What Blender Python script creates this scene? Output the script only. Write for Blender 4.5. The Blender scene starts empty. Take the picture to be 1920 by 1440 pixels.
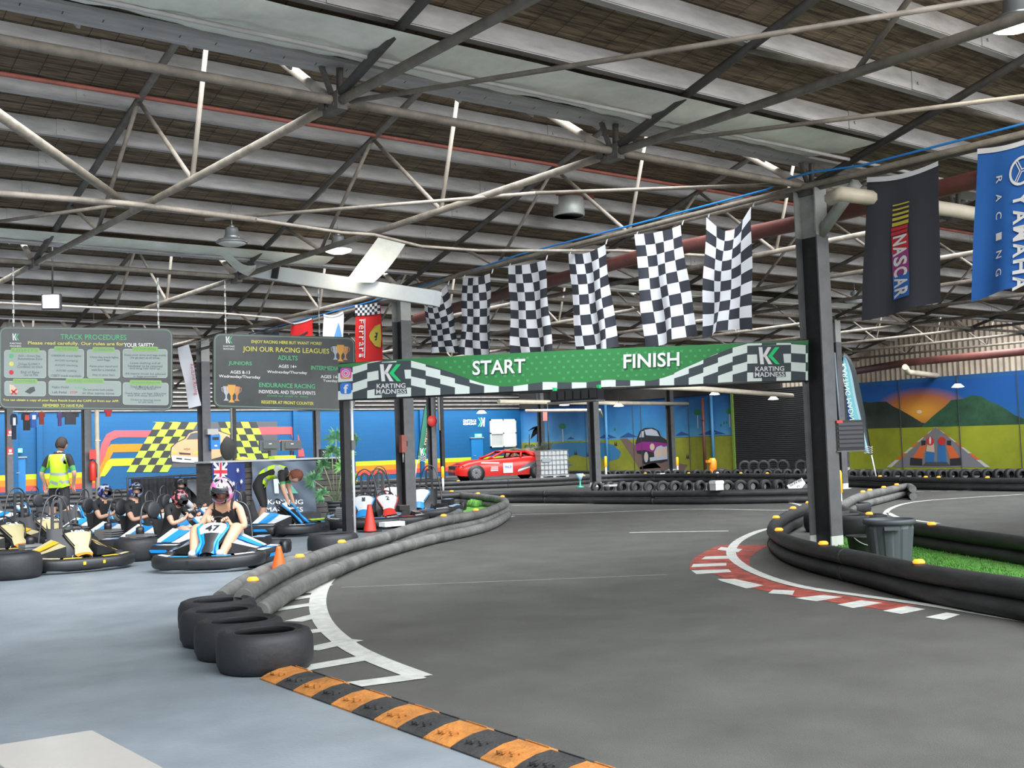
import bpy, bmesh, math, random
from mathutils import Vector, Matrix, Euler, noise
random.seed(7)
SC = bpy.context.scene
COL = SC.collection
PI = math.pi
# ------------------------------------------------------------------ camera
F_PX, HEAD, CAMH = 2126.7, math.radians(52.149), 1.3
ROLL = math.atan(0.034)
PITCH = math.atan((841.56 - 720) * math.cos(ROLL) / F_PX)
FWD = Vector((math.cos(HEAD) * math.cos(PITCH), math.sin(HEAD) * math.cos(PITCH), math.sin(PITCH)))
_r0 = Vector((math.sin(HEAD), -math.cos(HEAD), 0)); _u0 = _r0.cross(FWD)
RGT = _r0 * math.cos(ROLL) - _u0 * math.sin(ROLL)
UPV = _r0 * math.sin(ROLL) + _u0 * math.cos(ROLL)
EYE = Vector((0, 0, CAMH))
cd = bpy.data.cameras.new('camera'); cam = bpy.data.objects.new('camera', cd); COL.objects.link(cam)
cam.matrix_world = Matrix(((RGT.x, UPV.x, -FWD.x, 0), (RGT.y, UPV.y, -FWD.y, 0), (RGT.z, UPV.z, -FWD.z, CAMH), (0, 0, 0, 1)))
cd.sensor_width = 36; cd.lens = F_PX / 1920 * 36; cd.clip_start = 0.05; cd.clip_end = 300
SC.camera = cam
# ------------------------------------------------------------------ world, lights, exposure
SC.view_settings.view_transform = 'Standard'; SC.view_settings.look = 'None'
SC.view_settings.gamma = 1; SC.view_settings.use_curve_mapping = False
SC.view_settings.exposure = 0.12
SC.cycles.max_bounces = 6; SC.cycles.diffuse_bounces = 4; SC.cycles.glossy_bounces = 2
SC.cycles.transmission_bounces = 4; SC.cycles.sample_clamp_indirect = 4
SC.cycles.caustics_reflective = False; SC.cycles.caustics_refractive = False
w = bpy.data.worlds.new('world'); SC.world = w; w.use_nodes = True
w.node_tree.nodes['Background'].inputs[0].default_value = (0.86, 0.93, 1.0, 1)
w.node_tree.nodes['Background'].inputs[1].default_value = 1.2
X0, DX, Y0, DY, ZT = 11.307, 13.043, 8.521, 9.316, 4.335   # column grid, truss height
XE, YB, XW, YW = 38.6, 49.0, -9.0, -6.0                     # end wall, back wall, side wall, near wall
def area(name, loc, rot, sx, sy, power, color=(1, 1, 1)):
    l = bpy.data.lights.new(name, 'AREA'); l.shape = 'RECTANGLE'; l.size = sx; l.size_y = sy
    l.energy = power; l.color = color; l.spread = math.radians(125)
    o = bpy.data.objects.new(name, l); COL.objects.link(o); o.location = loc; o.rotation_euler = rot
    return o
DAY = 23.0     # watts per square metre of skylight
for k in range(-2, 5):
    yv = Y0 + DY * k
    yc = yv + 1.42
    area('skylight', ((XE + XW) / 2, yc + .10, ZT + .28 + .95 - .12), (math.radians(34.5), 0, 0), XE - XW - 1, 2.6, DAY * (XE - XW - 1) * 2.6, (0.93, 0.97, 1.0))
# added fill light behind the viewer for assumed daylight, brightens lining and flags
fd = area('front_fill', (12, YW + .35, 3.1), (math.radians(82), 0, 0), 30, 3.2, 900, (1, .98, .95)); fd.data.spread = PI
# ------------------------------------------------------------------ helpers
def ray(px, py): return FWD * F_PX + RGT * (px - 960) - UPV * (py - 720)
def G(px, py, z=0.0):
    v = ray(px, py); return EYE + v * ((z - CAMH) / v.z)
def atX(x, px, py):
    v = ray(px, py); return EYE + v * (x / v.x)
def atY(y, px, py):
    v = ray(px, py); return EYE + v * (y / v.y)
def atD(d, px, py):
    v = ray(px, py); return EYE + v * (d / F_PX)
def over(p, px, py):
    """point above ground spot p at the height where the sight line passes nearest to it"""
    v = ray(px, py); t = (v.x * p.x + v.y * p.y) / (v.x ** 2 + v.y ** 2); return EYE + v * t
MATS = {}
def mat(name, col, rough=.6, metal=0., var=0., vscale=3., bump=0., bscale=30., emit=0., spec=.5, stretch=None, col2=None, trans=0.):
    if name in MATS: return MATS[name]
    m = bpy.data.materials.new(name); MATS[name] = m; m.use_nodes = True
    nt = m.node_tree; b = nt.nodes['Principled BSDF']; L = nt.links
    b.inputs['Base Color'].default_value = (*col, 1); b.inputs['Roughness'].default_value = rough
    b.inputs['Metallic'].default_value = metal; b.inputs['Specular IOR Level'].default_value = spec
    if trans: b.inputs['Transmission Weight'].default_value = trans
    if emit:
        b.inputs['Emission Color'].default_value = (*col, 1); b.inputs['Emission Strength'].default_value = emit
    if var or bump:
        tc = nt.nodes.new('ShaderNodeTexCoord'); mp = nt.nodes.new('ShaderNodeMapping')
        L.new(tc.outputs['Object'], mp.inputs[0])
        if stretch: mp.inputs['Scale'].default_value = stretch
        if var:
            n = nt.nodes.new('ShaderNodeTexNoise'); n.inputs['Scale'].default_value = vscale; n.inputs['Detail'].default_value = 6
            n.inputs['Roughness'].default_value = .65
            L.new(mp.outputs[0], n.inputs['Vector'])
            r = nt.nodes.new('ShaderNodeValToRGB'); r.color_ramp.elements[0].position = .3; r.color_ramp.elements[1].position = .7
            c2 = col2 or tuple(min(1, c * (1 + var)) for c in col); c1 = tuple(c * (1 - var) for c in col)
            r.color_ramp.elements[0].color = (*c1, 1); r.color_ramp.elements[1].color = (*c2, 1)
            L.new(n.outputs[0], r.inputs[0]); L.new(r.outputs[0], b.inputs['Base Color'])
        if bump:
            n2 = nt.nodes.new('ShaderNodeTexNoise'); n2.inputs['Scale'].default_value = bscale; n2.inputs['Detail'].default_value = 4
            L.new(mp.outputs[0], n2.inputs['Vector'])
            bp = nt.nodes.new('ShaderNodeBump'); bp.inputs['Strength'].default_value = bump; bp.inputs['Distance'].default_value = .02
            L.new(n2.outputs[0], bp.inputs['Height']); L.new(bp.outputs[0], b.inputs['Normal'])
    return m
class MB:
    """collects shapes for ONE mesh object"""
    def __init__(s): s.v = []; s.f = []; s.mi = []; s.mats = []; s.sm = []
    def m(s, mt):
        if mt not in s.mats: s.mats.append(mt)
        return s.mats.index(mt)
    def add(s, vs, fs, mt=None, smooth=False):
        o = len(s.v); s.v += [tuple(p) for p in vs]; i = s.m(mt) if mt else 0
        for f in fs: s.f.append(tuple(a + o for a in f)); s.mi.append(i); s.sm.append(smooth)
        return s
    def box(s, c, d, mt=None, rz=0, M=None, taper=1.0):
        hx, hy, hz = d[0] / 2, d[1] / 2, d[2] / 2
        vs = [Vector((sx * hx * (taper if sz > 0 else 1), sy * hy * (taper if sz > 0 else 1), sz * hz)) for sz in (-1, 1) for sx, sy in ((-1, -1), (1, -1), (1, 1), (-1, 1))]
        R_ = M if M else Matrix.Rotation(rz, 3, 'Z')
        vs = [R_ @ p + Vector(c) for p in vs]
        return s.add(vs, [(0, 3, 2, 1), (4, 5, 6, 7), (0, 1, 5, 4), (1, 2, 6, 5), (2, 3, 7, 6), (3, 0, 4, 7)], mt)
    def tube(s, pts, r, mt=None, n=8, closed=False, caps=True, smooth=True):
        pts = [Vector(p) for p in pts]; N = len(pts)
        rs = r if isinstance(r, (list, tuple)) else [r] * N
        vs = []; up = None
        for i, p in enumerate(pts):
            a = pts[i - 1] if (i or closed) else p; b = pts[(i + 1) % N] if (i < N - 1 or closed) else p
            t = (b - a).normalized() if (b - a).length > 1e-9 else Vector((0, 0, 1))
            if up is None: up = Vector((0, 0, 1)) if abs(t.z) < .9 else Vector((1, 0, 0))
            sd = t.cross(up)
            if sd.length < 1e-6: sd = t.cross(Vector((0, 1, 0)))
            sd.normalize(); up = sd.cross(t).normalized()
            for k in range(n):
                q = 2 * PI * (k + .5) / n; vs.append(p + (sd * math.cos(q) + up * math.sin(q)) * rs[i])
        fs = []
        for i in range(N if closed else N - 1):
            j = (i + 1) % N
            for k in range(n): fs.append((i * n + k, i * n + (k + 1) % n, j * n + (k + 1) % n, j * n + k))
        s.add(vs, fs, mt, smooth)
        if caps and not closed:
            o = len(s.v) - len(vs); i = s.m(mt) if mt else 0
            s.f.append(tuple(o + k for k in range(n))[::-1]); s.mi.append(i); s.sm.append(False)
            s.f.append(tuple(o + (N - 1) * n + k for k in range(n))); s.mi.append(i); s.sm.append(False)
        return s
    def lathe(s, prof, c=(0, 0, 0), mt=None, n=24, M=None, smooth=True, close=False):
        vs = []; c = Vector(c)
        for r, z in prof:
            for k in range(n):
                q = 2 * PI * k / n; p = Vector((r * math.cos(q), r * math.sin(q), z)); vs.append((M @ p if M else p) + c)
        fs = []; K = len(prof)
        for i in range(K if close else K - 1):
            j = (i + 1) % K
            for k in range(n): fs.append((i * n + k, i * n + (k + 1) % n, j * n + (k + 1) % n, j * n + k))
        if not close:
            if prof[0][0] > 1e-6: fs.append(tuple(range(n))[::-1])
            if prof[-1][0] > 1e-6: fs.append(tuple((K - 1) * n + k for k in range(n)))
        return s.add(vs, fs, mt, smooth)
    def prism(s, poly, h0, h1, mt=None, T=None):
        """2-D outline (a, b) given depth from h0 to h1; T maps (a, b, h) to a point"""
        T = T or (lambda a, b, h: (a, b, h)); n = len(poly)
        vs = [T(a, b, h0) for a, b in poly] + [T(a, b, h1) for a, b in poly]
        fs = [tuple(range(n))[::-1], tuple(range(n, 2 * n))] + [(i, (i + 1) % n, n + (i + 1) % n, n + i) for i in range(n)]
        return s.add(vs, fs, mt)
    def grid(s, nu, nv, fn, mt=None, smooth=True, matfn=None):
        vs = [fn(i / nu, j / nv) for j in range(nv + 1) for i in range(nu + 1)]; o = len(s.v)
        s.v += [tuple(p) for p in vs]
        for j in range(nv):
            for i in range(nu):
                a = o + j * (nu + 1) + i; s.f.append((a, a + 1, a + nu + 2, a + nu + 1))
                s.mi.append(s.m(matfn(i, j)) if matfn else (s.m(mt) if mt else 0)); s.sm.append(smooth)
        return s
    def build(s, name, mt=None, parent=None, loc=None):
        me = bpy.data.meshes.new(name); me.from_pydata(s.v, [], s.f)
        if s.mats:
            for q in s.mats: me.materials.append(q)
            me.polygons.foreach_set('material_index', s.mi)
        elif mt: me.materials.append(mt)
        me.polygons.foreach_set('use_smooth', s.sm)
        me.validate(); me.update()
        bm = bmesh.new(); bm.from_mesh(me); bmesh.ops.recalc_face_normals(bm, faces=bm.faces); bm.to_mesh(me); bm.free()
        o = bpy.data.objects.new(name, me); COL.objects.link(o)
        if parent: o.parent = parent
        if loc is not None: o.location = loc
        return o
def tag(o, label=None, cat=None, group=None, kind=None):
    if label: o['label'] = label
    if cat: o['category'] = cat
    if group: o['group'] = group
    if kind: o['kind'] = kind
    return o
def empty(name, loc=(0, 0, 0), rz=0., label=None, cat=None, group=None, kind=None):
    o = bpy.data.objects.new(name, None); COL.objects.link(o); o.empty_display_size = .1
    o.location = loc; o.rotation_euler = (0, 0, rz); return tag(o, label, cat, group, kind)
def copy_tree(o, parent=None):
    c = o.copy(); COL.objects.link(c)
    if parent: c.parent = parent
    for ch in o.children: copy_tree(ch, c)
    return c
_tx = {}
def text_geo(t, size=1., bold=0., sx=1.):
    """letters as flat faces, centred on (0, 0)"""
    k = (t, bold)
    if k not in _tx:
        c = bpy.data.curves.new('t', 'FONT'); c.body = t; c.size = 1; c.align_x = 'CENTER'; c.align_y = 'CENTER'; c.resolution_u = 3
        c.offset = bold; c.fill_mode = 'BOTH'
        o = bpy.data.objects.new('t', c); COL.objects.link(o); dg = bpy.context.evaluated_depsgraph_get(); dg.update()
        me = bpy.data.meshes.new_from_object(o.evaluated_get(dg))
        vs = [(v.co.x, v.co.y) for v in me.vertices]; fs = [tuple(p.vertices) for p in me.polygons]
        if vs:
            x0, x1 = min(v[0] for v in vs), max(v[0] for v in vs); y0, y1 = min(v[1] for v in vs), max(v[1] for v in vs)
            vs = [(x - (x0 + x1) / 2, y - (y0 + y1) / 2) for x, y in vs]
            _tx[k] = (vs, fs, x1 - x0, y1 - y0)
        bpy.data.objects.remove(o); bpy.data.curves.remove(c); bpy.data.meshes.remove(me)
    vs, fs, wd, ht = _tx[k]
    return [(x * size * sx, y * size) for x, y in vs], fs, wd * size * sx, ht * size
def put_text(mb, t, mt, T, cx, cy, w=None, h=None, bold=.012, h_off=.004, rot=0.):
    """fit the text into width w and height h around (cx, cy) of the sign plane, T(a, b, h) gives the point"""
    vs, fs, tw, th = text_geo(t, 1, bold)
    kx = (w / tw) if w else None; ky = (h / th) if h else None
    if kx is None: kx = ky
    if ky is None: ky = kx
    c, s_ = math.cos(rot), math.sin(rot)
    out = []
    for x, y in vs:
        x *= kx; y *= ky; out.append(T(cx + c * x - s_ * y, cy + s_ * x + c * y, h_off))
    mb.add(out, fs, mt)
def catmull(pts, n=8, closed=False):
    P = [Vector(p) for p in pts]; out = []; N = len(P)
    for i in range(N if closed else N - 1):
        a = P[(i - 1) % N] if (closed or i) else P[0]; b = P[i]; c = P[(i + 1) % N]; d = P[(i + 2) % N] if (closed or i < N - 2) else P[-1]
        for k in range(n):
            t = k / n; out.append(.5 * ((2 * b) + (c - a) * t + (2 * a - 5 * b + 4 * c - d) * t * t + (3 * b - a - 3 * c + d) * t ** 3))
    if not closed: out.append(P[-1])
    return out
def resample(pts, d):
    out = [pts[0].copy()]; acc = 0
    for a, b in zip(pts, pts[1:]):
        L = (b - a).length
        while acc + L >= d:
            t = (d - acc) / L; a = a.lerp(b, t); out.append(a.copy()); L = (b - a).length; acc = 0
        acc += L
    return out
ORD = ['first', 'second', 'third', 'fourth', 'fifth', 'sixth', 'seventh', 'eighth', 'ninth', 'tenth', 'eleventh', 'twelfth', 'thirteenth', 'fourteenth', 'fifteenth', 'sixteenth', 'seventeenth', 'eighteenth', 'nineteenth', 'twentieth']
WHITE = mat('white', (.8, .8, .8), .5); BLACK = mat('black', (.02, .02, .022), .5)
# ================================================================== the hall
ASPH = mat('asphalt', (.092, .091, .085), .62, var=.2, vscale=1.6, bump=.35, bscale=140, spec=.35)
PIT = mat('pit_floor_paint', (.20, .232, .26), .42, var=.2, vscale=1.4, bump=.1, bscale=60, spec=.4)
LINE = mat('line_paint', (.50, .51, .48), .7, var=.22, vscale=9)
REDP = mat('red_kerb_paint', (.27, .055, .04), .7, var=.6, vscale=7)
def flat(poly, z, mt, mb): mb.add([(p[0], p[1], z) for p in poly], [tuple(range(len(poly)))], mt)
fl = MB().box(((XE + XW) / 2 + 2, (YB + YW) / 2, -.1), (XE - XW + 8, YB - YW + 4, .2)).build('floor', ASPH); tag(fl, kind='structure')
# pit lane: grey-blue painted slab left of the barrier and the humps
pb = [G(*p) for p in ((1175, 1470), (960, 1436), (760, 1370), (560, 1290), (480, 1255), (430, 1180), (470, 1125), (560, 1085), (640, 1050), (720, 1020), (800, 1000), (880, 975), (850, 950), (760, 950))]
pp = [(p.x, p.y) for p in pb] + [(13.5, 23), (10, 24.5), (-6, 24.5), (XW + .2, 18), (XW + .2, YW + .3), (3.2, YW + .3), (3.4, 2.5)]
m = MB(); m.add([(x, y, .004) for x, y in pp], [tuple(range(len(pp)))], PIT); m.build('painted_floor', PIT, fl)
pt = MB()
def ribbon(px, w, mb, mt=LINE, z=.004, n=6, w2=None, base=0.):
    P = catmull([G(*p, base) for p in px], n)
    N = len(P); vs = []
    for i, p in enumerate(P):
        t = (P[min(i + 1, N - 1)] - P[max(i - 1, 0)]); t.z = 0; t.normalize(); nrm = Vector((-t.y, t.x, 0))
        ww = w if w2 is None else w + (w2 - w) * i / (N - 1)
        vs += [p + nrm * ww / 2, p - nrm * ww / 2]
    mb.add([(v.x, v.y, z) for v in vs], [(2 * i, 2 * i + 1, 2 * i + 3, 2 * i + 2) for i in range(N - 1)], mt)
# left marking: curved line with rungs
l1 = MB(); ribbon([(960, 968), (900, 982), (800, 1003), (720, 1028), (650, 1062), (612, 1090), (596, 1125), (605, 1165), (645, 1205), (700, 1235), (790, 1270)], .15, l1)
l1.build('painted_line', LINE, fl)
for a, b in (((572, 1113), (610, 1097)), ((545, 1124), (596, 1117)), ((510, 1145), (590, 1133)), ((550, 1166), (598, 1154)), ((575, 1186), (625, 1180)), ((580, 1219), (665, 1200)), ((560, 1256), (705, 1231)), ((660, 1285), (790, 1268))):
    q = MB(); ribbon([a, b], .17, q, n=1, z=.0045); q.build('painted_line', LINE, fl)
# right kerb: white line, red patches and white blocks
q = MB(); ribbon([(1520, 985), (1440, 992), (1392, 1010), (1372, 1030), (1378, 1050), (1420, 1075), (1500, 1100), (1620, 1118), (1760, 1138), (1940, 1168)], .12, q, w2=.10); q.build('painted_line', LINE, fl)
q = MB(); ribbon([(1395, 1022), (1355, 1045), (1350, 1068)], .62, q, REDP, .002); q.build('kerb_paint', REDP, fl)
q = MB(); ribbon([(1350, 1066), (1420, 1094), (1500, 1112), (1600, 1127), (1690, 1140)], .34, q, REDP, .0022); q.build('kerb_paint', REDP, fl)
for q_ in ([(1392, 1030), (1352, 1026), (1345, 1031), (1384, 1036)], [(1372, 1042), (1322, 1044), (1315, 1049), (1370, 1048)], [(1362, 1056), (1300, 1058), (1296, 1064), (1362, 1061)], [(1366, 1068), (1296, 1070), (1306, 1077), (1372, 1073)],
           [(1432, 1098), (1378, 1086), (1345, 1086), (1352, 1090), (1400, 1104)], [(1490, 1108), (1450, 1106), (1440, 1113), (1486, 1116)], [(1580, 1120), (1545, 1116), (1490, 1122), (1530, 1128)], [(1655, 1131), (1615, 1126), (1570, 1134), (1600, 1141)],
           [(1735, 1143), (1700, 1137), (1655, 1146), (1690, 1152)], [(1800, 1153), (1775, 1149), (1735, 1158), (1770, 1163)]):
    q = MB(); P_ = [G(*c_) for c_ in q_]; q.add([(p.x, p.y, .0032) for p in P_], [tuple(range(len(P_)))], LINE); q.build('kerb_paint', LINE, fl)
# far dashes, arc and lane lines
for px in ([(960, 965), (1100, 962), (1300, 955), (1470, 957), (1500, 952)], [(960, 948), (1200, 943), (1420, 938), (1492, 945), (1510, 956)], [(1180, 999), (1366, 996)], [(1660, 965), (1668, 955), (1700, 944), (1760, 937), (1920, 927)], [(1665, 962), (1690, 972), (1760, 982)], [(640, 1102), (900, 1092), (1250, 1078)]):
    q = MB(); ribbon(px, .09 if px[0][0] != 640 else .012, q); q.build('painted_line', LINE, fl)
for k in range(7):
    x = 1715 + k * 30; q = MB(); ribbon([(x, 922 - k * .5), (x + 18, 921.5 - k * .5)], .09, q, n=1); q.build('painted_line', LINE, fl)
# --- walls
BRK = {}
def brickmat(name, col, mortar=.9):
    m = mat(name, col, .55, spec=.4); nt = m.node_tree; b = nt.nodes['Principled BSDF']
    tc = nt.nodes.new('ShaderNodeTexCoord'); sp = nt.nodes.new('ShaderNodeSeparateXYZ'); cb = nt.nodes.new('ShaderNodeCombineXYZ')
    ad = nt.nodes.new('ShaderNodeMath'); ad.operation = 'ADD'
    nt.links.new(tc.outputs['Object'], sp.inputs[0]); nt.links.new(sp.outputs[0], ad.inputs[0]); nt.links.new(sp.outputs[1], ad.inputs[1])
    nt.links.new(ad.outputs[0], cb.inputs[0]); nt.links.new(sp.outputs[2], cb.inputs[1])
    br = nt.nodes.new('ShaderNodeTexBrick'); br.inputs['Scale'].default_value = 1; br.inputs['Brick Width'].default_value = .46; br.inputs['Row Height'].default_value = .2
    br.inputs['Mortar Size'].default_value = .012
    c2 = tuple(c * .95 for c in col); br.inputs['Color1'].default_value = (*col, 1); br.inputs['Color2'].default_value = (*c2, 1)
    br.inputs['Mortar'].default_value = (*tuple(c * .88 for c in col), 1)
    nt.links.new(cb.outputs[0], br.inputs['Vector']); nt.links.new(br.outputs[0], b.inputs['Base Color']); return m
BLUE = brickmat('blue_wall_paint', (.004, .088, .225))
BLUE2 = mat('mural_paint', (.02, .12, .34), .6)
DARKW = mat('dark_wall', (.03, .026, .023), .8, var=.3)
ASPH.node_tree.nodes['Principled BSDF'].inputs['Roughness'].default_value = .55
GREYW = mat('grey_wall', (.35, .34, .32), .8, var=.1)
Zw = 3.45
wl = MB().box(((XE + XW) / 2, YB + .1, Zw / 2), (XE - XW, .2, Zw)).build('wall_left', BLUE); tag(wl, kind='structure')
MB().box(((XE + XW) / 2, YB + .12, (Zw + 7) / 2), (XE - XW, .2, 7 - Zw)).build('upper_cladding', DARKW, wl)
for k in range(9): MB().box(((XE + XW) / 2, YB - .03, Zw + .06 + k * .2), (XE - XW, .06, .06)).build('girt', mat('girt_grey', (.2, .19, .175), .7, var=.3), wl)
wb = MB().box((XE + .1, (YB + YW) / 2, Zw / 2), (.2, YB - YW, Zw)).build('wall_back', BLUE2); tag(wb, kind='structure')
MB().box((XW - .1, (YB + YW) / 2, 3.5), (.2, YB - YW, 7)).build('wall_near_side', GREYW); bpy.data.objects['wall_near_side'].name = 'wall_right'
tag(bpy.data.objects['wall_right'], kind='structure')
tag(MB().box(((XE + XW) / 2, YW - .1, 3.5), (XE - XW, .2, 7)).build('wall_front', GREYW), kind='structure')
w2 = empty('window_added', (12, YW + .02, 3.1), kind='structure')  # unseen window strip, added to go with the front fill light
for i in range(10): MB().box((-13.5 + 3 * i, 0, 0), (2.9, .02, 3.1)).build('pane', mat('front_pane', (.7, .75, .78), .2), w2)
MB().box((0, 0, 1.62), (30.2, .08, .1)).box((0, 0, -1.62), (30.2, .08, .1)).build('window_frame', PURL_ if False else GREYW, w2)
# pilasters on the blue wall
for px in (72, 62):
    pass
for px in (27, 73, 553, 660, 790, 812):
    p = atY(YB, px, 850); MB().box((p.x, YB - .06, Zw / 2), (.22, .14, Zw)).build('pilaster', BLUE, wl)
# --- roof: saw-tooth bays
SARK = mat('straw_sarking', (.13, .095, .065), .85, var=.8, vscale=6, bump=.7, bscale=18, stretch=(.3, 5, 5), col2=(.36, .27, .18))
PURL = mat('purlin_white', (.44, .42, .41), .7, var=.28, vscale=2.5, stretch=(.6, 3, 3))
NET = mat('wire_netting', (.035, .032, .03), .6)
GLZ = mat('skylight_glazing', (.75, .82, .86), .35, trans=.6)
RUST = mat('red_pipe', (.30, .085, .06), .55, var=.25)
AP = 2.75; ZA = 6.2; ML = (ZA - ZT - .05) / (DY - AP)
def rz_(yr): return ZA - ML * (yr - AP)
for k in range(-1, 5):
    yv = Y0 + DY * k
    yend = min(yv + DY, YB) - yv
    dk = MB().box((0, 0, 0), (0.01, .01, .01))
    dk = MB()
    a, b = AP - .1, yend
    x0, x1 = XW, XE
    dk.add([(x0, yv + a, rz_(a) + .27), (x1, yv + a, rz_(a) + .27), (x1, yv + b, rz_(b) + .27), (x0, yv + b, rz_(b) + .27),
            (x0, yv + a, rz_(a) + .35), (x1, yv + a, rz_(a) + .35), (x1, yv + b, rz_(b) + .35), (x0, yv + b, rz_(b) + .35)],
           [(0, 1, 2, 3), (7, 6, 5, 4), (0, 4, 5, 1), (2, 6, 7, 3), (1, 5, 6, 2), (0, 3, 7, 4)])
    ce = dk.build('ceiling', SARK); tag(ce, kind='structure')
    # netting under the straw (near bays only can be seen)
    if k in (-1, 0, 1):
        n = MB(); xs = -2 if k < 1 else 0
        for i in range(int((22 - xs) / .3)):
            x = xs + i * .3; n.add([(x - .004, yv + a, rz_(a) + .255), (x + .004, yv + a, rz_(a) + .255), (x + .004, yv + b, rz_(b) + .255), (x - .004, yv + b, rz_(b) + .255)], [(0, 1, 2, 3)])
        for j in range(int((b - a) / .3)):
            y = a + .3 * j; n.add([(xs, yv + y, rz_(y) + .254), (22, yv + y, rz_(y) + .254), (22, yv + y + .008, rz_(y) + .252), (xs, yv + y + .008, rz_(y) + .252)], [(0, 1, 2, 3)])
        tag(n.build('wire_netting', NET, ce), kind='stuff')
    for yr in (3.05, 4.15, 5.07, 5.87, 6.67, 7.47, 8.27):
        if yr > yend - .1: continue
        pm = MB(); zc = rz_(yr) + .13
        segs = 0; x = x0 + .02
        pm.box(((x0 + x1) / 2, yv + yr, zc + .02), (x1 - x0 - .1, .03, .19)); pm.box(((x0 + x1) / 2, yv + yr + .04, zc - .075), (x1 - x0 - .1, .09, .02))
        pu = pm.build('purlin', PURL, ce)
        j = MB()
        for i in range(8): j.box((X0 + 6.52 * (i - 2) - .4, yv + yr - .02, zc + .02), (.5, .012, .2)).tube([(X0 + 6.52 * (i - 2) - .55, yv + yr - .03, zc), (X0 + 6.52 * (i - 2) - .55, yv + yr - .045, zc)], .018, n=6)
        j.build('splice_plate', PURL, pu)
    # glazing slope with bars
    g = MB(); g.add([(x0, yv + .25, ZT + .35), (x1, yv + .25, ZT + .35), (x1, yv + AP, ZA + .3), (x0, yv + AP, ZA + .3)], [(0, 1, 2, 3)])
    gz = g.build('skylight_pane', GLZ, ce)
    gb = MB()
    for i in range(int((x1 - x0) / .9)): gb.tube([(x0 + i * .9, yv + .25, ZT + .33), (x0 + i * .9, yv + AP, ZA + .28)], .018, n=4)
    tag(gb.build('glazing_bar', PURL, ce), kind='stuff')
    # red sprinkler pipe under the slope
    yr = 4.66
    MB().tube([(x0, yv + yr, rz_(yr) - .02), (x1, yv + yr, rz_(yr) - .02)], .028, n=8).build('red_pipe', RUST, ce)
    yr = 8.7
    if yr < yend: MB().tube([(x0, yv + yr, rz_(yr) + .0), (x1, yv + yr, rz_(yr) + .0)], .02, n=8).build('conduit', PURL, ce)
    # valley gutter
    MB().box(((x0 + x1) / 2, yv + 0.0, ZT + .33), (x1 - x0, .34, .03)).build('valley_gutter', PURL, ce)
def hang(px, py, drop):
    """first point of the sight line that lies drop below the roof"""
    v = ray(px, py) / F_PX
    for i in range(30, 1600):
        p = EYE + v * (i * .03)
        if p.z > roof_z(p.y) - drop: return p
    return p
def roof_z(y):
    yr = (y - Y0) % DY
    return (ZT + .33 + (ZA - ZT - .05) * max(0, yr - .25) / (AP - .25)) if yr < AP else rz_(yr) + .27
# --- trusses
STL = mat('truss_steel', (.105, .095, .085), .6, var=.35, vscale=5)
STLP = mat('truss_pale', (.215, .185, .15), .6, var=.35, vscale=5)
STLW = mat('truss_cream', (.40, .35, .29), .6, var=.2, vscale=5)
TX = [X0 + 3.261 * i for i in range(-5, 9)]
def member(a, b, r, mt, parent, name):
    o = MB().tube([a, b], r, n=8).build(name, mt, parent)
    return o
proto = None
for k in range(-1, 5):
    yv = Y0 + DY * k
    for i, x in enumerate(TX):
        if x > XE - .2: continue
        if proto is None:
            tr = empty('roof_truss', (x, yv, ZT))
            def q(a, b, r, mt, nm, dx=0): member((dx, a[0], a[1] - ZT), (dx, b[0], b[1] - ZT), r, mt, tr, nm)
            q((0, ZT), (DY, ZT), .042, STLP, 'bottom_chord')
            q((AP, ZA), (DY - .1, ZT + .06), .045, STL, 'top_chord')
            q((0, ZT), (AP, ZA), .045, STLW, 'top_chord')
            for a, b, mt in (((2.6, ZA - .12), (3.17, ZT), STLW), ((3.17, ZT), (4.78, rz_(4.78)), STLP), ((4.78, rz_(4.78)), (6.34, ZT), STLP), ((6.34, ZT), (7.5, rz_(7.5)), STLP)):
                q(a, b, .027, mt, 'web_member')
            g = MB().box((0, 0, 0), (.1, .26, .16)).box((0, .12, .02), (.14, .1, .1)); g.tube([(.06, -.06, -.03), (-.06, -.06, -.03)], .02, n=6).tube([(.06, .06, -.03), (-.06, .06, -.03)], .02, n=6)
            g.build('gusset', STL, tr); proto = tr
        else:
            tr = copy_tree(proto); tr.location = (x, yv, ZT)
        row = ['row almost overhead', 'nearest whole row', 'second row back', 'third row back', 'fourth row back', 'row against the blue wall'][k + 1]
        tag(tr, 'grey steel pipe roof truss, %s from the left in the %s' % (ORD[i], row), 'roof truss', 'roof trusses')
# ================================================================== columns
COLP = mat('column_black', (.022, .022, .024), .45, var=.3, vscale=6); COLG = mat('column_grey', (.12, .122, .128), .5, var=.2, vscale=4)
COLT = mat('column_bare', (.36, .37, .35), .6, var=.2, vscale=4); COLW = mat('column_white_base', (.6, .6, .58), .6, var=.15)
def hcol(x, y, label, full=True, w=.22, d=.30, h=ZT - .02):
    t = empty('steel_column', (x, y, 0), 0, label, 'column', 'steel columns')
    for s in (-1, 1):
        fm = MB().box((0, s * d / 2, .07), (w, .018, .14), COLW).box((0, s * d / 2, 1.94), (w, .018, 3.6), COLG).box((0, s * d / 2, (3.74 + h) / 2), (w, .018, h - 3.74), COLT)
        fm.build('flange', None, t)
    MB().box((0, 0, .07), (.014, d, .14), COLP).box((0, 0, 1.94), (.014, d, 3.6), COLP).box((0, 0, (3.74 + h) / 2), (.014, d, h - 3.74), COLT).build('web', None, t)
    MB().box((0, 0, .008), (.34, .4, .016), COLW).build('base_plate', None, t)
    return t
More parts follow.
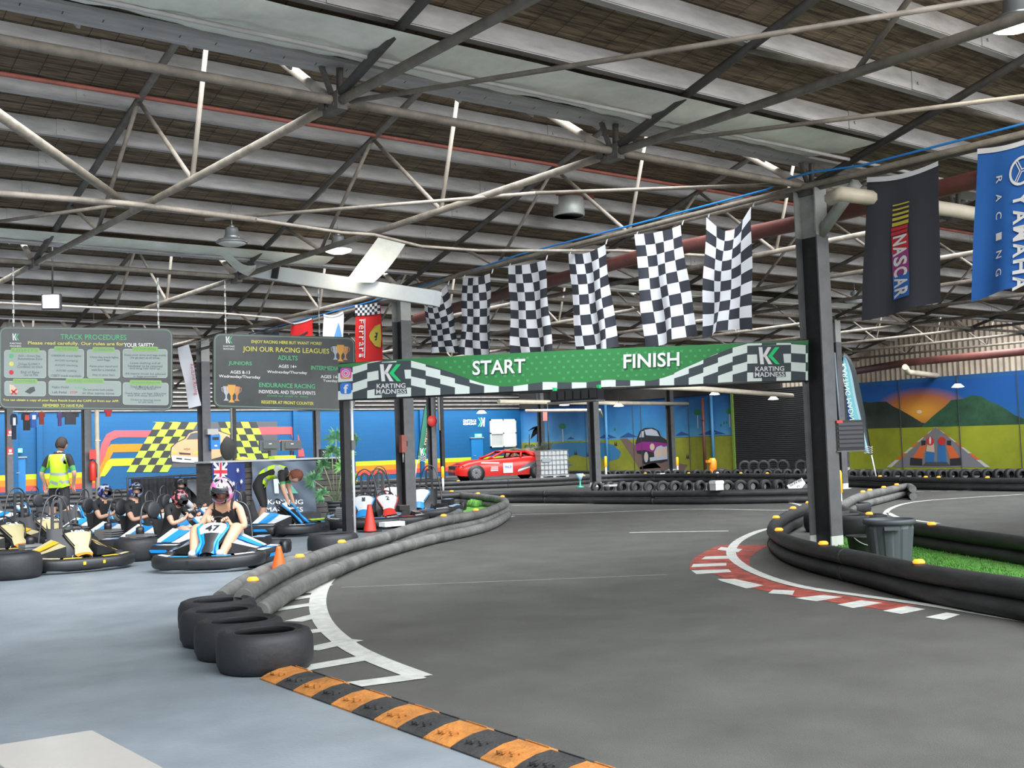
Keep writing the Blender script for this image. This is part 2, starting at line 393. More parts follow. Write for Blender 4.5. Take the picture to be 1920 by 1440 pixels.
LBL = {(0, 0): 'tall black and grey steel column standing in the right barrier island', (0, 1): 'black and grey steel column behind the left barrier, under the pale duct end', (0, 2): 'dark steel column between the two hanging rule boards',
       (0, 3): 'dark steel column beside the cream downpipe at the painted blue wall', (0, 4): 'steel column at the far left with red signs on it', (1, 1): 'dark steel column just behind the tall right column', (1, 2): 'black column in mid track under the centre of the start banner',
       (1, 3): 'steel column near the red car, left of the thin post', (1, 4): 'slim column in front of plain blue wall, left of the banner post', (2, 2): 'column hidden mostly behind the right columns', (2, 3): 'black column in front of the mural of the old purple car', (2, 4): 'far column beside the white caged tank',
       }
for (i, j), lb in LBL.items(): hcol(X0 + DX * i, Y0 + DY * j, lb)
for px, y, lb in ((441, 45.5, 'thin black post with grey pipe below the league board'), (831, 36.2, 'thin black post with yellow foot light near the red car')):
    p = atY(y, px, 900); t = empty('service_post', (p.x, p.y, 0), 0, lb, 'post')
    MB().box((0, 0, 2.1), (.14, .14, 4.2), COLP).build('post', None, t); MB().tube([(-.14, -.05, 2.1), (-.14, -.05, 4.3)], .05, COLT).build('grey_pipe', None, t)
# signs fixed to the left column, and the pipe and extinguisher on the next
SIGNR = mat('sign_red', (.62, .05, .04), .5)
c = bpy.data.objects['steel_column.004']
for z in (2.55, 1.85):
    m = MB().box((0, 0, 0), (.22, .012, .26), SIGNR); m.box((0, -.008, .02), (.1, .004, .1), WHITE).box((0, -.008, -.09), (.16, .004, .05), WHITE)
    m.build('red_sign', None, c, (0, -.165, z))
CREAM = mat('cream_pipe', (.62, .55, .43), .5, var=.12)
p = atY(Y0 + DY * 3 - .3, 183, 900)
tag(MB().tube([(0, 0, .2), (0, 0, 4.2)], .075, n=10).box((0, 0, 2), (.17, .17, .03)).build('downpipe', CREAM, None, (p.x, p.y, 0)), 'cream downpipe standing beside the dark column at the left mural', 'pipe')
RED = mat('red_gloss', (.65, .035, .02), .35)
p = atY(Y0 + DY * 3 - .35, 174, 905)
t = empty('fire_extinguisher', (p.x, p.y, .75), 0, 'red fire extinguisher hung on the column at the left mural', 'extinguisher')
MB().lathe([(.0, 0), (.09, 0), (.1, .03), (.1, .5), (.07, .58), (.03, .62)], mt=RED, n=14).build('cylinder', None, t)
MB().box((0, 0, .66), (.05, .14, .05), BLACK).tube([(.04, 0, .64), (.13, -.03, .5), (.12, -.03, .1)], .012, BLACK).build('handle', None, t)
MB().box((0, -.02, .82), (.2, .01, .3), SIGNR).build('red_sign', None, t)
# ================================================================== roof furniture
TARP = mat('roof_lining_cloth', (.84, .85, .76), .6, var=.18, vscale=1.6, bump=.5, bscale=2.2)
def lining(x0, x1, ya, za, yb, zb, label, seed, amp=.09):
    nu = int((x1 - x0) / .12)
    def f(u, v):
        x = x0 + (x1 - x0) * u; s = math.sin(PI * v)
        n = (noise.noise(Vector((x * .7 + v * 2, v * 1.2, seed))) * amp * .9 + noise.noise(Vector((x * 3.2 + v * 5, v * 3, seed + 5))) * amp * .45) * min(1, 4 * v * (1 - v) + .15)
        return Vector((x, ya + (yb - ya) * v + n * .3, za + (zb - za) * v - s * (.07 + amp * .4) + n))
    o = MB().grid(nu, 8, f).build('lining_cloth', TARP); return tag(o, label, 'roof cloth', 'roof lining cloths')
lining(-2, 11.1, 7.42, 4.62, 8.62, 4.78, 'crumpled pale green lining cloth slung under the nearest roof valley', 1)
lining(1, 9.3, 16.7, 4.62, 17.7, 4.70, 'grey lining cloth under the second roof valley, above the rule boards', 2, .06)
lining(14.6, 25, 17.0, 4.62, 18.0, 4.70, 'grey lining cloth under the second valley, right of the tall column', 3, .06)
def strip_tube(px_pts, z, r, mt, name, label, cat, group=None, n=8):
    P = [G(*q, z) if len(q) == 2 else G(q[0], q[1], q[2]) for q in px_pts]
    return tag(MB().tube(P, r, n=n).build(name, mt), label, cat, group)
# horizontal braces at chord level
BR = 'tie rods and braces at chord level'
for a, b, lb in (((655, 190), (1985, -22), 'long grey brace rod running from the left junction to the top right corner'), ((1195, 271), (1990, 172), 'long grey brace rod crossing above the tall column'),
                 ((0, 415), (215, 385), 'grey brace rod at far left edge, ending at a truss junction'), ((385, 412), (1005, 362, 4.3), 'pale brace rod crossing the truss left of the ceiling cowl'), ((1005, 362, 4.3), (1490, 345, 4.36), 'pale brace rod from the ceiling cowl to the tall column')):
    strip_tube([a, b], 4.36, .022, STLP, 'brace_rod', lb, 'brace', BR)
strip_tube([(-30, 195), (120, 300), (238, 383)], 4.36, .05, STLP, 'brace_pipe', 'thick pale brace pipe rising to the upper left corner', 'brace', BR)
kn = MB(); a_ = atX(X0, 1545, 438); b_ = Vector((X0 - .1, Y0 - .75, 4.25)); kn.tube([Vector((X0, Y0 - .12, 3.75)), b_], [.07, .07], COLT, 4)
tag(kn.build('knee_brace', COLT), 'pale grey knee brace on the right side of the tall column', 'brace', BR)
for i, x in enumerate(TX[3:9]):
    p = Vector((x, Y0, ZT)); o = MB().tube([p, p + Vector((-.35, .1, 1.05))], .03, n=6).tube([p + Vector((.05, 0, 0)), p + Vector((.05, -.02, .55))], .035, n=6).build('valley_strut', STL); tag(o, 'dark strut rising from the %s truss junction of the near valley' % ORD[i], 'brace', BR)
# long tie pipes along the hall at each valley
for k in range(0, 5):
    y = Y0 + DY * k
    o = MB().tube([(XW, y - .02, ZT + .02), (XE, y - .02, ZT + .02)], .04, n=8).build('tie_pipe', STLP)
    tag(o, 'long pale tie pipe joining the truss junctions of the %s valley' % ORD[k], 'pipe', 'valley tie pipes')
for px, z, r, lb in (([(-60, 358), (240, 382), (480, 412)], 4.25, .035, 'pale conduit crossing the upper left trusses'), ([(480, 412), (640, 436), (700, 440), (790, 462), (900, 470), (1160, 470), (1340, 480)], 4.2, .022, 'rusty conduit sagging behind the checkered flags'),
                    ([(-40, 566), (200, 578), (420, 588), (520, 597), (560, 612)], 4.1, .022, 'rusty conduit above the rule boards')):
    strip_tube(px, z, r, STLP, 'conduit', lb, 'conduit')
# cream water pipes and the big red main
for px, z, r, mt, lb in (([(985, 770, 3.0), (1125, 769, 2.9), (1128, 781, 2.7)], 3.6, .07, CREAM, 'short cream pipe with an elbow by the mural'),
                 ([(935, 753, 3.1), (1090, 755, 3.1), (1350, 758, 3.1)], 3.3, .09, CREAM, 'cream pipe under the far roof, middle'), ([(1150, 722), (1300, 728), (1485, 742)], 3.0, .09, CREAM, 'cream pipe sloping behind the start banner'),
                 ([(1558, 372, 4.0), (1575, 363, 4.0), (1640, 372, 4.0), (1800, 396, 4.0), (1990, 430, 4.0)], 4.0, .085, CREAM, 'fat cream pipe behind the black and blue flags'), ([(1697, 688, 3.6), (1703, 698, 3.5), (1780, 707, 3.5), (1990, 725, 3.4)], 3.4, .1, CREAM, 'cream pipe in front of the corrugated gable')):
    strip_tube(px, z, r, mt, 'water_pipe', lb, 'pipe')
MAIN = mat('maroon_pipe', (.16, .055, .045), .5, var=.3, vscale=2)
A_ = G(880, 565, 4.1); B_ = G(1990, 305, 4.1)
a1 = atY(17.6, 800, 580); b1 = Vector((13.2, 5.6, 4.15))
strip_tube([(780, 598, 4.0), (1210, 478, 4.02), (1500, 418, 4.02), (1700, 368, 4.02), (1990, 300, 4.02)], 4, .1, MAIN, 'sprinkler_main', 'big maroon pipe running behind the row of checkered flags', 'pipe')
strip_tube([(1580, 700, 3.9), (1700, 680, 3.9), (1960, 655, 3.9)], 3.9, .14, MAIN, 'sprinkler_main', 'maroon pipe far right above the kart track mural', 'pipe')
# ceiling cowl
GALV = mat('galvanised', (.48, .50, .47), .45, .3, var=.2)
p = hang(1066, 386, .22); t = empty('roof_cowl', p, 0, 'round galvanised vent cowl hanging under the roof slope', 'vent')
MB().lathe([(.26, -.18), (.27, -.16), (.26, .12), (.24, .14)], mt=GALV, n=24).lathe([(.25, -.18), (.24, .13)], mt=BLACK, n=24).build('cowl', None, t)
MB().box((0, 0, .16), (.62, .4, .05), RUST).box((.36, 0, .2), (.2, .3, .14), RUST).build('flashing', None, t)
# pale box duct with fallen lining
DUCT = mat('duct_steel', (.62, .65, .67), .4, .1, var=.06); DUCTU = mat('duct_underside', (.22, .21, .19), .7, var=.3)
a = atD(19.6 * F_PX / F_PX * 1, 0, 0) if False else None
L = EYE + ray(484, 508) * (19.4 / F_PX); Rr = EYE + ray(820, 560) * (18.2 / F_PX)
t = empty('box_duct', (0, 0, 0), 0, 'long pale steel box beam hanging from a truss to the left banner column', 'duct')
ax = (Rr - L).normalized(); sd = ax.cross(Vector((0, 0, 1))).normalized(); upd = sd.cross(ax)
Mx = Matrix((ax, sd, upd)).transposed()
mid = (L + Rr) / 2; m = MB(); m.box(mid, ((Rr - L).length, .28, .24), DUCT, M=Mx); m.build('duct', None, t)
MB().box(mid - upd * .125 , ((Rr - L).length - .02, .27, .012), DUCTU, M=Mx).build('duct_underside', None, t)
q = L.lerp(Rr, .13); MB().box(q + upd * .02 + sd * .15, (.12, .05, .22), BLACK, M=Mx).tube([q + upd * .1, q + upd * .55], .02, BLACK).build('hanger', None, t)
c1, c2, c3, c4 = (EYE + ray(*q) * (18.4 / F_PX) for q in ((648, 528), (700, 530), (760, 458), (710, 444)))
m = MB(); m.grid(6, 10, lambda u, v: (c1.lerp(c2, u)).lerp(c4.lerp(c3, u), v) + Vector((0, 0, .06 * math.sin(v * PI) * math.sin(u * 5))), TARP)
tag(m.build('fallen_lining', TARP), 'strip of pale lining cloth fallen across the pale box beam', 'roof cloth')
c1, c2, c3, c4 = (G(*q, 4.35) for q in ((416, 480), (478, 520), (480, 497), (430, 474)))
tag(MB().grid(6, 5, lambda u, v: c1.lerp(c2, u).lerp(c4.lerp(c3, u), v) + Vector((0, 0, -.08 * math.sin(u * PI)))).build('fallen_lining', TARP), 'torn flap of dark green lining beside the box beam end', 'roof cloth')
# high-bay lamps
GLASSY = mat('lamp_metal', (.45, .47, .48), .3, .6); LENS = mat('round_lens', (.55, .56, .55), .3)
LIT = mat('lamp_lit', (1, .93, .72), .4, emit=25.); LITW = mat('flood_lit', (.82, .88, 1), .4, emit=16.)
def highbay(p, label, lit=False, s=1.):
    t = empty('high_bay_lamp', p, 0, label, 'lamp', 'high bay lamps'); t.scale = (s, s, s)
    MB().tube([(0, 0, .34), (0, 0, .22)], .008, n=6).lathe([(.035, .2), (.045, .22), (.035, .24), (.025, .22)], n=12, close=True).build('hook', GLASSY, t)
    MB().lathe([(0, .2), (.09, .2), (.1, .17), (.1, .1), (.12, .07), (.12, .03), (.0, .03)], n=18).build('driver_housing', GLASSY, t)
    MB().lathe([(.1, .05), (.2, .02), (.24, -.02), (.235, -.03), (.19, .0), (.09, .02)], n=24).build('reflector', GLASSY, t)
    MB().lathe([(0, -.085), (.12, -.075), (.20, -.045), (.21, -.02), (0, -.02)], n=20).build('lens', LIT if lit else LENS, t)
    zr = (roof_z(p[1]) - p[2]) / s; MB().tube([(0, 0, .34), (0, 0, zr)], .006, n=5).build('chain', GALV, t)
    if lit:
        l = bpy.data.lights.new('high_bay_glow', 'POINT'); l.energy = 14; l.color = (1, .93, .78); l.shadow_soft_size = .15
        o = bpy.data.objects.new('high_bay_glow', l); COL.objects.link(o); o.location = Vector(p) - Vector((0, 0, .15))
    return t
highbay(hang(435, 452, .62), 'unlit bell lamp hanging above the league board')
highbay(hang(634, 466, .62), 'lit bell lamp glowing warm above the pale box beam', True)
highbay(hang(1904, 40, .6), 'lit bell lamp glaring in the top right corner', True, 1.05)
highbay(hang(1499, 545, .6), 'unlit bell lamp just left of the tall right column'); highbay(hang(1603, 563, .6), 'unlit bell lamp between the tall column and the black flag')
highbay(hang(1624, 690, .6), 'small far bell lamp beside the teal feather banner'); highbay(hang(176, 620, .6), 'bell lamp peeping over the track rules board', False, .8)
for px, py in ((1160, 762), (1058, 760), (903, 775), (1450, 749), (1796, 726), (1530, 713), (1340, 740), (1185, 697)):
    p = hang(px, py, .5)
    if p.x > XE - 1: p = atX(XE - 1.0, px, py)
    o = MB().lathe([(0, .12), (.1, .12), (.22, .0), (.0, -.02)], mt=mat('far_lamp_lit', (1, .95, .85), .4, emit=3.), n=16).tube([(0, 0, .1), (0, 0, roof_z(p.y) - p.z)], .008, COLP, n=4).build('far_lamp', mat('far_lamp_lit', (1, .95, .85), .4, emit=3.)); o.location = p
    tag(o, {1160: 'small lit lamp under the roof right of the black light box', 1058: 'small lit lamp left of the black light box', 903: 'small lit lamp by the window', 1450: 'small lit lamp on the black shutter', 1796: 'small lit lamp in front of the sunset mural', 1530: 'small lit lamp on the tall column', 1340: 'small lit lamp above the mural of trees', 1185: 'small lit lamp under the word FINISH'}[px], 'lamp')
p = G(97, 566, 4.0); t = empty('flood_light', p, math.radians(-30), 'square flood light shining cold white above the rule board', 'lamp')
MB().box((0, 0, 0), (.3, .1, .26), BLACK).tube([(0, .05, .1), (0, .1, roof_z(p.y) - p.z)], .015, BLACK).build('housing', None, t); MB().box((0, -.056, 0), (.25, .012, .21)).build('lit_face', LITW, t)
# ================================================================== flag rail
BLU = mat('blue_hose', (.02, .22, .62), .4)
RX = 11.12
t = empty('flag_rail', (0, 0, 0), 0, 'long steel rail with a blue hose, carrying the row of racing flags', 'rail')
MB().tube([(RX, 27.5, 4.02), (RX, 17.6, 4.13), (RX, 15.6, 4.3), (RX, 8.7, 4.33), (RX, 3.5, 4.3)], .035, STLP).build('rail', None, t)
MB().tube([(RX - .02, 24, 4.12), (RX - .02, 17.6, 4.2), (RX - .02, 14, 4.37), (RX - .02, 9, 4.40), (RX - .2, 8.5, 4.42), (RX - .2, 8.2, 4.42), (RX - .02, 7.6, 4.40), (RX, 3.5, 4.42)], .014, BLU, n=6).build('blue_hose', None, t)
# traced plane: lays pixel-measured artwork on a real vertical plane
def plane_T(P0, nrm):
    nrm = Vector(nrm).normalized(); P0 = Vector(P0)
    def T(a, b, h=0.):
        v = ray(a, b); tt = (P0 - EYE).dot(nrm) / v.dot(nrm); return EYE + v * tt + nrm * h
    return T
def aff_text(mb, t, mt, T, c, ex, ey, h=.006, bold=.012):
    vs, fs, tw, th = text_geo(t, 1, bold)
    mb.add([T(c[0] + ex[0] * x / tw + ey[0] * y / th, c[1] + ex[1] * x / tw + ey[1] * y / th, h) for x, y in vs], fs, mt)
def poly(mb, pts, mt, T, h=.004): mb.add([T(a, b, h) for a, b in pts], [tuple(range(len(pts)))], mt)
def kk(mb, T, x, y, w, h, wm, gm, sl=0., off=.006, mirror=False):
    def P(q): return [(x + (w * (1.14 - a) / 1.14 if mirror else w * a / 1.14), y + h * b + sl * w * a / 1.14) for a, b in q]
    for q in ([(0, 0), (.2, 0), (.29, 1), (.09, 1)], [(.48, 0), (.68, 0), (.42, .50), (.30, .60), (.22, .50)], [(.26, .46), (.42, .46), (.74, 1), (.52, 1)]): poly(mb, P(q), wm, T, off)
    for q in ([(.88, 0), (1.12, 0), (.74, .52), (.50, .52)], [(.50, .519), (.74, .519), (1.14, 1), (.92, 1)]): poly(mb, P(q), gm, T, off)
FW = mat('flag_white', (.74, .75, .80), .75); FB = mat('flag_black', (.028, .032, .045), .7)
def flag_grid(ya, za, yb, zb, H, seed, sag=.06, lean=0., amp=.05, x=RX - .03):
    """cloth hanging from (ya, za) to (yb, zb) on the rail, H high"""
    w = abs(ya - yb)
    def f(u, v, h=0.):
        top = za + (zb - za) * u - sag * math.sin(PI * u) * (1 - v)
        z = top - H * v * (1 - .03 * math.sin(u * 3 + seed))
        y = ya + (yb - ya) * u - lean * v
        y += (.5 - u) * .12 * w * v
        xx = x + amp * v * math.sin(u * 7 + seed + v * 1.5) + amp * .5 * math.sin(u * 13 + seed * 2) * (v + .25) - .05 * v + .25 * amp * math.sin(v * 9 + u * 4 + seed)
        return Vector((xx - h, y, z))
    return f
def checker_flag(pa, pb, pbl, label, seed, sag=.06, nc=5, nr=10, notch=None):
    A = atX(RX, *pa); B = atX(RX, *pb); C = atX(RX, *pbl); H = (A.z - C.z)
    f = flag_grid(A.y, A.z, B.y, B.z, H, seed, sag, lean=(A.y - C.y) - .06 * abs(A.y - B.y))
    m = MB(); k = 4
    m.grid(nc * k, nr * k, f, None, True, lambda i, j: (FB if ((i // k + j // k) % 2) else FW))
    t = empty('checkered_flag', (0, 0, 0), 0, label, 'flag', 'checkered flags on the rail')
    m.build('cloth', None, t)
    MB().tube([A + Vector((0, 0, .0)), A + Vector((.03, 0, .08))], .01, n=5).tube([B, B + Vector((.03, 0, .08))], .01, n=5).build('flag_tie', WHITE, t)
checker_flag((793, 548), (840, 534), (818, 668), 'black and white checkered flag furthest left, beside the pale box beam', 1, .14)
checker_flag((870, 521), (922, 513), (878, 668), 'narrow checkered flag, second from the left over the word START', 2, .03)
checker_flag((956, 498), (1024, 488), (978, 664), 'checkered flag above the letters RT of START, third from left', 3, .03)
checker_flag((1069, 476), (1136, 458), (1098, 664), 'checkered flag whose lower corner overlaps the banner middle', 4, .06)
checker_flag((1194, 440), (1279, 422), (1228, 645), 'wide checkered flag above the word FINISH', 5, .03)
checker_flag((1328, 408), (1412, 388), (1330, 632), 'checkered flag sagging in a deep notch, nearest the tall column', 6, .24)
def brand_flag(pa, pb, pbl, label, seed, cloth, art, sag=.04, name='racing_flag', header=FW, nseg=(18, 24)):
    A = atX(RX, *pa); B = atX(RX, *pb); C = atX(RX, *pbl)
    f = flag_grid(A.y, A.z, B.y, B.z, A.z - C.z, seed, sag, lean=(A.y - C.y) - .06 * abs(A.y - B.y), amp=.022)
    t = empty(name, (0, 0, 0), 0, label, 'flag')
    MB().grid(nseg[0], nseg[1], lambda u, v: f(u, v), cloth, True).build('cloth', None, t)
    if header: MB().grid(12, 1, lambda u, v: f(u, v * .035 - .01, .012), header).build('header_tape', None, t)
    m = MB(); art(m, lambda a, b, h=0.: f(a, b, .014 + h * .3)); m.build('print', None, t)
    return t
YEL = mat('print_yellow', (.62, .50, .06), .6); REDF = mat('print_red', (.58, .03, .05), .6); BLUF = mat('print_blue', (.03, .14, .50), .6); PUR = mat('print_purple', (.34, .05, .22), .6)
def band(m, T, u0, u1, v0, v1, mt, sk=0., n=4, h=0.): # rectangle on cloth
    m.grid(n, n, lambda a, b: T(u0 + (u1 - u0) * a + sk * (v0 + (v1 - v0) * b), v0 + (v1 - v0) * b, h), mt)
def nascar(m, T):
    for i, (v, d) in enumerate(((.205, .010), (.237, .013), (.27, .016), (.302, .020), (.338, .026))): band(m, T, .37, .61, v, v + d, YEL, .0)
    band(m, T, .36, .60, .372, .398, REDF); band(m, T, .36, .60, .404, .43, REDF)
    for i in range(8):
        v = .436 + i * .058; band(m, T, .335, .575, v, v + .058, [REDF, REDF, PUR, PUR, PUR, BLUF, BLUF, BLUF][i], .075)
    for i, ch in enumerate('NASCAR'):
        v = .475 + i * .077; u = .455 + .075 * v
        aff_text(m, ch, WHITE, T, (u, v), (0, .068), (.20, 0), .012, .03)
brand_flag((1630, 336), (1763, 305), (1638, 592), 'black flag with a tall yellow, red and blue racing stripe logo', 11, mat('flag_black_cloth', (.04, .042, .055), .8), nascar, .05)
def yam(m, T):
    for i, ch in enumerate('YAMAHA'): aff_text(m, ch, WHITE, T, (.66 + .03 * i / 5, .40 + i * .115), (0, .1), (.2, 0), .01, .03)
    for i, ch in enumerate('RACING'): aff_text(m, ch, WHITE, T, (.34 + .05 * i / 5, .22 + i * .125 + (i > 2) * .02), (0, .05), (.09, 0), .01, .01)
    R1, R2 = .135, .11
    for k in range(24):
        a0, a1 = 2 * PI * k / 24, 2 * PI * (k + 1) / 24
        m.add([T(.66 + R1 * 1.25 * math.cos(a0), .2 + R1 * .75 * math.sin(a0), .01), T(.66 + R1 * 1.25 * math.cos(a1), .2 + R1 * .75 * math.sin(a1), .01), T(.66 + R2 * 1.25 * math.cos(a1), .2 + R2 * .75 * math.sin(a1), .01), T(.66 + R2 * 1.25 * math.cos(a0), .2 + R2 * .75 * math.sin(a0), .01)], [(0, 1, 2, 3)], WHITE)
    for q in (0, 120, 240):
        a = math.radians(q); ca, sa = math.cos(a), math.sin(a)
        for o_ in (-.012, .012):
            m.add([T(.66 + (ca * r - sa * (o_ + w_)) * 1.25, .2 + (sa * r + ca * (o_ + w_)) * .75, .01) for r, w_ in ((.0, -.005), (.115, -.005), (.115, .005), (0, .005))], [(0, 1, 2, 3)], WHITE)
brand_flag((1837, 283), (1965, 248), (1842, 560), 'blue flag with white upright lettering and a round emblem, cut by the frame', 12, mat('flag_blue_cloth', (.02, .13, .46), .8), yam, .04)
RF = mat('flag_red_cloth', (.72, .02, .02), .75)
def ferr(m, T):
    for i in range(10):
        for j in range(4):
            if (i + j) % 2: band(m, T, i / 10 , (i + 1) / 10, .0 + j * .04, .04 + j * .04, FB, n=1)
            else: band(m, T, i / 10 , (i + 1) / 10, .0 + j * .04, .04 + j * .04, WHITE, n=1)
    for i, ch in enumerate('Ferrari'): aff_text(m, ch, WHITE, T, (.29, .25 + i * .085), (0, .06), (.2, 0), .01, .0)
    band(m, T, .41, .44, .21, .8, WHITE)
    sh = [(.98, .30), (.80, .33), (.62, .42), (.58, .47), (.62, .53), (.80, .62), (.96, .64), (1.0, .5)]
    for i in range(1, 7): m.add([T(*sh[0], .01), T(*sh[i], .01), T(*sh[i + 1], .01)], [(0, 1, 2)], YEL)
    ho = [(.93, .40), (.86, .43), (.80, .42), (.84, .46), (.76, .49), (.84, .5), (.78, .54), (.88, .53), (.92, .58), (.94, .5)]
    m.add([T(a, b, .02) for a, b in ho], [(0, 1, 2, 3), (0, 3, 5, 9), (3, 4, 5), (5, 6, 7), (5, 7, 8, 9)], FB)
brand_flag((669, 572), (716, 567), (676, 700), 'red flag with checkered top, white lettering and a yellow horse shield', 13, RF, ferr, .02, header=None)
def rwf(m, T):
    aff_text(m, 'W', FB, T, (.62, .42), (0, .3), (.36, 0), .01, .03); aff_text(m, 'M', FB, T, (.62, .8), (0, .3), (.36, 0), .01, .03)
brand_flag((548, 606), (588, 597), (552, 680), 'small red flag with a black letter, left above the league board', 14, RF, rwf, .03)
def wbf(m, T):
    m.add([T(.75, .15, .01), T(.95, .4, .01), T(.9, 1, .01), T(.3, 1, .01), T(.35, .75, .01)], [(0, 1, 2, 3, 4)], mat('print_sky', (.12, .3, .72), .6))
    m.add([T(.75, .7, .02), T(.95, .6, .02), T(.9, 1, .02), T(.7, 1, .02)], [(0, 1, 2, 3)], PUR)
brand_flag((610, 590), (647, 585), (614, 690), 'small white flag with a blue wedge above the league board', 15, FW, wbf, .05)
brand_flag((497, 620), (525, 612), (502, 700), 'small black flag peeping over the league board', 16, FB, lambda m, T: None, .1, header=None)
# long thin white banner beside the dark column
P0 = Vector((X0 - .25, Y0 + 2 * DY - .35, 3)); Tb = plane_T(P0, (-.61, -.79, 0))
t = empty('hanging_banner', (0, 0, 0), 0, 'long thin white banner with a red script, hung crooked between the rule boards', 'banner')
m = MB(); m.grid(4, 14, lambda u, v: Tb(333 + (22 + 0 * v) * u + v * 22 * (1) + (v * 0), 652 - 6 * u + v * 114, .05 * math.sin(v * 8 + u * 2)), FW); m.build('cloth', None, t)
m = MB(); aff_text(m, 'RedLine Racing', REDF, Tb, (365, 712), (9, 58), (8, -1), .09, 0); m.build('print', None, t)
MB().tube([Tb(322, 650), Tb(388, 636)], .02, n=6).build('bracket', STLP, t)
# ================================================================== start / finish banner
BA, BB = Vector((9.16, 16.17, 0)), Vector((11.2, 8.58, 0))
bd = (BB - BA).normalized(); bn = Vector((bd.y, -bd.x, 0)) ; bn = bn if bn.dot(-FWD) > 0 else -bn
TB = plane_T(BA, bn)
GRN = mat('banner_green', (.045, .235, .075), .5); GRL = mat('banner_green_light', (.10, .46, .16), .5); BGY = mat('banner_grey', (.06, .075, .085), .5); BWH = mat('banner_pale', (.72, .80, .76), .5)
LG = mat('logo_green', (.03, .62, .20), .5)
def interp(tab, x):
    for (a, b), (c, d) in zip(tab, tab[1:]):
        if x <= c: return b + (d - b) * (x - a) / (c - a)
    return tab[-1][1]
TOP = [(634, 683), (770, 672), (1100, 655), (1515, 639)]
BOT = [(634, 750), (770, 743), (880, 738), (1060, 729), (1170, 724), (1280, 722), (1370, 716), (1515, 713)]
WAV = [(634, 688), (664, 688), (702, 677), (770, 676), (805, 685), (850, 700), (882, 712), (907, 720), (940, 725), (965, 724), (1020, 716), (1062, 717), (1100, 717), (1140, 712), (1220, 714), (1250, 707), (1280, 692), (1310, 679), (1337, 666), (1370, 653), (1397, 644), (1482, 643), (1515, 646)]
t = empty('start_finish_banner', (0, 0, 0), 0, 'long green and checkered START FINISH banner strung over the track', 'banner')
m = MB(); N_ = 40
m.add([TB(634 + 881 * i / N_, interp(TOP, 634 + 881 * i / N_), s_ * .012) for s_ in (-1, 0) for i in range(N_ + 1)] + [TB(634 + 881 * i / N_, interp(BOT, 634 + 881 * i / N_), s_ * .012) for s_ in (-1, 0) for i in range(N_ + 1)],
      [(i + N_ + 1, i + N_ + 2, i + 3 * (N_ + 1) + 1, i + 3 * (N_ + 1)) for i in range(N_)] + [(i, i + 1, i + 2 * (N_ + 1) + 1, i + 2 * (N_ + 1)) for i in range(N_)], GRN)
m.build('green_sheet', None, t)
m = MB(); cw = 27.4; ci = 0; x = 634
while x < 1515:
    x1 = min(x + cw, 1515)
    for r in range(6):
        # rows follow the wave, slanted columns
        def yy(xx, rr): return interp(BOT, xx) - rr * 16.8
        sub = 3
        for q in range(sub):
            a, b = x + (x1 - x) * q / sub, x + (x1 - x) * (q + 1) / sub
            mid_ = .5 * (interp(WAV, a) + interp(WAV, b))
            steep = max(-8, min(8, (interp(WAV, min(x1 + 5, 1515)) - interp(WAV, x)) * .9))
            def ed(xx, rr): return max(interp(WAV, xx), yy(xx, rr) + steep * ((xx - x) / cw - .5))
            y0a, y0b, y1a, y1b = ed(a, r), ed(b, r), ed(a, r + 1), ed(b, r + 1)
            if r == 0: y0a, y0b = interp(BOT, a), interp(BOT, b)
            y0a = max(y0a, interp(WAV, a)); y0b = max(y0b, interp(WAV, b))
            if y0a - y1a < .5 and y0b - y1b < .5: continue
            poly(m, [(a, y0a), (b, y0b), (b, y1b), (a, y1a)], BGY if (r + ci) % 2 else BWH, TB, .003)
    x += cw; ci += 1
m.build('checker_print', None, t)
m = MB()
for r in range(6):
    for i in range(46):
        x = 800 + i * 17 + (r % 2) * 8.5; y = interp(TOP, x) + 8 + r * 10.5
        if y < interp(WAV, x) - 9 and y < interp(BOT, x) - 14: kk(m, TB, x, y, 5.5, 4.5, GRL, GRL, off=.003)
tag(m.build('small_logo_print', None, t), kind='stuff')
m = MB()
def outlined(t_, c_, w_, h_, sl_):
    aff_text(m, t_, mat('banner_dark_green', (.02, .10, .04), .5), TB, (c_[0] + 1.2, c_[1] + 1.6), (w_, sl_ * w_), (0, -h_), .005, .04)
    aff_text(m, t_, WHITE, TB, c_, (w_, sl_ * w_), (0, -h_), .008, .02)
outlined('START', (936, 688), 99, 27, -.045); m.build('lettering', None, t)
m = MB(); outlined('FINISH', (1222, 675.5), 105, 27, -.045); m.build('lettering', None, t)
for cx, cy, sc_, sl_ in ((733, 712, 1., -.04), (1443, 680, 1., -.03)):
    m = MB(); poly(m, [(cx - 24 * sc_, cy - 32), (cx + 24 * sc_, cy - 33), (cx + 28, cy + 5), (cx + 31, cy + 26), (cx - 30, cy + 29), (cx - 30, cy + 8), (cx - 22, cy + 5)], BGY, TB, .006)
    kk(m, TB, cx - 20, cy - 29, 40, 32, WHITE, LG, off=.010)
    aff_text(m, 'KARTING', WHITE, TB, (cx + 1, cy + 11.5), (54, -1.2), (0, -9), .010, .015); aff_text(m, 'MADNESS', WHITE, TB, (cx + 1, cy + 22), (56, -1.2), (0, -9), .010, .012)
    m.build('logo_print', None, t)
m = MB()
def rrect(cx, cy, w_, h_, r_, n=4):
    o = []
    for (sx, sy, a0) in ((1, 1, 0), (-1, 1, 90), (-1, -1, 180), (1, -1, 270)):
        for k in range(n + 1):
            a = math.radians(a0 + 90 * k / n); o.append((cx + sx * (w_ / 2 - r_) + r_ * math.cos(a), cy + sy * (h_ / 2 - r_) + r_ * math.sin(a)))
    return o
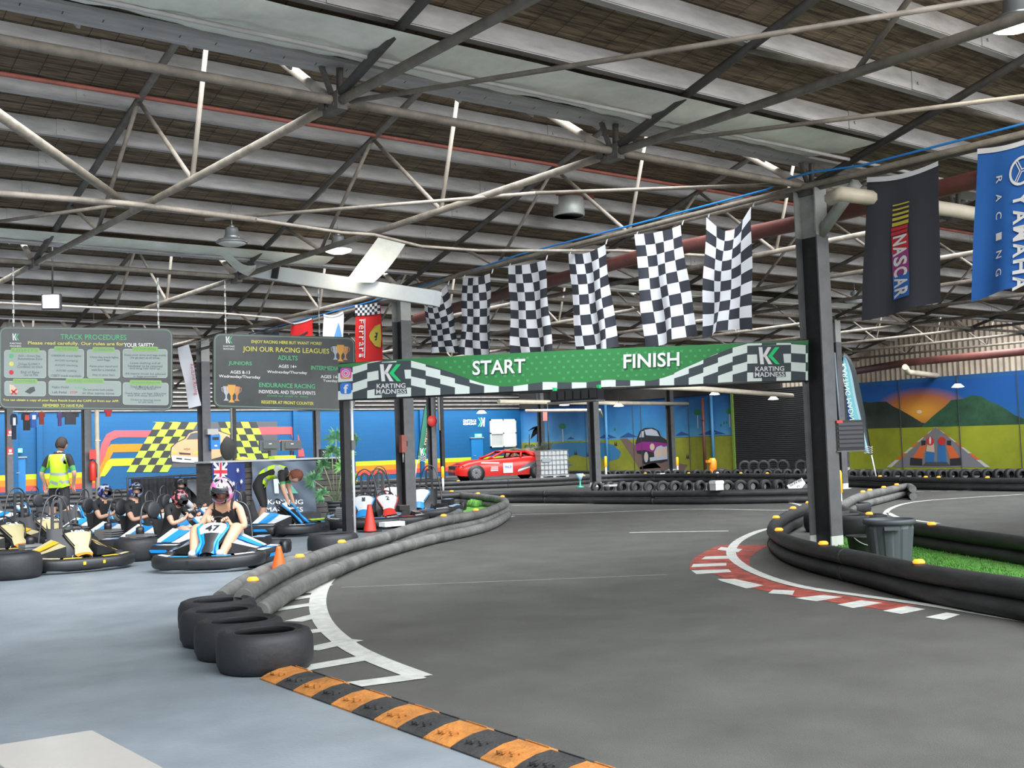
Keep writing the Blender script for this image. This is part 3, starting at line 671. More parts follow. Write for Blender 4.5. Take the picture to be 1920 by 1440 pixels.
def ring(mb, T, cx, cy, r1, r2, mt, h, n=20, ky=1.):
    for k in range(n):
        a0, a1 = 2 * PI * k / n, 2 * PI * (k + 1) / n
        mb.add([T(cx + r * math.cos(a), cy + r * ky * math.sin(a), h) for r, a in ((r1, a0), (r1, a1), (r2, a1), (r2, a0))], [(0, 1, 2, 3)], mt)
IG1 = mat('badge_pink', (.75, .12, .38), .5); IG2 = mat('badge_orange', (.85, .36, .12), .5); IG3 = mat('badge_violet', (.40, .10, .62), .5); FBK = mat('badge_blue', (.05, .22, .72), .5)
poly(m, rrect(649, 700, 21, 21, 5), IG1, TB, .006); poly(m, [(641, 707), (657, 707), (655, 710), (643, 710)], IG2, TB, .008); poly(m, [(641, 691), (657, 691), (658, 694), (640, 694)], IG3, TB, .008)
ring(m, TB, 649, 700, 7.6, 6.2, WHITE, .010, 4 * 6); ring(m, TB, 649, 700, 4.2, 2.8, WHITE, .010)
poly(m, rrect(649, 728, 21, 21, 5), FBK, TB, .006); aff_text(m, 'f', WHITE, TB, (649.5, 729), (9, 0), (0, -17), .010, .03)
m.build('badge_print', None, t)
m = MB().tube([TB(634, 683, -.03), TB(1515, 639, -.03)], .02, n=6); m.tube([TB(634, 750, -.03), TB(1515, 713, -.03)], .02, n=6); m.build('banner_rail', COLP, t)
p = G(652, 1001); t = empty('banner_post', (p.x, p.y, 0), 0, 'square black post with a white conduit carrying the left end of the start banner', 'post')
MB().box((0, 0, 1.37), (.12, .14, 2.74), COLP).build('post', None, t)
MB().tube([(.10, -.06, 0), (.10, -.06, 2.2)], .022, WHITE).box((.10, -.06, 1.45), (.07, .06, .16), COLG).build('conduit', None, t)
# timing light box under the banner
TX_ = plane_T(G(1115, 905) , (-.61, -.79, 0)) if False else None
def boxpx(name, x0, y0, x1, y1, d, depth, mt, label, cat, extra=None, parent=None):
    """box whose camera-side face spans the pixel rectangle at distance d"""
    c = EYE + ray((x0 + x1) / 2, (y0 + y1) / 2) * (d / F_PX); w_ = (x1 - x0) * d / F_PX; h_ = (y1 - y0) * d / F_PX
    rz = math.atan2(c.y, c.x) - PI / 2
    return c, w_, h_, rz
LBX = mat('light_box_black', (.018, .018, .02), .35)
c, w_, h_, rz = boxpx('', 1030, 731, 1133, 752, 12.6, .3, None, '', '')
t = empty('timing_light_box', c, math.radians(-72), 'black segmented light box hanging under the middle of the banner', 'light box')
MB().box((0, 0, 0), (w_ * 1.0, .14, h_), LBX).box((0, -.02, -h_ / 2 - .008), (w_ * 1.03, .2, .016), COLG).build('housing', None, t)
for i in range(6): MB().box((-w_ / 2 + w_ * (i + .5) / 6, -.078, .004), (w_ / 6 - .02, .02, h_ - .03), mat('light_cell', (.03, .03, .032), .25)).build('light_cell', None, t)
for s_ in (-1, 1): MB().box((s_ * (w_ / 2 - .02), .0, h_ / 2 + .015), (.03, .05, .05), LG).build('strap', None, t)
# ================================================================== painted walls
TL = plane_T((0, YB, 0), (0, -1, 0)); TE = plane_T((XE, 0, 0), (-1, 0, 0))
wall_l = bpy.data.objects['wall_left']; wall_e = bpy.data.objects['wall_back']
P_Y = brickmat('stripe_lime', (.50, .62, .02)); P_O = brickmat('stripe_orange', (.78, .22, .01)); P_R = brickmat('stripe_red', (.70, .07, .05)); P_PK = brickmat('stripe_coral', (.72, .09, .10))
P_LG = brickmat('check_lime', (.40, .58, .06)); P_DK = brickmat('check_dark', (.035, .037, .04)); P_CAR = mat('mural_car_orange', (.72, .32, .17), .6); P_CW = mat('mural_pale', (.62, .60, .60), .6); P_GY = mat('mural_grey', (.075, .08, .09), .6)
def paint(polys, parent, T, name='wall_paint'):
    m = MB()
    for pts, mt, h in polys: poly(m, pts, mt, T, h)
    return m.build(name, None, parent)
# bands along the whole left wall (lime, orange, red)
m = MB()
for xa, xb in ((XW, atY(YB, 187, 880).x), (atY(YB, 640, 880).x, XE)):
    for z0, z1, mt in ((.72, .93, P_Y), (.46, .72, P_O), (.24, .46, P_R)):
        m.add([(xa, YB - .01, z0), (xb, YB - .01, z0), (xb, YB - .01, z1), (xa, YB - .01, z1)], [(0, 1, 2, 3)], mt)
m.build('stripe_paint', None, wall_l)
def ZL(pts): return pts
W = []
# ribbons of the racing mural
W += [([(187, 848), (190, 832), (200, 814), (215, 807), (287, 807), (275, 820), (222, 820), (208, 826), (202, 840), (196, 858), (187, 872)], P_PK, .012),
      ([(187, 874), (196, 858), (202, 840), (208, 833), (268, 832), (260, 847), (212, 848), (205, 862), (196, 880), (187, 898)], P_O, .013),
      ([(187, 893), (200, 866), (208, 860), (255, 859), (244, 873), (210, 874), (202, 886), (196, 893)], P_Y, .014),
      ([(480, 801), (545, 800), (553, 803), (560, 818), (562, 828), (549, 828), (546, 814), (488, 815)], P_PK, .012), ([(490, 826), (550, 825), (552, 828), (490, 829)], P_O, .013),
      ([(548, 842), (568, 841), (571, 856), (550, 856)], P_PK, .012)]
# left checker: rows slant
def quad_rows(x0, y0, x1, y1, cols, rows, slx, mts, h=.016):
    for r in range(rows):
        for c_ in range(cols):
            ya, yb = y0 + (y1 - y0) * r / rows, y0 + (y1 - y0) * (r + 1) / rows
            sa, sb = slx * r / rows, slx * (r + 1) / rows
            xa, xb = x0 + (x1 - x0) * c_ / cols, x0 + (x1 - x0) * (c_ + 1) / cols
            W.append(([(xa + sa, ya), (xb + sa, ya), (xb + sb, yb), (xa + sb, yb)], mts[(r + c_) % 2], h))
W.append(([(292, 792), (520, 790), (520, 872), (318, 877)], P_GY, .010))
quad_rows(293, 792, 369, 791, 5, 1, -8, (P_LG, P_DK)); W.pop(); 
quad_rows(293, 792, 370, 885, 5, 7, -56, (P_LG, P_DK))
quad_rows(408, 791, 480, 862, 5, 6, 30, (P_DK, P_LG))
# painted orange race car
W += [([(321, 868), (318, 850), (320, 838), (330, 829), (345, 822), (352, 812), (362, 807), (385, 805), (410, 807), (432, 815), (436, 830), (428, 845), (418, 856), (416, 862), (396, 862), (380, 869), (340, 868)], P_DK, .020),
      ([(323, 865), (320, 850), (322, 839), (332, 830), (347, 823), (354, 813), (364, 808.5), (385, 807), (410, 809), (430, 816), (433, 830), (424, 845), (414, 856), (396, 861), (380, 864)], P_CAR, .024),
      ([(323, 865), (320.5, 854), (374, 858), (396, 857), (396, 862), (380, 868), (340, 867)], P_CW, .028),
      ([(349, 824), (357, 813), (366, 811), (385, 810), (385, 823)], P_GY, .030), ([(402, 812), (410, 812), (413, 822), (402, 828)], P_GY, .030),
      ([(335, 848), (357, 850), (357, 853), (336, 852)], P_DK, .030), ([(330, 858), (341, 859), (341, 862), (330, 861)], P_DK, .030), ([(345, 860), (358, 861), (358, 863), (345, 862)], P_DK, .030),
      ([(322, 844), (329, 846), (330, 850), (323, 849)], P_LG, .030), ([(362, 849), (371, 847), (373, 850), (364, 852)], P_LG, .030), ([(343, 842), (350, 840), (357, 842), (350, 844)], P_DK, .030), ([(345, 842), (350, 841), (355, 842), (350, 843)], P_CAR, .032)]
paint(W, wall_l, TL, 'racing_mural')
# doors, exit signs, window, mirrored lettering
EXG = mat('exit_sign_green', (.12, .75, .45), .4, emit=1.6)
BLUD = mat('blue_door', (.012, .17, .42), .5)
for n, (x0, x1, y0, y1) in enumerate(((24, 47, 859, 925), (884, 904, 822, 880))):
    A = TL(x0, y1); B = TL(x1, y0); zt = B.z
    d_ = MB().box(((A.x + B.x) / 2, YB - .03, zt / 2), (B.x - A.x, .06, zt)).build('door_%d' % (n + 1), BLUD); tag(d_, kind='structure')
    MB().box(((A.x + B.x) / 2, YB - .05, zt + .04), (B.x - A.x + .1, .1, .05)).build('lintel', COLT, d_); MB().tube([(A.x + .12, YB - .06, 1.0), (A.x + .12, YB - .14, 1.0), (A.x + .24, YB - .14, 1.0)], .015).build('door_handle', COLT, d_)
for (px, py, lb) in ((30.5, 845, 'green glowing exit sign on the blue wall, far left'), (895, 816.5, 'green glowing exit sign by the mirrored wall logo')):
    c = TL(px, py); t = empty('exit_sign', (c.x, YB - .08, c.z), 0, lb, 'exit sign', 'exit signs')
    MB().box((0, 0, 0), (.42, .06, .17), EXG).build('panel', None, t); m = MB(); m.box((-.04, -.035, 0), (.05, .01, .1), WHITE).box((.08, -.035, 0), (.1, .01, .08), WHITE); m.build('pictogram', None, t)
A, B = TL(920, 838), TL(965, 787)
wn = empty('window_1', (0, YB - .02, 0), kind='structure')
cx, cz, ww, hh = (A.x + B.x) / 2, (A.z + B.z) / 2, B.x - A.x, B.z - A.z
FR = mat('window_frame', (.66, .66, .62), .5)
SKYG = mat('daylit_pane', (.95, .98, 1), .3, emit=1.5)
for i in (0, 1):
    for j in (0, 1):
        MB().box((cx + (i - .5) * ww / 2, 0, cz + (j - .5) * hh / 2), (ww / 2 - .06, .02, hh / 2 - .06), mat('board_pane', (.5, .5, .46), .6) if (i, j) == (0, 0) else SKYG).build('pane', None, wn)
m = MB()
for i in (-1, 0, 1): m.box((cx + i * ww / 2, -.02, cz), (.07, .07, hh + .07)).box((cx, -.02, cz + i * hh / 2), (ww + .07, .07, .07))
m.build('window_frame', FR, wn)
m = MB(); kk(m, TL, 895, 783, 14, 17, WHITE, mat('wall_logo_green', (.08, .45, .25), .6), off=.02, mirror=True)
for tx, y in (('KARTING', 789), ('MADNESS', 794.5)): aff_text(m, tx, WHITE, TL, (880, y), (-24, 0), (0, -5), .02, .02)
m.build('wall_logo_paint', None, wall_l)
# ---------------- end wall murals
def gradmat(name, stops, sun=None):
    m = mat(name, (1, 1, 1), .65); nt = m.node_tree; b = nt.nodes['Principled BSDF']; L = nt.links
    tc = nt.nodes.new('ShaderNodeTexCoord'); sp = nt.nodes.new('ShaderNodeSeparateXYZ'); L.new(tc.outputs['Object'], sp.inputs[0])
    mr = nt.nodes.new('ShaderNodeMapRange'); mr.inputs[1].default_value = 1.3; mr.inputs[2].default_value = 3.5; L.new(sp.outputs[2], mr.inputs[0])
    nz = nt.nodes.new('ShaderNodeTexNoise'); nz.inputs['Scale'].default_value = .9; L.new(tc.outputs['Object'], nz.inputs['Vector'])
    ad = nt.nodes.new('ShaderNodeMath'); ad.operation = 'MULTIPLY_ADD'; ad.inputs[1].default_value = .5; ad.inputs[2].default_value = -.25; L.new(nz.outputs[0], ad.inputs[0])
    a2 = nt.nodes.new('ShaderNodeMath'); a2.operation = 'ADD'; L.new(ad.outputs[0], a2.inputs[0]); L.new(mr.outputs[0], a2.inputs[1])
    r = nt.nodes.new('ShaderNodeValToRGB'); L.new(a2.outputs[0], r.inputs[0])
    while len(r.color_ramp.elements) < len(stops): r.color_ramp.elements.new(.5)
    for e, (p_, c_) in zip(r.color_ramp.elements, stops): e.position = p_; e.color = (*c_, 1)
    out = r.outputs[0]
    if sun:
        vd = nt.nodes.new('ShaderNodeVectorMath'); vd.operation = 'SUBTRACT'; vd.inputs[1].default_value = sun; L.new(tc.outputs['Object'], vd.inputs[0])
        vs = nt.nodes.new('ShaderNodeVectorMath'); vs.operation = 'MULTIPLY'; vs.inputs[1].default_value = (0, .45, 1.0); L.new(vd.outputs[0], vs.inputs[0])
        ln = nt.nodes.new('ShaderNodeVectorMath'); ln.operation = 'LENGTH'; L.new(vs.outputs[0], ln.inputs[0])
        r2 = nt.nodes.new('ShaderNodeValToRGB'); r2.color_ramp.interpolation = 'EASE'
        for p_, c_ in ((0, (.95, .62, .25, 1)), (.1, (.80, .32, .03, 1)), (.45, (.55, .17, .03, 1))):
            pass
        r2.color_ramp.elements[0].position = 0; r2.color_ramp.elements[0].color = (.90, .42, .05, 1); r2.color_ramp.elements[1].position = .7; r2.color_ramp.elements[1].color = (.55, .17, .05, 1)
        L.new(ln.outputs['Value'], r2.inputs[0])
        r3 = nt.nodes.new('ShaderNodeMapRange'); r3.inputs[1].default_value = .95; r3.inputs[2].default_value = .6; L.new(ln.outputs['Value'], r3.inputs[0])
        mx = nt.nodes.new('ShaderNodeMix'); mx.data_type = 'RGBA'; L.new(r3.outputs[0], mx.inputs[0]); L.new(out, mx.inputs[6]); L.new(r2.outputs[0], mx.inputs[7]); out = mx.outputs[2]
    L.new(out, b.inputs['Base Color']); return m
SK1 = gradmat('mural_sky_left', [(0, (.16, .45, .68)), (.3, (.06, .28, .56)), (1, (.012, .09, .30))])
sc_ = TE(1724, 772)
SK2 = gradmat('mural_sky_right', [(0, (.03, .16, .42)), (.5, (.012, .12, .40)), (1, (.01, .10, .40))], tuple(sc_))
OLV = mat('mural_field', (.30, .32, .035), .7, var=.25, vscale=.9); OLV2 = mat('mural_field_bright', (.33, .37, .025), .7, var=.25, vscale=.5)
MTN = mat('mural_mountain_green', (.035, .105, .055), .7, var=.5, vscale=1.1); MTD = mat('mural_mountain_dark', (.035, .05, .038), .7, var=.4, vscale=1.5); MTB = mat('mural_hill_blue', (.03, .09, .28), .7)
POND = mat('mural_pond', (.05, .22, .42), .6); DIRT = mat('mural_road', (.20, .13, .11), .7); CARB = mat('mural_car_black', (.03, .03, .035), .6); PURP = mat('mural_car_purple', (.28, .03, .22), .6); CHR = mat('mural_chrome', (.50, .55, .62), .6); CRM = mat('mural_cream', (.70, .52, .38), .6)
TRK = mat('mural_track', (.22, .22, .24), .7); ORG = mat('mural_orange', (.75, .16, .05), .6); JB = mat('mural_jersey_blue', (.04, .18, .45), .6); GRT = mat('mural_tree', (.03, .20, .08), .7)
E_ = []
E_ += [([(975, 757), (1100, 752), (1230, 745), (1386, 737), (1388, 816), (1200, 823), (1030, 828), (975, 830)], SK1, .006),
       ([(975, 830), (1030, 828), (1200, 823), (1388, 815), (1390, 890), (975, 895)], OLV, .006),
       ([(1006, 833), (1060, 830), (1120, 828), (1150, 834), (1165, 848), (1160, 860), (1145, 864), (1130, 860), (1118, 850), (1100, 858), (1080, 852), (1060, 860), (1062, 868), (1075, 872), (1060, 876), (1015, 868)], POND, .012),
       ([(1063, 824), (1070, 819), (1078, 823)], MTB, .010), ([(1122, 822), (1133, 815), (1142, 815), (1157, 821)], MTB, .010), ([(1161, 821), (1178, 811), (1196, 819)], MTB, .010), ([(1266, 817), (1278, 809), (1295, 816)], MTB, .010), ([(1308, 816), (1336, 805), (1362, 814)], MTB, .010),
       ([(1163, 822), (1176, 822), (1240, 877), (1200, 880)], DIRT, .012), ([(1200, 876), (1240, 862), (1290, 872), (1280, 885), (1200, 885)], DIRT, .012),
       # old dark car with a purple bonnet
       ([(1192, 830), (1196, 818), (1200, 808), (1210, 802), (1225, 802), (1236, 808), (1240, 818), (1252, 826), (1258, 836), (1258, 862), (1240, 868), (1220, 868), (1212, 872), (1205, 868), (1203, 852), (1195, 850)], CARB, .020),
       ([(1209, 806), (1222, 804), (1232, 808), (1237, 818), (1212, 816)], CHR, .026), ([(1199, 820), (1203, 809), (1208, 808), (1208, 820)], CHR, .026),
       ([(1192, 834), (1205, 828), (1235, 829), (1254, 832), (1255, 846), (1232, 850), (1210, 844), (1193, 845)], PURP, .026),
       ([(1227, 848), (1232, 838), (1240, 835), (1246, 838), (1252, 836), (1257, 846), (1257, 858), (1228, 858)], CHR, .030), ([(1230, 849), (1234, 841), (1240, 840), (1241, 856), (1230, 856)], CRM, .034), ([(1243, 842), (1252, 840), (1255, 848), (1255, 855), (1243, 856)], CRM, .034),
       ([(1219, 858), (1258, 852), (1258, 860), (1220, 865)], CHR, .036)]
ring_polys = []
def disc(cx, cy, rx, ry, mt, h, n=14): return ([(cx + rx * math.cos(2 * PI * k / n), cy + ry * math.sin(2 * PI * k / n)) for k in range(n)], mt, h)
E_ += [disc(1224, 838, 4.5, 6.5, CRM, .038), disc(1212.5, 857, 6, 13, CARB, .030), disc(1212.5, 857, 4, 10, CHR, .034), disc(1212.5, 856, 2.5, 6, CRM, .038)]
for (tx, ty) in ((1308, 773), (1368, 771), (1055, 799)): E_ += [disc(tx, ty, 7, 5.5, GRT, .014), ([(tx - 1, ty), (tx + 1, ty), (tx + 2, ty + 30), (tx, ty + 30)], CHR, .012)]
for (tx, ty) in ((1352, 797), (1358, 793), (1363, 792), (1153, 805)): E_ += [disc(tx, ty, 1.6, 3, GRT, .014, 8)]
for (tx, ty) in ((1080, 853), (1103, 856), (1064, 872), (1290, 860), (1155, 836)): E_ += [([(tx - 3, ty), (tx - 2, ty - 9), (tx, ty - 2), (tx + 1, ty - 10), (tx + 3, ty)], MTD, .016)]
# right mural: sunset, mountains, track with kart
E_ += [([(1520, 733), (1614, 725), (1916, 703), (2100, 690), (2100, 800), (1520, 806)], SK2, .006), ([(1520, 806), (1610, 803), (1770, 799), (1916, 794), (2100, 788), (2100, 880), (1520, 880)], OLV2, .008),
       disc(1724, 772, 5, 3.5, mat('mural_sun', (.95, .72, .5), .6), .010),
       ([(1615, 752), (1630, 755), (1650, 753), (1662, 753), (1675, 762), (1688, 768), (1712, 782), (1728, 792), (1760, 800), (1615, 804)], MTD, .012),
       ([(1728, 800), (1752, 778), (1772, 762), (1784, 750), (1805, 748), (1822, 741), (1840, 743), (1855, 752), (1875, 760), (1888, 768), (1902, 778), (1922, 786), (1922, 795), (1770, 800)], MTN, .014),
       ([(1916, 760), (1980, 740), (2100, 720), (2100, 788), (1916, 794)], SK2, .013),
       ([(1755, 801), (1850, 876), (1675, 876)], TRK, .016)]
for (ax, ay, bx, by) in ((1754, 801, 1672, 876), (1756, 801, 1848, 876)):
    for k in range(9):
        f0, f1 = (k / 9) ** 1.7, ((k + 1) / 9) ** 1.7; wd = 1 + 8 * f1; s_ = -1 if bx < ax else 1
        P = lambda f: (ax + (bx - ax) * f, ay + (by - ay) * f)
        a, b = P(f0), P(f1); E_.append(([a, b, (b[0] + s_ * wd, b[1]), (a[0] + s_ * (1 + 8 * f0), a[1])], ORG if k % 2 else P_CW, .020))
for s_ in (-1, 1):
    cx = 1756
    E_ += [([(cx + s_ * 18, 834), (cx + s_ * 30, 836), (cx + s_ * 44, 858), (cx + s_ * 26, 862)], ORG, .024), ([(cx + s_ * 20, 826), (cx + s_ * 28, 826), (cx + s_ * 28, 836), (cx + s_ * 20, 836)], CARB, .022),
           ([(cx + s_ * 26, 860), (cx + s_ * 48, 858), (cx + s_ * 49, 872), (cx + s_ * 26, 873)], CARB, .028), ([(cx + s_ * 3, 848), (cx + s_ * 18, 846), (cx + s_ * 20, 866), (cx + s_ * 4, 868)], JB, .030),
           ([(cx + s_ * 4, 832), (cx + s_ * 16, 830), (cx + s_ * 19, 846), (cx + s_ * 3, 849)], CRM if s_ < 0 else JB, .028), disc(cx + s_ * 11, 827, 7.5, 8, SIGNR, .034)]
E_ += [([(1738, 866), (1776, 866), (1782, 873), (1730, 873)], P_GY, .034), disc(1745, 826, 2, 7, WHITE, .038)]
paint(E_, wall_e, TE, 'landscape_mural')
# panel joints, downpipes on the end wall
m = MB()
for px in (1101, 1190, 1205, 1295, 1693, 1803, 1916):
    p = TE(px, 850); m.box((XE - .045, p.y, Zw / 2), (.012, .03, Zw))
m.build('panel_joint', P_GY, wall_e)
SKB = mat('downpipe_blue', (.08, .28, .52), .5)
for px, lb in ((1142, 'pale blue downpipe on the mural by the painted pond'), (1341, 'pale blue downpipe on the mural near the black shutter')):
    p = TE(px, 850); tag(MB().tube([(XE - .12, p.y, 0), (XE - .12, p.y, 3.4)], .07, n=10).box((XE - .1, p.y, 1.7), (.1, .2, .04)).build('downpipe', SKB if px < 1300 else SKB), lb, 'pipe')
p = TE(1331, 850); t = empty('rusty_standpipe', (XE - .35, p.y, 0), 0, 'rusty brown standpipe in front of the mural near the black shutter', 'pipe')
MB().tube([(0, 0, 0), (0, 0, 3.3)], .07, n=10).box((0, 0, 2.3), (.2, .2, .04)).build('pipe', MAIN, t)
# roller shutter door
A, B = TE(1386, 880), TE(1530, 733); yc, wd = (A.y + B.y) / 2, abs(A.y - B.y); zt = 3.5
d_ = empty('door_3', (XE - .16, yc, 0), kind='structure'); SHT = mat('shutter_dark', (.045, .045, .047), .45, .3)
ns = 42
for k in range(ns):
    z = zt * (k + .5) / ns; m = MB(); m.add([(0, -wd / 2, z - .042), (0, wd / 2, z - .042), (-.03, wd / 2, z - .015), (-.03, -wd / 2, z - .015), (-.03, wd / 2, z + .015), (-.03, -wd / 2, z + .015), (0, wd / 2, z + .042), (0, -wd / 2, z + .042)], [(0, 1, 2, 3), (3, 2, 4, 5), (5, 4, 6, 7)])
    m.build('slat', SHT, d_)
MB().box((-.02, wd / 2 + .06, zt / 2), (.12, .12, zt + .1)).build('door_frame', mat('frame_green', (.16, .26, .04), .6), d_)
# gable cladding above the murals: corrugated translucent sheet lit from outside
GAB = mat('gable_sheet', (.50, .42, .33), .6, var=.25, vscale=1.5)
m = MB(); y0, y1 = YW, YB; n = int((y1 - y0) / .11); vs = []
for i in range(n + 1):
    y = y0 + (y1 - y0) * i / n; x = XE + .02 + (.05 if i % 2 else 0); vs += [(x, y, Zw - .02), (x, y, 7.0)]
m.add(vs, [(2 * i, 2 * i + 2, 2 * i + 3, 2 * i + 1) for i in range(n)])
m.build('gable_cladding', GAB, wall_e)
MB().box((XE - .06, (YB + 31) / 2, (Zw + 7) / 2), (.1, YB - 31, 7 - Zw)).build('dark_cladding', DARKW, wall_e)
# clothes hanging below the rules board (jerseys on a line)
for px, py, w_, h_, c1_, lb in ((26, 800, 10, 48, (.03, .04, .07), 'black team shirt hanging far left below the rules board'), (50, 790, 15, 34, (.04, .04, .045), 'black shirt with red chest hanging below the rules board'), (63, 788, 13, 28, (.05, .14, .45), 'blue and white shirt hanging below the rules board'),
                                (78, 784, 10, 24, (.30, .06, .05), 'maroon shirt hanging below the rules board'), (112, 786, 8, 26, (.12, .08, .22), 'violet striped shirt hanging below the rules board'), (132, 784, 24, 24, (.07, .07, .08), 'grey hooded top hanging below the rules board'), (203, 774, 12, 14, (.5, .05, .06), 'red cap hanging below the right end of the rules board')):
    c = atY(27.5, px, py - h_ / 2); s_ = c.length / F_PX if False else (c - EYE).dot(FWD) / F_PX
    t = empty('hanging_shirt', c, 0, lb, 'shirt', 'shirts on a line'); ww, hh = w_ * s_ * 1.25, h_ * s_
    MT_ = mat('shirt_%d' % px, c1_, .8, var=.2)
    prof = [(-.28, 0), (.28, 0), (.5, -.1), (.5, -.42), (.36, -.42), (.33, -.2), (.33, -1), (-.33, -1), (-.33, -.2), (-.36, -.42), (-.5, -.42), (-.5, -.1)]
    m = MB(); m.prism([(a * ww, b * hh) for a, b in prof], -.02, .03, MT_, T=lambda a, b, h: (a, h + .02 * math.sin(a * 20), b)); m.build('cloth', None, t)
    if px in (26, 50, 63): MB().box((0, -.03, -.3 * hh), (ww * .4, .01, hh * .3), SIGNR if px == 50 else WHITE).build('print', None, t)
    MB().tube([(0, 0, 0), (0, 0, .15), (.03, 0, .2)], .006, n=5).build('hook', GALV, t)
P1, P2 = atY(27.5, -10, 757), atY(27.5, 225, 752)
tag(MB().tube([P1, P2], .03, n=6).build('clothes_rail', COLP), 'dark rail carrying hanging shirts behind the rules board', 'rail')
# ================================================================== hanging rule boards
YS = 17.75
TS = plane_T((0, YS, 0), (0, -1, 0))
BRD = mat('board_dark', (.058, .065, .068), .3, var=.25, vscale=1.2); BRE = mat('board_edge', (.16, .26, .20), .4); PAN = mat('panel_pale', (.30, .36, .34), .45); PANE = mat('panel_edge', (.42, .48, .44), .45); TGL = mat('tag_green', (.22, .42, .10), .45); TXD = mat('text_dark', (.10, .13, .14), .5); TXY = mat('text_yellow', (.66, .62, .12), .5); TXG = mat('text_green', (.10, .42, .20), .5); GOLD = mat('trophy_gold', (.70, .36, .07), .5); SILV = mat('trophy_silver', (.45, .48, .55), .5); BRZ = mat('trophy_bronze', (.52, .25, .12), .5)
def board(cx, cy, w_, h_, sl, label, art, chains):
    t = empty('rules_board', (0, 0, 0), 0, label, 'board')
    def Ts(a, b, h=0.): return TS(a, b + sl * (a - cx), h)
    o_ = rrect(cx, cy, w_, h_, 14, 5); m = MB(); m.add([Ts(a, b, -.04) for a, b in o_] + [Ts(a, b, 0) for a, b in o_], [tuple(range(len(o_))), tuple(range(len(o_), 2 * len(o_)))] + [(i, (i + 1) % len(o_), len(o_) + (i + 1) % len(o_), len(o_) + i) for i in range(len(o_))], BRD)
    m.build('panel', None, t)
    a_, b_ = rrect(cx, cy, w_ - 4, h_ - 4, 12, 5), rrect(cx, cy, w_ - 7, h_ - 7, 11, 5); n = len(a_)
    m = MB()
    for i in range(n): m.add([Ts(*q, .003) for q in (a_[i], a_[(i + 1) % n], b_[(i + 1) % n], b_[i])], [(0, 1, 2, 3)], BRE)
    m.build('border', None, t)
    m = MB(); art(m, Ts); m.build('print', None, t)
    m = MB()
    for c_ in chains:
        p = Ts(c_, cy - h_ / 2 + 2, -.02); nlk = int((4.3 - p.z) / .07)
        for k in range(nlk): m.box((p.x, p.y, p.z + .035 + k * .07), (.03 if k % 2 else .01, .01 if k % 2 else .03, .062))
    tag(m.build('chain', GALV, t), kind='stuff')
    return t
def trophy(m, T, cx, cy, s):
    for dx, mt, k in ((-6, SILV, .9), (6, BRZ, .9), (0, GOLD, 1.1)):
        h_ = .004 + .002 * (dx == 0); q = s * k
        poly(m, [(cx + dx * s / 9 - 4 * q / 9, cy - 9 * q / 9), (cx + dx * s / 9 + 4 * q / 9, cy - 9 * q / 9), (cx + dx * s / 9 + 3 * q / 9, cy - 1 * q / 9), (cx + dx * s / 9 + 1 * q / 9, cy + 2 * q / 9), (cx + dx * s / 9 + 1 * q / 9, cy + 6 * q / 9), (cx + dx * s / 9 + 3.4 * q / 9, cy + 9 * q / 9), (cx + dx * s / 9 - 3.4 * q / 9, cy + 9 * q / 9), (cx + dx * s / 9 - 1 * q / 9, cy + 6 * q / 9), (cx + dx * s / 9 - 1 * q / 9, cy + 2 * q / 9), (cx + dx * s / 9 - 3 * q / 9, cy - 1 * q / 9)], mt, T, h_)
        for sg in (-1, 1):
            x_ = cx + dx * s / 9 + sg * 5.2 * q / 9
            poly(m, [(x_ - sg * 1.5 * q / 9, cy - 7.5 * q / 9), (x_ + sg * .8 * q / 9, cy - 7.5 * q / 9), (x_ + sg * .3 * q / 9, cy - 3 * q / 9), (x_ - sg * 2 * q / 9, cy - 1 * q / 9), (x_ - sg * .4 * q / 9, cy - 3.5 * q / 9), (x_, cy - 6.5 * q / 9)], mt, T, h_ + .0005)
def txt(m, T, s, c, w_, h_, mt, bold=.012, h=.006): aff_text(m, s, mt, T, c, (w_, 0), (0, -h_), h, bold)
def kmlogo(m, T, x, y, s=1.):
    kk(m, T, x - 6 * s, y, 13 * s, 13 * s, WHITE, TXG, off=.004); txt(m, T, 'KARTING', (x, y + 18.5 * s), 21 * s, 3 * s, WHITE); txt(m, T, 'MADNESS', (x, y + 23.5 * s), 21 * s, 3 * s, WHITE)
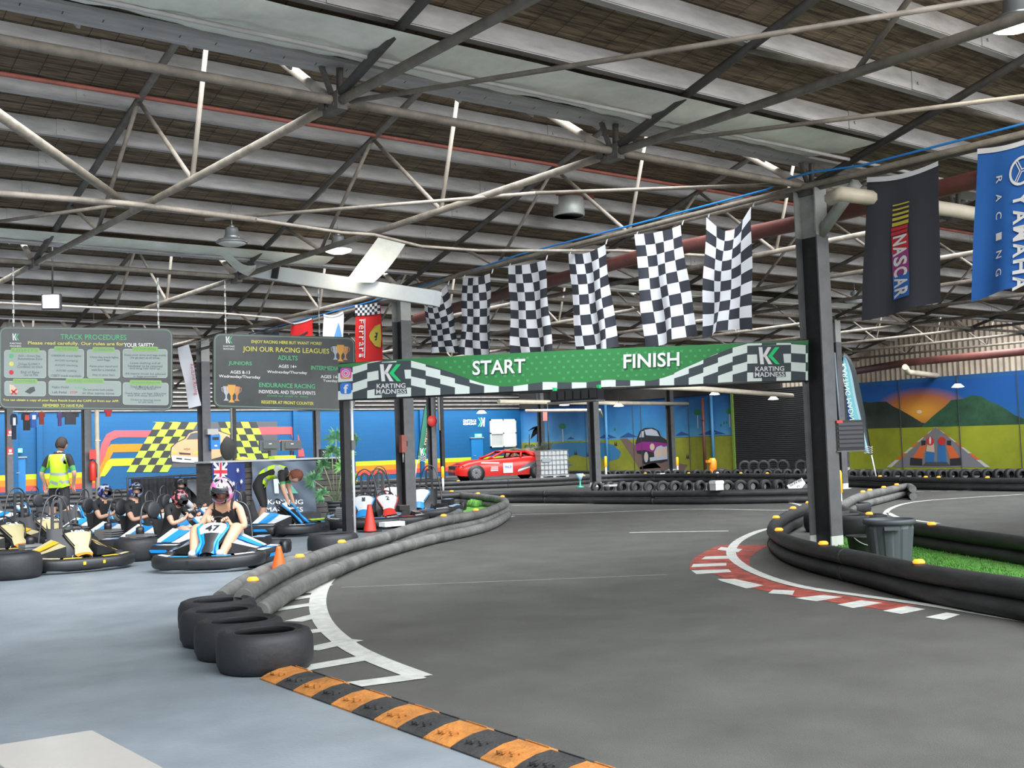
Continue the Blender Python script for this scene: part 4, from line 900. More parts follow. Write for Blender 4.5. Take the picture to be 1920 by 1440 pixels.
def art1(m, T):
    kmlogo(m, T, 29, 627)
    txt(m, T, 'TRACK PROCEDURES', (175, 632), 124, 10, TXG, .02); txt(m, T, 'Please read carefully. Our rules are for', (142, 645), 180, 8, TXY, .02); txt(m, T, 'YOUR SAFETY.', (261, 646), 58, 8, WHITE, .02)
    def pn(cx, cy, w_, h_, head, hw, lines):
        poly(m, rrect(cx, cy, w_, h_, 5), PANE, T, .003); poly(m, rrect(cx, cy, w_ - 2.4, h_ - 2.4, 4), PAN, T, .005)
        poly(m, rrect(cx, cy - h_ / 2, hw, 9, 2.5), TGL, T, .007); txt(m, T, head, (cx, cy - h_ / 2), hw - 7, 5, TXY if False else BRE, .01, .009)
        for (s, x, y, w2) in lines: txt(m, T, s, (x, y), w2, 4.6, TXD, .008, .008)
    pn(47, 684, 79, 52, 'LIGHTS', 54, [('GO! - Green flag,', 55, 669, 42), ('Autonomous Zone', 56, 674, 46), ('Drives SLOWLY', 55, 684, 40), ('Condition on track', 56, 689, 48), ('End of Race', 56, 699, 34), ('Go to Pits', 58, 704, 26)])
    for y, mt in ((669, TXG), (684, TXY), (700, REDF)): poly(m, [(21 + 4.5 * math.cos(a * .52), y + 4.5 * math.sin(a * .52)) for a in range(12)], mt, T, .008)
    pn(124, 682, 67, 55, 'ON THE TRACK', 46, [('OBSERVE track lights', 124, 668, 56), ('AVOID bumping', 124, 677, 43), ('AVOID blocking', 124, 686, 43), ('AVOID cutting', 124, 696, 38), ('OBEY track marshals', 124, 705, 56)])
    pn(194, 682, 62, 54, 'ON BREAKDOWN', 42, [('Obey the track lights', 195, 670, 54), ('and flags', 194, 675, 24), ('Raise your hand and', 194, 687, 52), ('wait for a marshal.', 194, 693, 46), ('Stay in your kart', 194, 703, 42)])
    pn(272, 680, 84, 54, 'For your safety', 48, [('Keep your arms and legs inside', 272, 665, 78), ('the go-kart at all times.', 272, 670, 56), ('Loose clothing and all', 272, 680, 56), ('headwear to be removed', 272, 685, 64), ('and long hair tied up.', 272, 690, 58), ('All items must be placed', 272, 700, 76), ('in bags provided', 272, 705, 44)])
    pn(47, 730, 78, 28, 'FOOTWEAR', 46, [])
    poly(m, [(17, 722), (25, 724), (34, 734), (30, 740), (18, 738)], CRM, T, .008); poly(m, [(46, 736), (56, 728), (64, 726), (66, 734), (56, 740)], P_GY, T, .008)
    poly(m, [(20, 734), (22, 732), (32, 740), (30, 742)], REDF, T, .010); poly(m, [(30, 730), (32, 732), (22, 742), (20, 740)], REDF, T, .010)
    pn(159, 728, 136, 28, 'GO-KART CONTROLS', 72, [('Right Pedal', 113, 727, 31), ('Left Pedal', 111, 736, 27), ('Do not press both pedals', 184, 731, 56), ('at the same time', 184, 737, 60)])
    txt(m, T, 'GO', (150, 727), 20, 4, TXG); txt(m, T, 'STOP', (138, 736), 14, 4, REDF)
    pn(273, 737, 86, 42, 'At the end of your ride', 60, [('Track Marshal will show', 273, 724, 58), ('Last Lap Board.', 273, 728, 38), ('Track lights will flash YELLOW', 273, 737, 78), ('and will stop SLOWLY', 273, 741, 68), ('Drive in leaving zone', 273, 749, 56), ('to pit lane', 273, 753, 28)])
    txt(m, T, 'You can obtain a copy of your Race Result from the CAFE or from our APP.', (114, 752), 218, 5.5, TXY, .02); txt(m, T, 'REMEMBER TO HAVE FUN!', (118, 761), 76, 5.5, TXY, .02)
board(161, 691, 326, 154, .012, 'big dark TRACK PROCEDURES board with pale text panels, hung from chains', art1, (26, 298))
def art2(m, T):
    kmlogo(m, T, 429, 634); kmlogo(m, T, 646, 746)
    txt(m, T, 'ENJOY RACING HERE BUT WANT MORE?', (537, 643), 132, 7.5, TXY, .02); txt(m, T, 'JOIN OUR RACING LEAGUES', (536, 657.5), 162, 12, TXY, .01)
    txt(m, T, 'ADULTS', (539, 671), 37, 9, TXG, .02); txt(m, T, 'JUNIORS', (450, 684.5), 44, 9, TXG, .02); txt(m, T, 'INTERMEDIATES', (616, 688), 66, 8, TXG, .02)
    txt(m, T, 'AGES 14+', (539, 687), 34, 6, WHITE, .01); txt(m, T, 'Wednesday/Thursday', (538, 698.5), 75, 6.5, WHITE, .01); txt(m, T, 'AGES 8-13', (450, 700.5), 37, 6, WHITE, .01); txt(m, T, 'Wednesday/Thursday', (449, 709.5), 78, 7, WHITE, .01)
    txt(m, T, 'AGES 14-17', (622, 704), 42, 6, WHITE, .01); txt(m, T, 'Tuesday', (619, 712), 27, 6, WHITE, .01)
    txt(m, T, 'ENDURANCE RACING', (538, 723), 105, 8.5, TXG, .02); txt(m, T, 'INDIVIDUAL AND TEAMS EVENTS', (538, 735.5), 106, 6.5, WHITE, .01); txt(m, T, '(Check our socials for dates)', (539, 743), 76, 4.5, TXG, .01); txt(m, T, 'REGISTER AT FRONT COUNTER', (539, 755), 98, 6, TXY, .02)
    trophy(m, T, 638, 659, 14); trophy(m, T, 434, 741, 15)
board(533, 698, 266, 139, .030, 'dark JOIN OUR RACING LEAGUES board with trophies, hung behind the banner end', art2, (424, 600))
# ================================================================== barriers
PIPE = mat('barrier_pipe', (.030, .031, .032), .55, var=.45, vscale=4, bump=.25, bscale=9, stretch=(1, 1, 3)); PIPEW = mat('barrier_pipe_worn', (.13, .13, .125), .65, var=.5, vscale=3, bump=.3, bscale=8)
REFL = mat('marker_amber', (.95, .30, .03), .4, emit=1.6)  # small reflectors, their shine put into the material as glow
PR = .074
def barrier(tops, label, n=2, zt=.296, mt=PIPE, mt_low=None, closed=False, lamps=(), joints=3.1, toes=True):
    """stacked pipes following the traced top edge, resting on the floor"""
    P = catmull([G(*p, zt) for p in tops], 8); P = [Vector((p.x, p.y, 0)) for p in P]
    t = empty('pipe_barrier', (0, 0, 0), 0, label, 'barrier', 'pipe barriers')
    for k in range(n):
        z = PR + .148 * k; Q = [p + Vector((0, 0, z)) for p in P]
        MB().tube(Q, PR, n=12).build('pipe', mt if k == n - 1 else (mt_low or mt), t)
        J = resample(Q, joints); m = MB()
        for a in J[1:-1]:
            i = min(range(len(Q) - 1), key=lambda i: (Q[i] - a).length); d_ = (Q[i + 1] - Q[i]).normalized(); m.tube([a - d_ * .03, a + d_ * .03], PR + .006, n=12)
        if m.v: tag(m.build('pipe_joint', mt, t), kind='stuff')
    for li, (x, y) in enumerate(lamps):  # lamps lists where the amber reflectors sit
        p = G(x, y, .305); o = MB().lathe([(.045, 0), (.05, .01), (.035, .03), (0, .034)], n=10).build('round_lens', REFL); o.name = 'marker_reflector'
        q = min(P, key=lambda v: (v - Vector((p.x, p.y, 0))).length); o.location = (q.x, q.y, 2 * n * PR - .002 * n + .0)
        tag(o, '%s amber marker lamp along the %s' % (ORD[li], ' '.join(label.split()[:6])), 'marker lamp', 'amber marker lamps on the barriers')
    return t, P
barrier([(455, 1104), (481, 1084), (562, 1044), (650, 1014), (708, 1001), (777, 980), (823, 969), (900, 955), (935, 943), (948, 936), (936, 930), (890, 925), (840, 921), (780, 920)],
        'curved left barrier sweeping from the four tyres to the hairpin tip', mt=PIPEW, mt_low=PIPEW, lamps=((481, 1084), (562, 1044), (649, 1014), (845, 966), (901, 955), (930, 931), (890, 925), (836, 921)))
barrier([(487, 1130), (540, 1097), (610, 1064), (700, 1030), (800, 1003), (880, 987), (925, 974), (952, 958)], 'low front pipe laid along the foot of the curved left barrier', 1, .148, PIPEW)
barrier([(412, 1108), (452, 1080), (510, 1053), (580, 1032)], 'single low pipe behind the orange cone, by the pit lane', 1, .148, PIPEW)
barrier([(812, 941), (836, 942), (856, 946), (862, 951), (850, 959), (820, 968)], 'small pipe loop inside the left hairpin, around the green turf', 1, .148, PIPEW)
tR, PRt = barrier([(2000, 1100), (1920, 1084), (1806, 1068), (1711, 1053), (1617, 1034), (1535, 1018), (1481, 1004), (1453, 989), (1450, 978), (1459, 968), (1483, 955), (1516, 943)],
        'thick right barrier curving round the tall column, nearest the camera', lamps=((1722, 1054), (1534, 1018), (1461, 993), (1457, 970), (1484, 953), (1517, 942)))
barrier([(1573, 944), (1606, 926), (1657, 914), (1700, 906), (1711, 910)], 'upper right barrier spur ending in a tip under the feather banner', mt=PIPEW, mt_low=PIPEW, lamps=((1611, 922), (1629, 918), (1656, 913), (1682, 908)))
barrier([(1573, 944), (1600, 956), (1630, 964), (1671, 973), (1730, 981), (1806, 991), (1920, 1005), (2010, 1018)], 'back side of the right island barrier, behind the ribbed bin', mt=PIPE, lamps=((1628, 963), (1732, 982)))
barrier([(800, 925), (960, 920), (1120, 920), (1320, 919), (1520, 915), (1566, 914)], 'long straight barrier across mid track, near the green line of turf', mt=PIPE, lamps=(), zt=.296)
barrier([(600, 912), (800, 904), (1040, 895), (1180, 888), (1520, 888), (1600, 892), (1760, 895), (2000, 896)], 'far barrier in front of the parked red car and the murals', lamps=((1104, 891), (1187, 889), (1267, 889), (1341, 889), (1414, 889), (1491, 889), (1648, 893), (1740, 894), (1762, 895), (1846, 896), (845, 902)))
barrier([(-120, 950), (0, 944), (160, 936), (400, 925), (600, 914)], 'far left barrier behind the row of karts', 2, lamps=())
barrier([(-120, 932), (0, 927), (160, 920), (400, 910), (700, 901), (860, 896)], 'furthest left barrier along the foot of the blue wall', 2, lamps=((668, 902),))
barrier([(1060, 876.5), (1300, 875.5), (1530, 875), (1700, 874), (2000, 872)], 'thin furthest barrier along the foot of the mural wall', 1, .30)
# tyres
TYR = mat('tyre_rubber', (.019, .020, .023), .6, var=.25, vscale=6, bump=.15, bscale=25); TYD = mat('tyre_inside', (.012, .012, .012), .8)
def tyre_mesh(R_, h, r_in, nm='tyre', n=40):
    m = MB(); b = h * .22
    m.lathe([(r_in, h * .06), (r_in + .02, 0), (R_ - b, 0), (R_ - b * .35, b * .25), (R_, b), (R_ + .004, h * .5), (R_, h - b), (R_ - b * .35, h - b * .25), (R_ - b, h), (r_in + .045, h - .004), (r_in + .035, h - .018), (r_in + .01, h - .014), (r_in, h * .94), (R_ - .035, h * .78), (R_ - .02, h * .5), (R_ - .035, h * .22)], n=n, close=True)
    return m
def flat_tyre(px, py, R_, h, label, rin=None, z=0., grp=None, tz=0.):
    p = G(px, py, tz); m = tyre_mesh(R_, h, rin or R_ * .62); o = m.build('tyre', TYR, None, (p.x, p.y, z)); tag(o, label, 'tyre', grp or 'tyres lying flat'); return o
fwd2 = lambda p: Vector((p.x, p.y, 0)).normalized()
for px, py, R_, lb in ((408, 1122, .288, 'flat black tyre at the back of the row of four'), (416, 1140, .288, 'second flat tyre from the back of the row of four'), (449, 1159, .29, 'third flat tyre, tucked behind the front one of four'), (496, 1178, .292, 'front tyre of the four, largest, at the end of the orange hump')):
    flat_tyre(px, py, R_, .25, lb, tz=.25)
flat_tyre(257, 1051, .29, .30, 'flat tyre between the yellow kart and kart 47'); flat_tyre(22, 1085, .33, .30, 'flat tyre cut by the left edge in front of the yellow karts')
flat_tyre(625, 1040, .33, .28, 'flat tyre behind the curved left barrier at the banner post'); 
flat_tyre(1555, 996, .34, .29, 'flat tyre behind the tall column, left of the island pair'); flat_tyre(1615, 1006, .35, .29, 'flat tyre between the tall column and the ribbed bin'); flat_tyre(1600, 960, .3, .16, 'thin flat tyre at the back of the right island')
small = tyre_mesh(.17, .14, .085, n=18)
sm0 = small.build('tyre', TYR)
def upright_row(px0, px1, y0, y1, n, grp, lab, R_=.17, proto=None):
    first = True
    for k in range(n):
        f = k / (n - 1); px = px0 + (px1 - px0) * f; p = G(px, y0 + (y1 - y0) * f)
        o = (proto or sm0).copy(); COL.objects.link(o)
        a = math.atan2(p.y, p.x) + .35 * math.sin(k * 7.3); s_ = R_ / .17
        o.rotation_euler = (PI / 2, 0, a + PI / 2 + .5); o.scale = (s_, s_, s_)
        o.location = (p.x, p.y, R_); tag(o, '%s from the left of the %s' % (ORD[k] if k < 20 else 'twenty-first', grp), 'tyre', grp)
upright_row(1122, 1512, 926, 925, 17, 'upright tyres behind the mid track barrier', 'small black tyre standing in the row behind the mid track barrier')
upright_row(1140, 1515, 898, 898, 21, 'small upright tyres behind the far barrier, left', 'small black tyre standing behind the far barrier, left of the tall column')
upright_row(1600, 1940, 901, 903, 17, 'small upright tyres under the sunset mural', 'small black tyre standing in the row under the sunset mural')
bpy.data.objects.remove(sm0)
big = tyre_mesh(.26, .2, .15, n=26).build('tyre', TYR)
for k, (px, py) in enumerate(((1397, 888), (1414, 888), (1432, 888), (1450, 884), (1468, 887), (1503, 888), (1519, 888))):
    p = G(px, py); o = big.copy(); COL.objects.link(o); o.rotation_euler = (PI / 2, 0, math.atan2(p.y, p.x) + PI / 2 + .3 * math.sin(k * 3)); o.location = (p.x, p.y, .262)
    tag(o, 'big tyre standing in front of the black shutter, %s from the left' % ORD[k], 'tyre', 'big tyres at the shutter')
bpy.data.objects.remove(big)
p = G(1349, 889); tag(tyre_mesh(.28, .22, .17).build('tyre', TYR, None, (p.x, p.y, .0)), 'dark flat tyre under the orange machine by the mural', 'tyre')
# turf
TURF = mat('turf', (.10, .29, .045), .85, var=.35, vscale=8, bump=.9, bscale=90)
def turf(px, name, label):
    P = [G(*q) for q in px]; n = len(P); m = MB(); m.add([(p.x, p.y, .012) for p in P] + [(p.x, p.y, .022) for p in P], [tuple(range(n, 2 * n))] + [(i, (i + 1) % n, n + (i + 1) % n, n + i) for i in range(n)])
    o = m.build(name, TURF); tag(o, label, 'turf')
    rnd = random.Random(3); c = sum(P, Vector()) / n; g = MB()
    tri = [(P[i], P[(i + 1) % n]) for i in range(n)]
    for _ in range(9000 if name == 'turf' else 10):
        a, b = tri[rnd.randrange(n)]; u, v = rnd.random(), rnd.random()
        if u + v > 1: u, v = 1 - u, 1 - v
        q = c + (a - c) * u + (b - c) * v
        if (q - EYE).length > 16: continue
        an = rnd.random() * 6.28; l_ = .022; d_ = Vector((math.cos(an), math.sin(an), 0)) * .006; t_ = Vector((rnd.uniform(-.012, .012), rnd.uniform(-.012, .012), l_))
        g.add([(q.x - d_.x, q.y - d_.y, .021), (q.x + d_.x, q.y + d_.y, .021), (q.x + t_.x, q.y + t_.y, .021 + l_)], [(0, 1, 2)])
    if g.v: tag(g.build('grass_blades', TURF, o), kind='stuff')
turf([(1535, 1040), (1560, 1020), (1600, 1000), (1640, 988), (1720, 996), (1920, 1030), (2050, 1050), (2050, 1115), (1920, 1105), (1800, 1090), (1700, 1075), (1600, 1056)], 'turf', 'bright green artificial turf inside the right barrier island')
turf([(868, 972), (905, 966), (938, 952), (930, 942), (880, 940), (862, 944), (872, 955), (862, 966)], 'turf', 'small patch of green turf inside the left hairpin')
p = G(905, 951); m = MB(); rnd = random.Random(5)
for k in range(26): a = rnd.random() * 6.28; r = rnd.random() * .3; m.lathe([(.09, 0), (.08, .06), (.03, .12 + rnd.random() * .06), (0, .15)], (r * math.cos(a) * 2.2, r * math.sin(a), 0), n=7)
o = m.build('crumpled_turf', TURF, None, (p.x, p.y, .02)); tag(o, 'crumpled heap of green turf inside the left hairpin', 'turf', kind='stuff')
# rubber humps
HO = mat('hump_orange', (.42, .165, .035), .75, var=.35, vscale=9, bump=.4, bscale=60); HB = mat('hump_black', (.035, .035, .036), .7, var=.4, vscale=8, bump=.4, bscale=60)
a0, a1, b0, b1 = G(487, 1275), G(907, 1429), G(575, 1257), G(1127, 1439)
ax = (a1 - a0); ax.z = 0; ax.normalize(); sd = Vector((-ax.y, ax.x, 0));
if sd.dot(b1 - a1) < 0: sd = -sd
wd = ((b1 - a1).dot(sd) + (b0 - a0).dot(sd)) / 2
t = empty('speed_hump', a0, math.atan2(ax.y, ax.x), 'long low rubber hump of alternate orange and black segments crossing the foreground', 'speed hump')
sgn = 1 if sd.dot(Vector((-ax.y, ax.x, 0))) > 0 else -1
seg = .232; prof = [(0, .0), (0, .012), (.05, .032), (.12, .05), (.2, .056), (wd - .1, .045), (wd - .03, .025), (wd, .008), (wd, 0)]
for k in range(17):
    x = k * seg; m = MB(); L_ = seg - .004; np_ = len(prof); e = .0 if k else .05
    m.add([(x + (e if q in (0, np_ - 1) else 0) , sgn * y, z) for q, (y, z) in enumerate(prof)] + [(x + L_, sgn * y, z) for y, z in prof], [tuple(range(np_)), tuple(range(np_, 2 * np_))] + [(i, i + 1, np_ + i + 1, np_ + i) for i in range(np_ - 1)])
    sg_ = m.build('rubber_segment', HB if k % 2 else HO, t)
    m = MB()
    for dx, dy in ((.06, .07), (.085, .075), (.11, .1), (.14, .085), (.16, .11)): m.box((x + dx, sgn * dy, .043), (.012, .06, .012), rz=.3 * sgn)
    m.box((x + .116, sgn * .215, .055), (.17, .006, .006))
    m.build('raised_mark', HB if k % 2 else HO, sg_)
# cones
CON = mat('cone_orange', (.88, .14, .02), .45); CONR = mat('cone_red', (.75, .05, .03), .45)
def cone(px, py, h, mt, label, r=None, base=True, z=0.):
    p = G(px, py); t = empty('traffic_cone', (p.x, p.y, z), .3, label, 'cone'); r = r or h * .24
    MB().lathe([(r, .02), (r * .97, .03), (h * .085, h * .93), (h * .07, h), (h * .05, h), (h * .05, h * .97)], n=22).build('cone', mt, t)
    if base: MB().box((0, 0, .012), (r * 2.5, r * 2.5, .024)).build('base', mt if mt is CON else BLACK, t)
cone(524, 1083, .335, CON, 'orange cone standing behind the curved left barrier by kart 47', r=.10); cone(694, 998, .46, CONR, 'tall red cone beside the parked white karts'); 
# bins
BINM = mat('bin_grey', (.085, .098, .11), .5, var=.1); 
p = G(1671, 1056); t = empty('ribbed_bin', (p.x, p.y, 0), -.4, 'dark grey ribbed rubbish bin standing in the right island', 'bin')
m = MB(); n = 64; prf = []
def rib(k): return .012 if (k % 8) < 4 else 0
vs = []; zs = [(0, .185), (.02, .19), (.36, .225), (.40, .23)]
for z, r in zs:
    for k in range(n): a = 2 * PI * k / n; rr = r + (rib(k) if .01 < z < .39 else .0); vs.append((rr * math.cos(a), rr * math.sin(a), z))
m.add(vs, [(i * n + k, i * n + (k + 1) % n, (i + 1) * n + (k + 1) % n, (i + 1) * n + k) for i in range(3) for k in range(n)] + [tuple(range(n))]); m.build('body', BINM, t)
MB().lathe([(.235, .40), (.258, .405), (.262, .44), (.25, .455), (.235, .45), (.225, .40), (.19, .05)], n=40).build('rim', BINM, t)
MB().box((-.12, -.225, .37), (.15, .06, .035), M=Matrix.Rotation(-.4, 3, 'Z')).build('handle', BINM, t)
p = G(1614, 1040); t = empty('bucket', (p.x, p.y, 0), 0, 'small black bucket between the tall column and the ribbed bin', 'bucket')
MB().lathe([(.11, 0), (.115, .01), (.14, .19), (.155, .195), (.155, .215), (.135, .21), (.105, .02)], n=28).build('body', BLACK, t)
MB().tube([(.15 * math.cos(a), -.03 - .1 * math.sin(a), .2 - .09 * math.sin(a)) for a in [PI * k / 10 for k in range(11)]], .005, n=6).build('handle', GALV, t)
# marker posts on columns (yellow/white delineators)
YLP = mat('delineator_yellow', (.90, .42, .02), .4, emit=.7)
def delin(px, py, h, label, d=None):
    p = G(px, py); t = empty('delineator', (p.x, p.y, 0), 0, label, 'marker post'); 
    MB().tube([(0, 0, 0), (0, 0, h * .55)], .035, n=10).build('white_sleeve', WHITE, t); MB().tube([(0, 0, h * .55), (0, 0, h * .95), (0, 0, h)], [.05, .05, .035], n=10).build('yellow_cap', YLP, t)
delin(1577, 974, .78, 'yellow topped white tube on the right side of the tall column'); delin(1137, 900, .9, 'yellow topped white tube right of the mid track column'); delin(1271, 892, .75, 'orange and white tube beside the purple car mural column'); delin(831, 920, .8, 'yellow lamp on the thin post left of the red car')
# scoreboard on the column
c = Vector((X0 + .22, Y0 - .18, 0)); p = over(c, 1592, 816)
SCB = mat('score_board', (.012, .012, .014), .35); t = empty('score_board', (p.x, p.y, p.z), math.radians(-25), 'black lap score board fixed to the right side of the tall column', 'sign')
MB().box((0, 0, 0), (.36, .07, .36), SCB).box((0, 0, -.19), (.38, .09, .015), COLG).build('housing', None, t)
for k in range(6): MB().box((0, -.04, .135 - k * .052), (.32, .012, .034), mat('score_row', (.05, .055, .07), .4)).build('display_row', None, t)
MB().box((-.14, -.042, .165), (.08, .01, .035), SIGNR).build('red_label', None, t); MB().tube([(-.1, .03, .18), (-.12, .03, 1.0)], .012, mat('cable_grey', (.3, .38, .45), .5), n=6).tube([(-.2, 0, .1), (-.05, 0, .1)], .015, COLG, n=6).build('cable', None, t)
# feather banners
def feather(px0, ybot, pts_pole, pts_edge, d, label, mts, words, wc, name='feather_banner'):
    s_ = d / F_PX; t = empty(name, (0, 0, 0), 0, label, 'banner')
    def Q(a, b, h=0.): return EYE + ray(a, b) * s_ - FWD * h
    m = MB(); n = len(pts_pole) - 1
    Pp = catmull([Vector((a, b, 0)) for a, b in pts_pole], 5); Pe = catmull([Vector((a, b, 0)) for a, b in pts_edge], 5)
    k = min(len(Pp), len(Pe)); 
    def f(u, v):
        i = v * (k - 1); i0 = int(i); fr = i - i0; i1 = min(i0 + 1, k - 1)
        a = Pp[i0].lerp(Pp[i1], fr); b = Pe[i0].lerp(Pe[i1], fr); q = a.lerp(b, u); return Q(q.x, q.y, .03 * math.sin(u * 6 + v * 4))
    m.grid(6, k - 1, f, None, True, lambda i, j: mts[min(i * len(mts) // 6, len(mts) - 1)]); m.build('cloth', None, t)
    return t, Q
TEAL = mat('feather_teal', (.14, .42, .46), .6); TEALL = mat('feather_pale', (.36, .55, .62), .6); FDK = mat('feather_dark', (.06, .075, .085), .6); TGR = mat('feather_green', (.03, .18, .11), .6)
pF = G(1644, 905, 0); dF = (pF - EYE).dot(FWD)
t, Q = feather(0, 0, [(1582, 664), (1593, 672), (1604, 695), (1613, 735), (1622, 780), (1630, 825), (1634, 852)], [(1581, 668), (1582, 690), (1584, 715), (1590, 760), (1602, 800), (1614, 835), (1622, 848)], dF, 'pale teal feather banner leaning beside the tall column', (FDK, TEALL, TEAL, TEAL), None, None)
MB().tube([Q(1582, 662), Q(1593, 670), Q(1604, 694), Q(1613, 735), Q(1622, 780), Q(1634, 853)], .012, n=6).build('dark_pole', BLACK, t); MB().tube([Q(1634, 853), Q(1645, 905)], .02, n=6).build('white_pole', WHITE, t)
m = MB(); aff_text(m, 'KARTING MADNESS', WHITE, lambda a, b, h: Q(a, b, .05), (1590, 745), (20, 125), (-9, 1.5), 0, .0); m.build('print', None, t)
m = MB()
for k in range(4): m.tube([Q(1619 + j * 3.2, 838 + k * 3.5 + math.sin(j * 2) * 1.2, .05) for j in range(6)], .008, n=4)
m.build('wave_print', WHITE, t)
pF = G(778, 903, 0); dF = (pF - EYE).dot(FWD)
t, Q = feather(0, 0, [(809, 750), (803, 752), (797, 765), (793, 790), (788, 825), (783, 860)], [(811, 752), (811, 765), (809, 785), (807, 810), (803, 840), (798, 864)], dF, 'dark green feather banner leaning left of the red car', (TGR, TGR, FDK, FDK), None, None)
MB().tube([Q(809, 750), Q(802, 752), Q(796, 765), Q(792, 790), Q(782, 862)], .015, n=6).build('dark_pole', BLACK, t); MB().tube([Q(782, 862), Q(777.7, 903.2)], .025, n=6).build('white_pole', WHITE, t)
m = MB(); Tq = lambda a, b, h: Q(a, b, .06); aff_text(m, 'KARTING MADNESS', mat('print_cream', (.75, .62, .40), .5), Tq, (803, 800), (12, -68), (4.5, .8), 0, .0); kk(m, Tq, 788, 840, 12, 13, WHITE, LG, off=0)
m.build('print', None, t)
m = MB()
for k in range(4): m.tube([Q(784 + j * 3, 855 + k * 3 + math.sin(j * 2) * 1.2, .06) for j in range(6)], .012, n=4)
m.build('wave_print', WHITE, t)
# counter with dark timber cladding
TIM = mat('timber_dark', (.075, .065, .06), .6, var=.4, vscale=3, stretch=(1, 1, 6), bump=.3, bscale=20); CTOP = mat('counter_top', (.42, .42, .40), .4)
cA, cB = G(395, 970), G(655, 975); cA = G(398, 972); 
cdir = Vector((1, -.02, 0)).normalized()
yC = 21.2; xa, xb = atY(yC, 396, 930).x, atY(yC, 650, 930).x; zc = atY(yC, 560, 862).z
t = empty('counter', (0, 0, 0), 0, 'long dark timber clad counter under the league board', 'counter')
nb = 11; bh = zc / nb
for k in range(nb):
    MB().box(((xa + xb) / 2, yC + .02, bh * (k + .5)), (xb - xa, .03 + .006 * (k % 2), bh - .012)).build('cladding_board', TIM, t)
MB().box(((xa + xb) / 2, yC + .4, zc / 2), (xb - xa - .02, .7, zc - .02)).build('carcass', TIM, t); MB().box(((xa + xb) / 2, yC + .35, zc + .015), (xb - xa + .06, .82, .035)).build('worktop', CTOP, t)
TC = plane_T((0, yC - .03, 0), (0, -1, 0))
GF = mat('grey_banner_cloth', (.095, .12, .16), .8)
t = empty('logo_banner', (0, 0, 0), 0, 'creased grey banner with a white and green chevron logo hung on the counter', 'banner')
MB().grid(26, 18, lambda u, v: TC(471 + 120 * u, 865 - 1.5 * u + 100 * v, .03 + .018 * math.sin(u * 9 + v * 5) * (1 - .3 * v) + .012 * math.sin((u - v) * 16)), GF).build('cloth', None, t)
m = MB(); h_ = .075
kk(m, TC, 508, 882, 48, 43, mat('print_pale', (.55, .58, .62), .7), mat('print_mint', (.12, .42, .30), .7), off=h_); aff_text(m, 'KARTING', WHITE, TC, (532, 941), (66, 0), (0, -8.5), h_, .01); aff_text(m, 'MADNESS', WHITE, TC, (530, 955), (70, 0), (0, -8.5), h_, .01); m.build('print', None, t)
NAVY = mat('flag_navy', (.012, .03, .16), .75)
t = empty('australian_flag', (0, 0, 0), 0, 'navy Australian flag hanging from the left end of the counter', 'flag')
fx = lambda u, v: (396 + 62 * u, 868 + 92 * v)
def TA(u, v, h=0): a, b = fx(u, v); return TC(a, b, .04 + .02 * math.sin(u * 11 + v * 2) + h)
MB().grid(16, 8, lambda u, v: TA(u, v), NAVY).build('cloth', None, t)
m = MB(); h_ = .012
def strip(p, q, w_, mt, h):
    dx, dy = q[0] - p[0], q[1] - p[1]; L_ = math.hypot(dx, dy); nx, ny = -dy / L_ * w_ / 2, dx / L_ * w_ / 2; N_ = 6
    for i in range(N_):
        a = (p[0] + dx * i / N_, p[1] + dy * i / N_); b = (p[0] + dx * (i + 1) / N_, p[1] + dy * (i + 1) / N_)
        m.add([TA(a[0] + nx, a[1] + ny, h), TA(b[0] + nx, b[1] + ny, h), TA(b[0] - nx, b[1] - ny, h), TA(a[0] - nx, a[1] - ny, h)], [(0, 1, 2, 3)], mt)
strip((.04, .0), (.46, .36), .06, WHITE, .010); strip((.46, .0), (.04, .36), .06, WHITE, .0105); strip((.25, 0), (.25, .36), .13, WHITE, .013); strip((.04, .18), (.46, .18), .13, WHITE, .0135); strip((.25, 0), (.25, .36), .07, REDF, .016); strip((.04, .18), (.46, .18), .07, REDF, .0165)
for sx, sy, r in ((.25, .68, .10), (.75, .15, .055), (.62, .42, .055), (.88, .38, .055), (.76, .78, .06)):
    pts = [(sx + (r if k % 2 == 0 else r * .4) * math.sin(2 * PI * k / 14), sy - 1.1 * (r if k % 2 == 0 else r * .4) * math.cos(2 * PI * k / 14)) for k in range(14)]
    m.add([TA(sx, sy, .03)] + [TA(a, b, .03) for a, b in pts], [(0, k + 1, (k + 1) % 14 + 1) for k in range(14)], WHITE)
m.build('print', None, t)
# monitors, fan, machine, hi-vis on the counter
for px, lb in ((505, 'grey back of the left monitor on the counter'), (546, 'grey back of the right monitor on the counter')):
    c = atY(yC + .45, px, 838); s_ = (c - EYE).dot(FWD) / F_PX; t = empty('monitor', (c.x, c.y, zc + .033), 0, lb, 'monitor')
    MB().box((0, 0, c.z - zc), (41 * s_, .05, 19 * s_), mat('monitor_grey', (.075, .08, .088), .5)).box((0, -.03, c.z - zc), (28 * s_, .03, 12 * s_), mat('monitor_grey', (.1, .1, .1), .5)).build('housing', None, t)
    MB().box((0, 0, .01), (.3, .2, .02), BLACK).box((0, 0, .12), (.05, .03, .26), BLACK).build('stand', None, t); MB().box((.0, -.048, c.z - zc + .03), (.06, .006, .015), WHITE).build('label', None, t)
c = atY(yC + .2, 427, 838); s_ = (c - EYE).dot(FWD) / F_PX; t = empty('helmet_bag', (c.x, c.y, zc + .035), 0, 'round black cloth bag standing on the left end of the counter', 'bag')
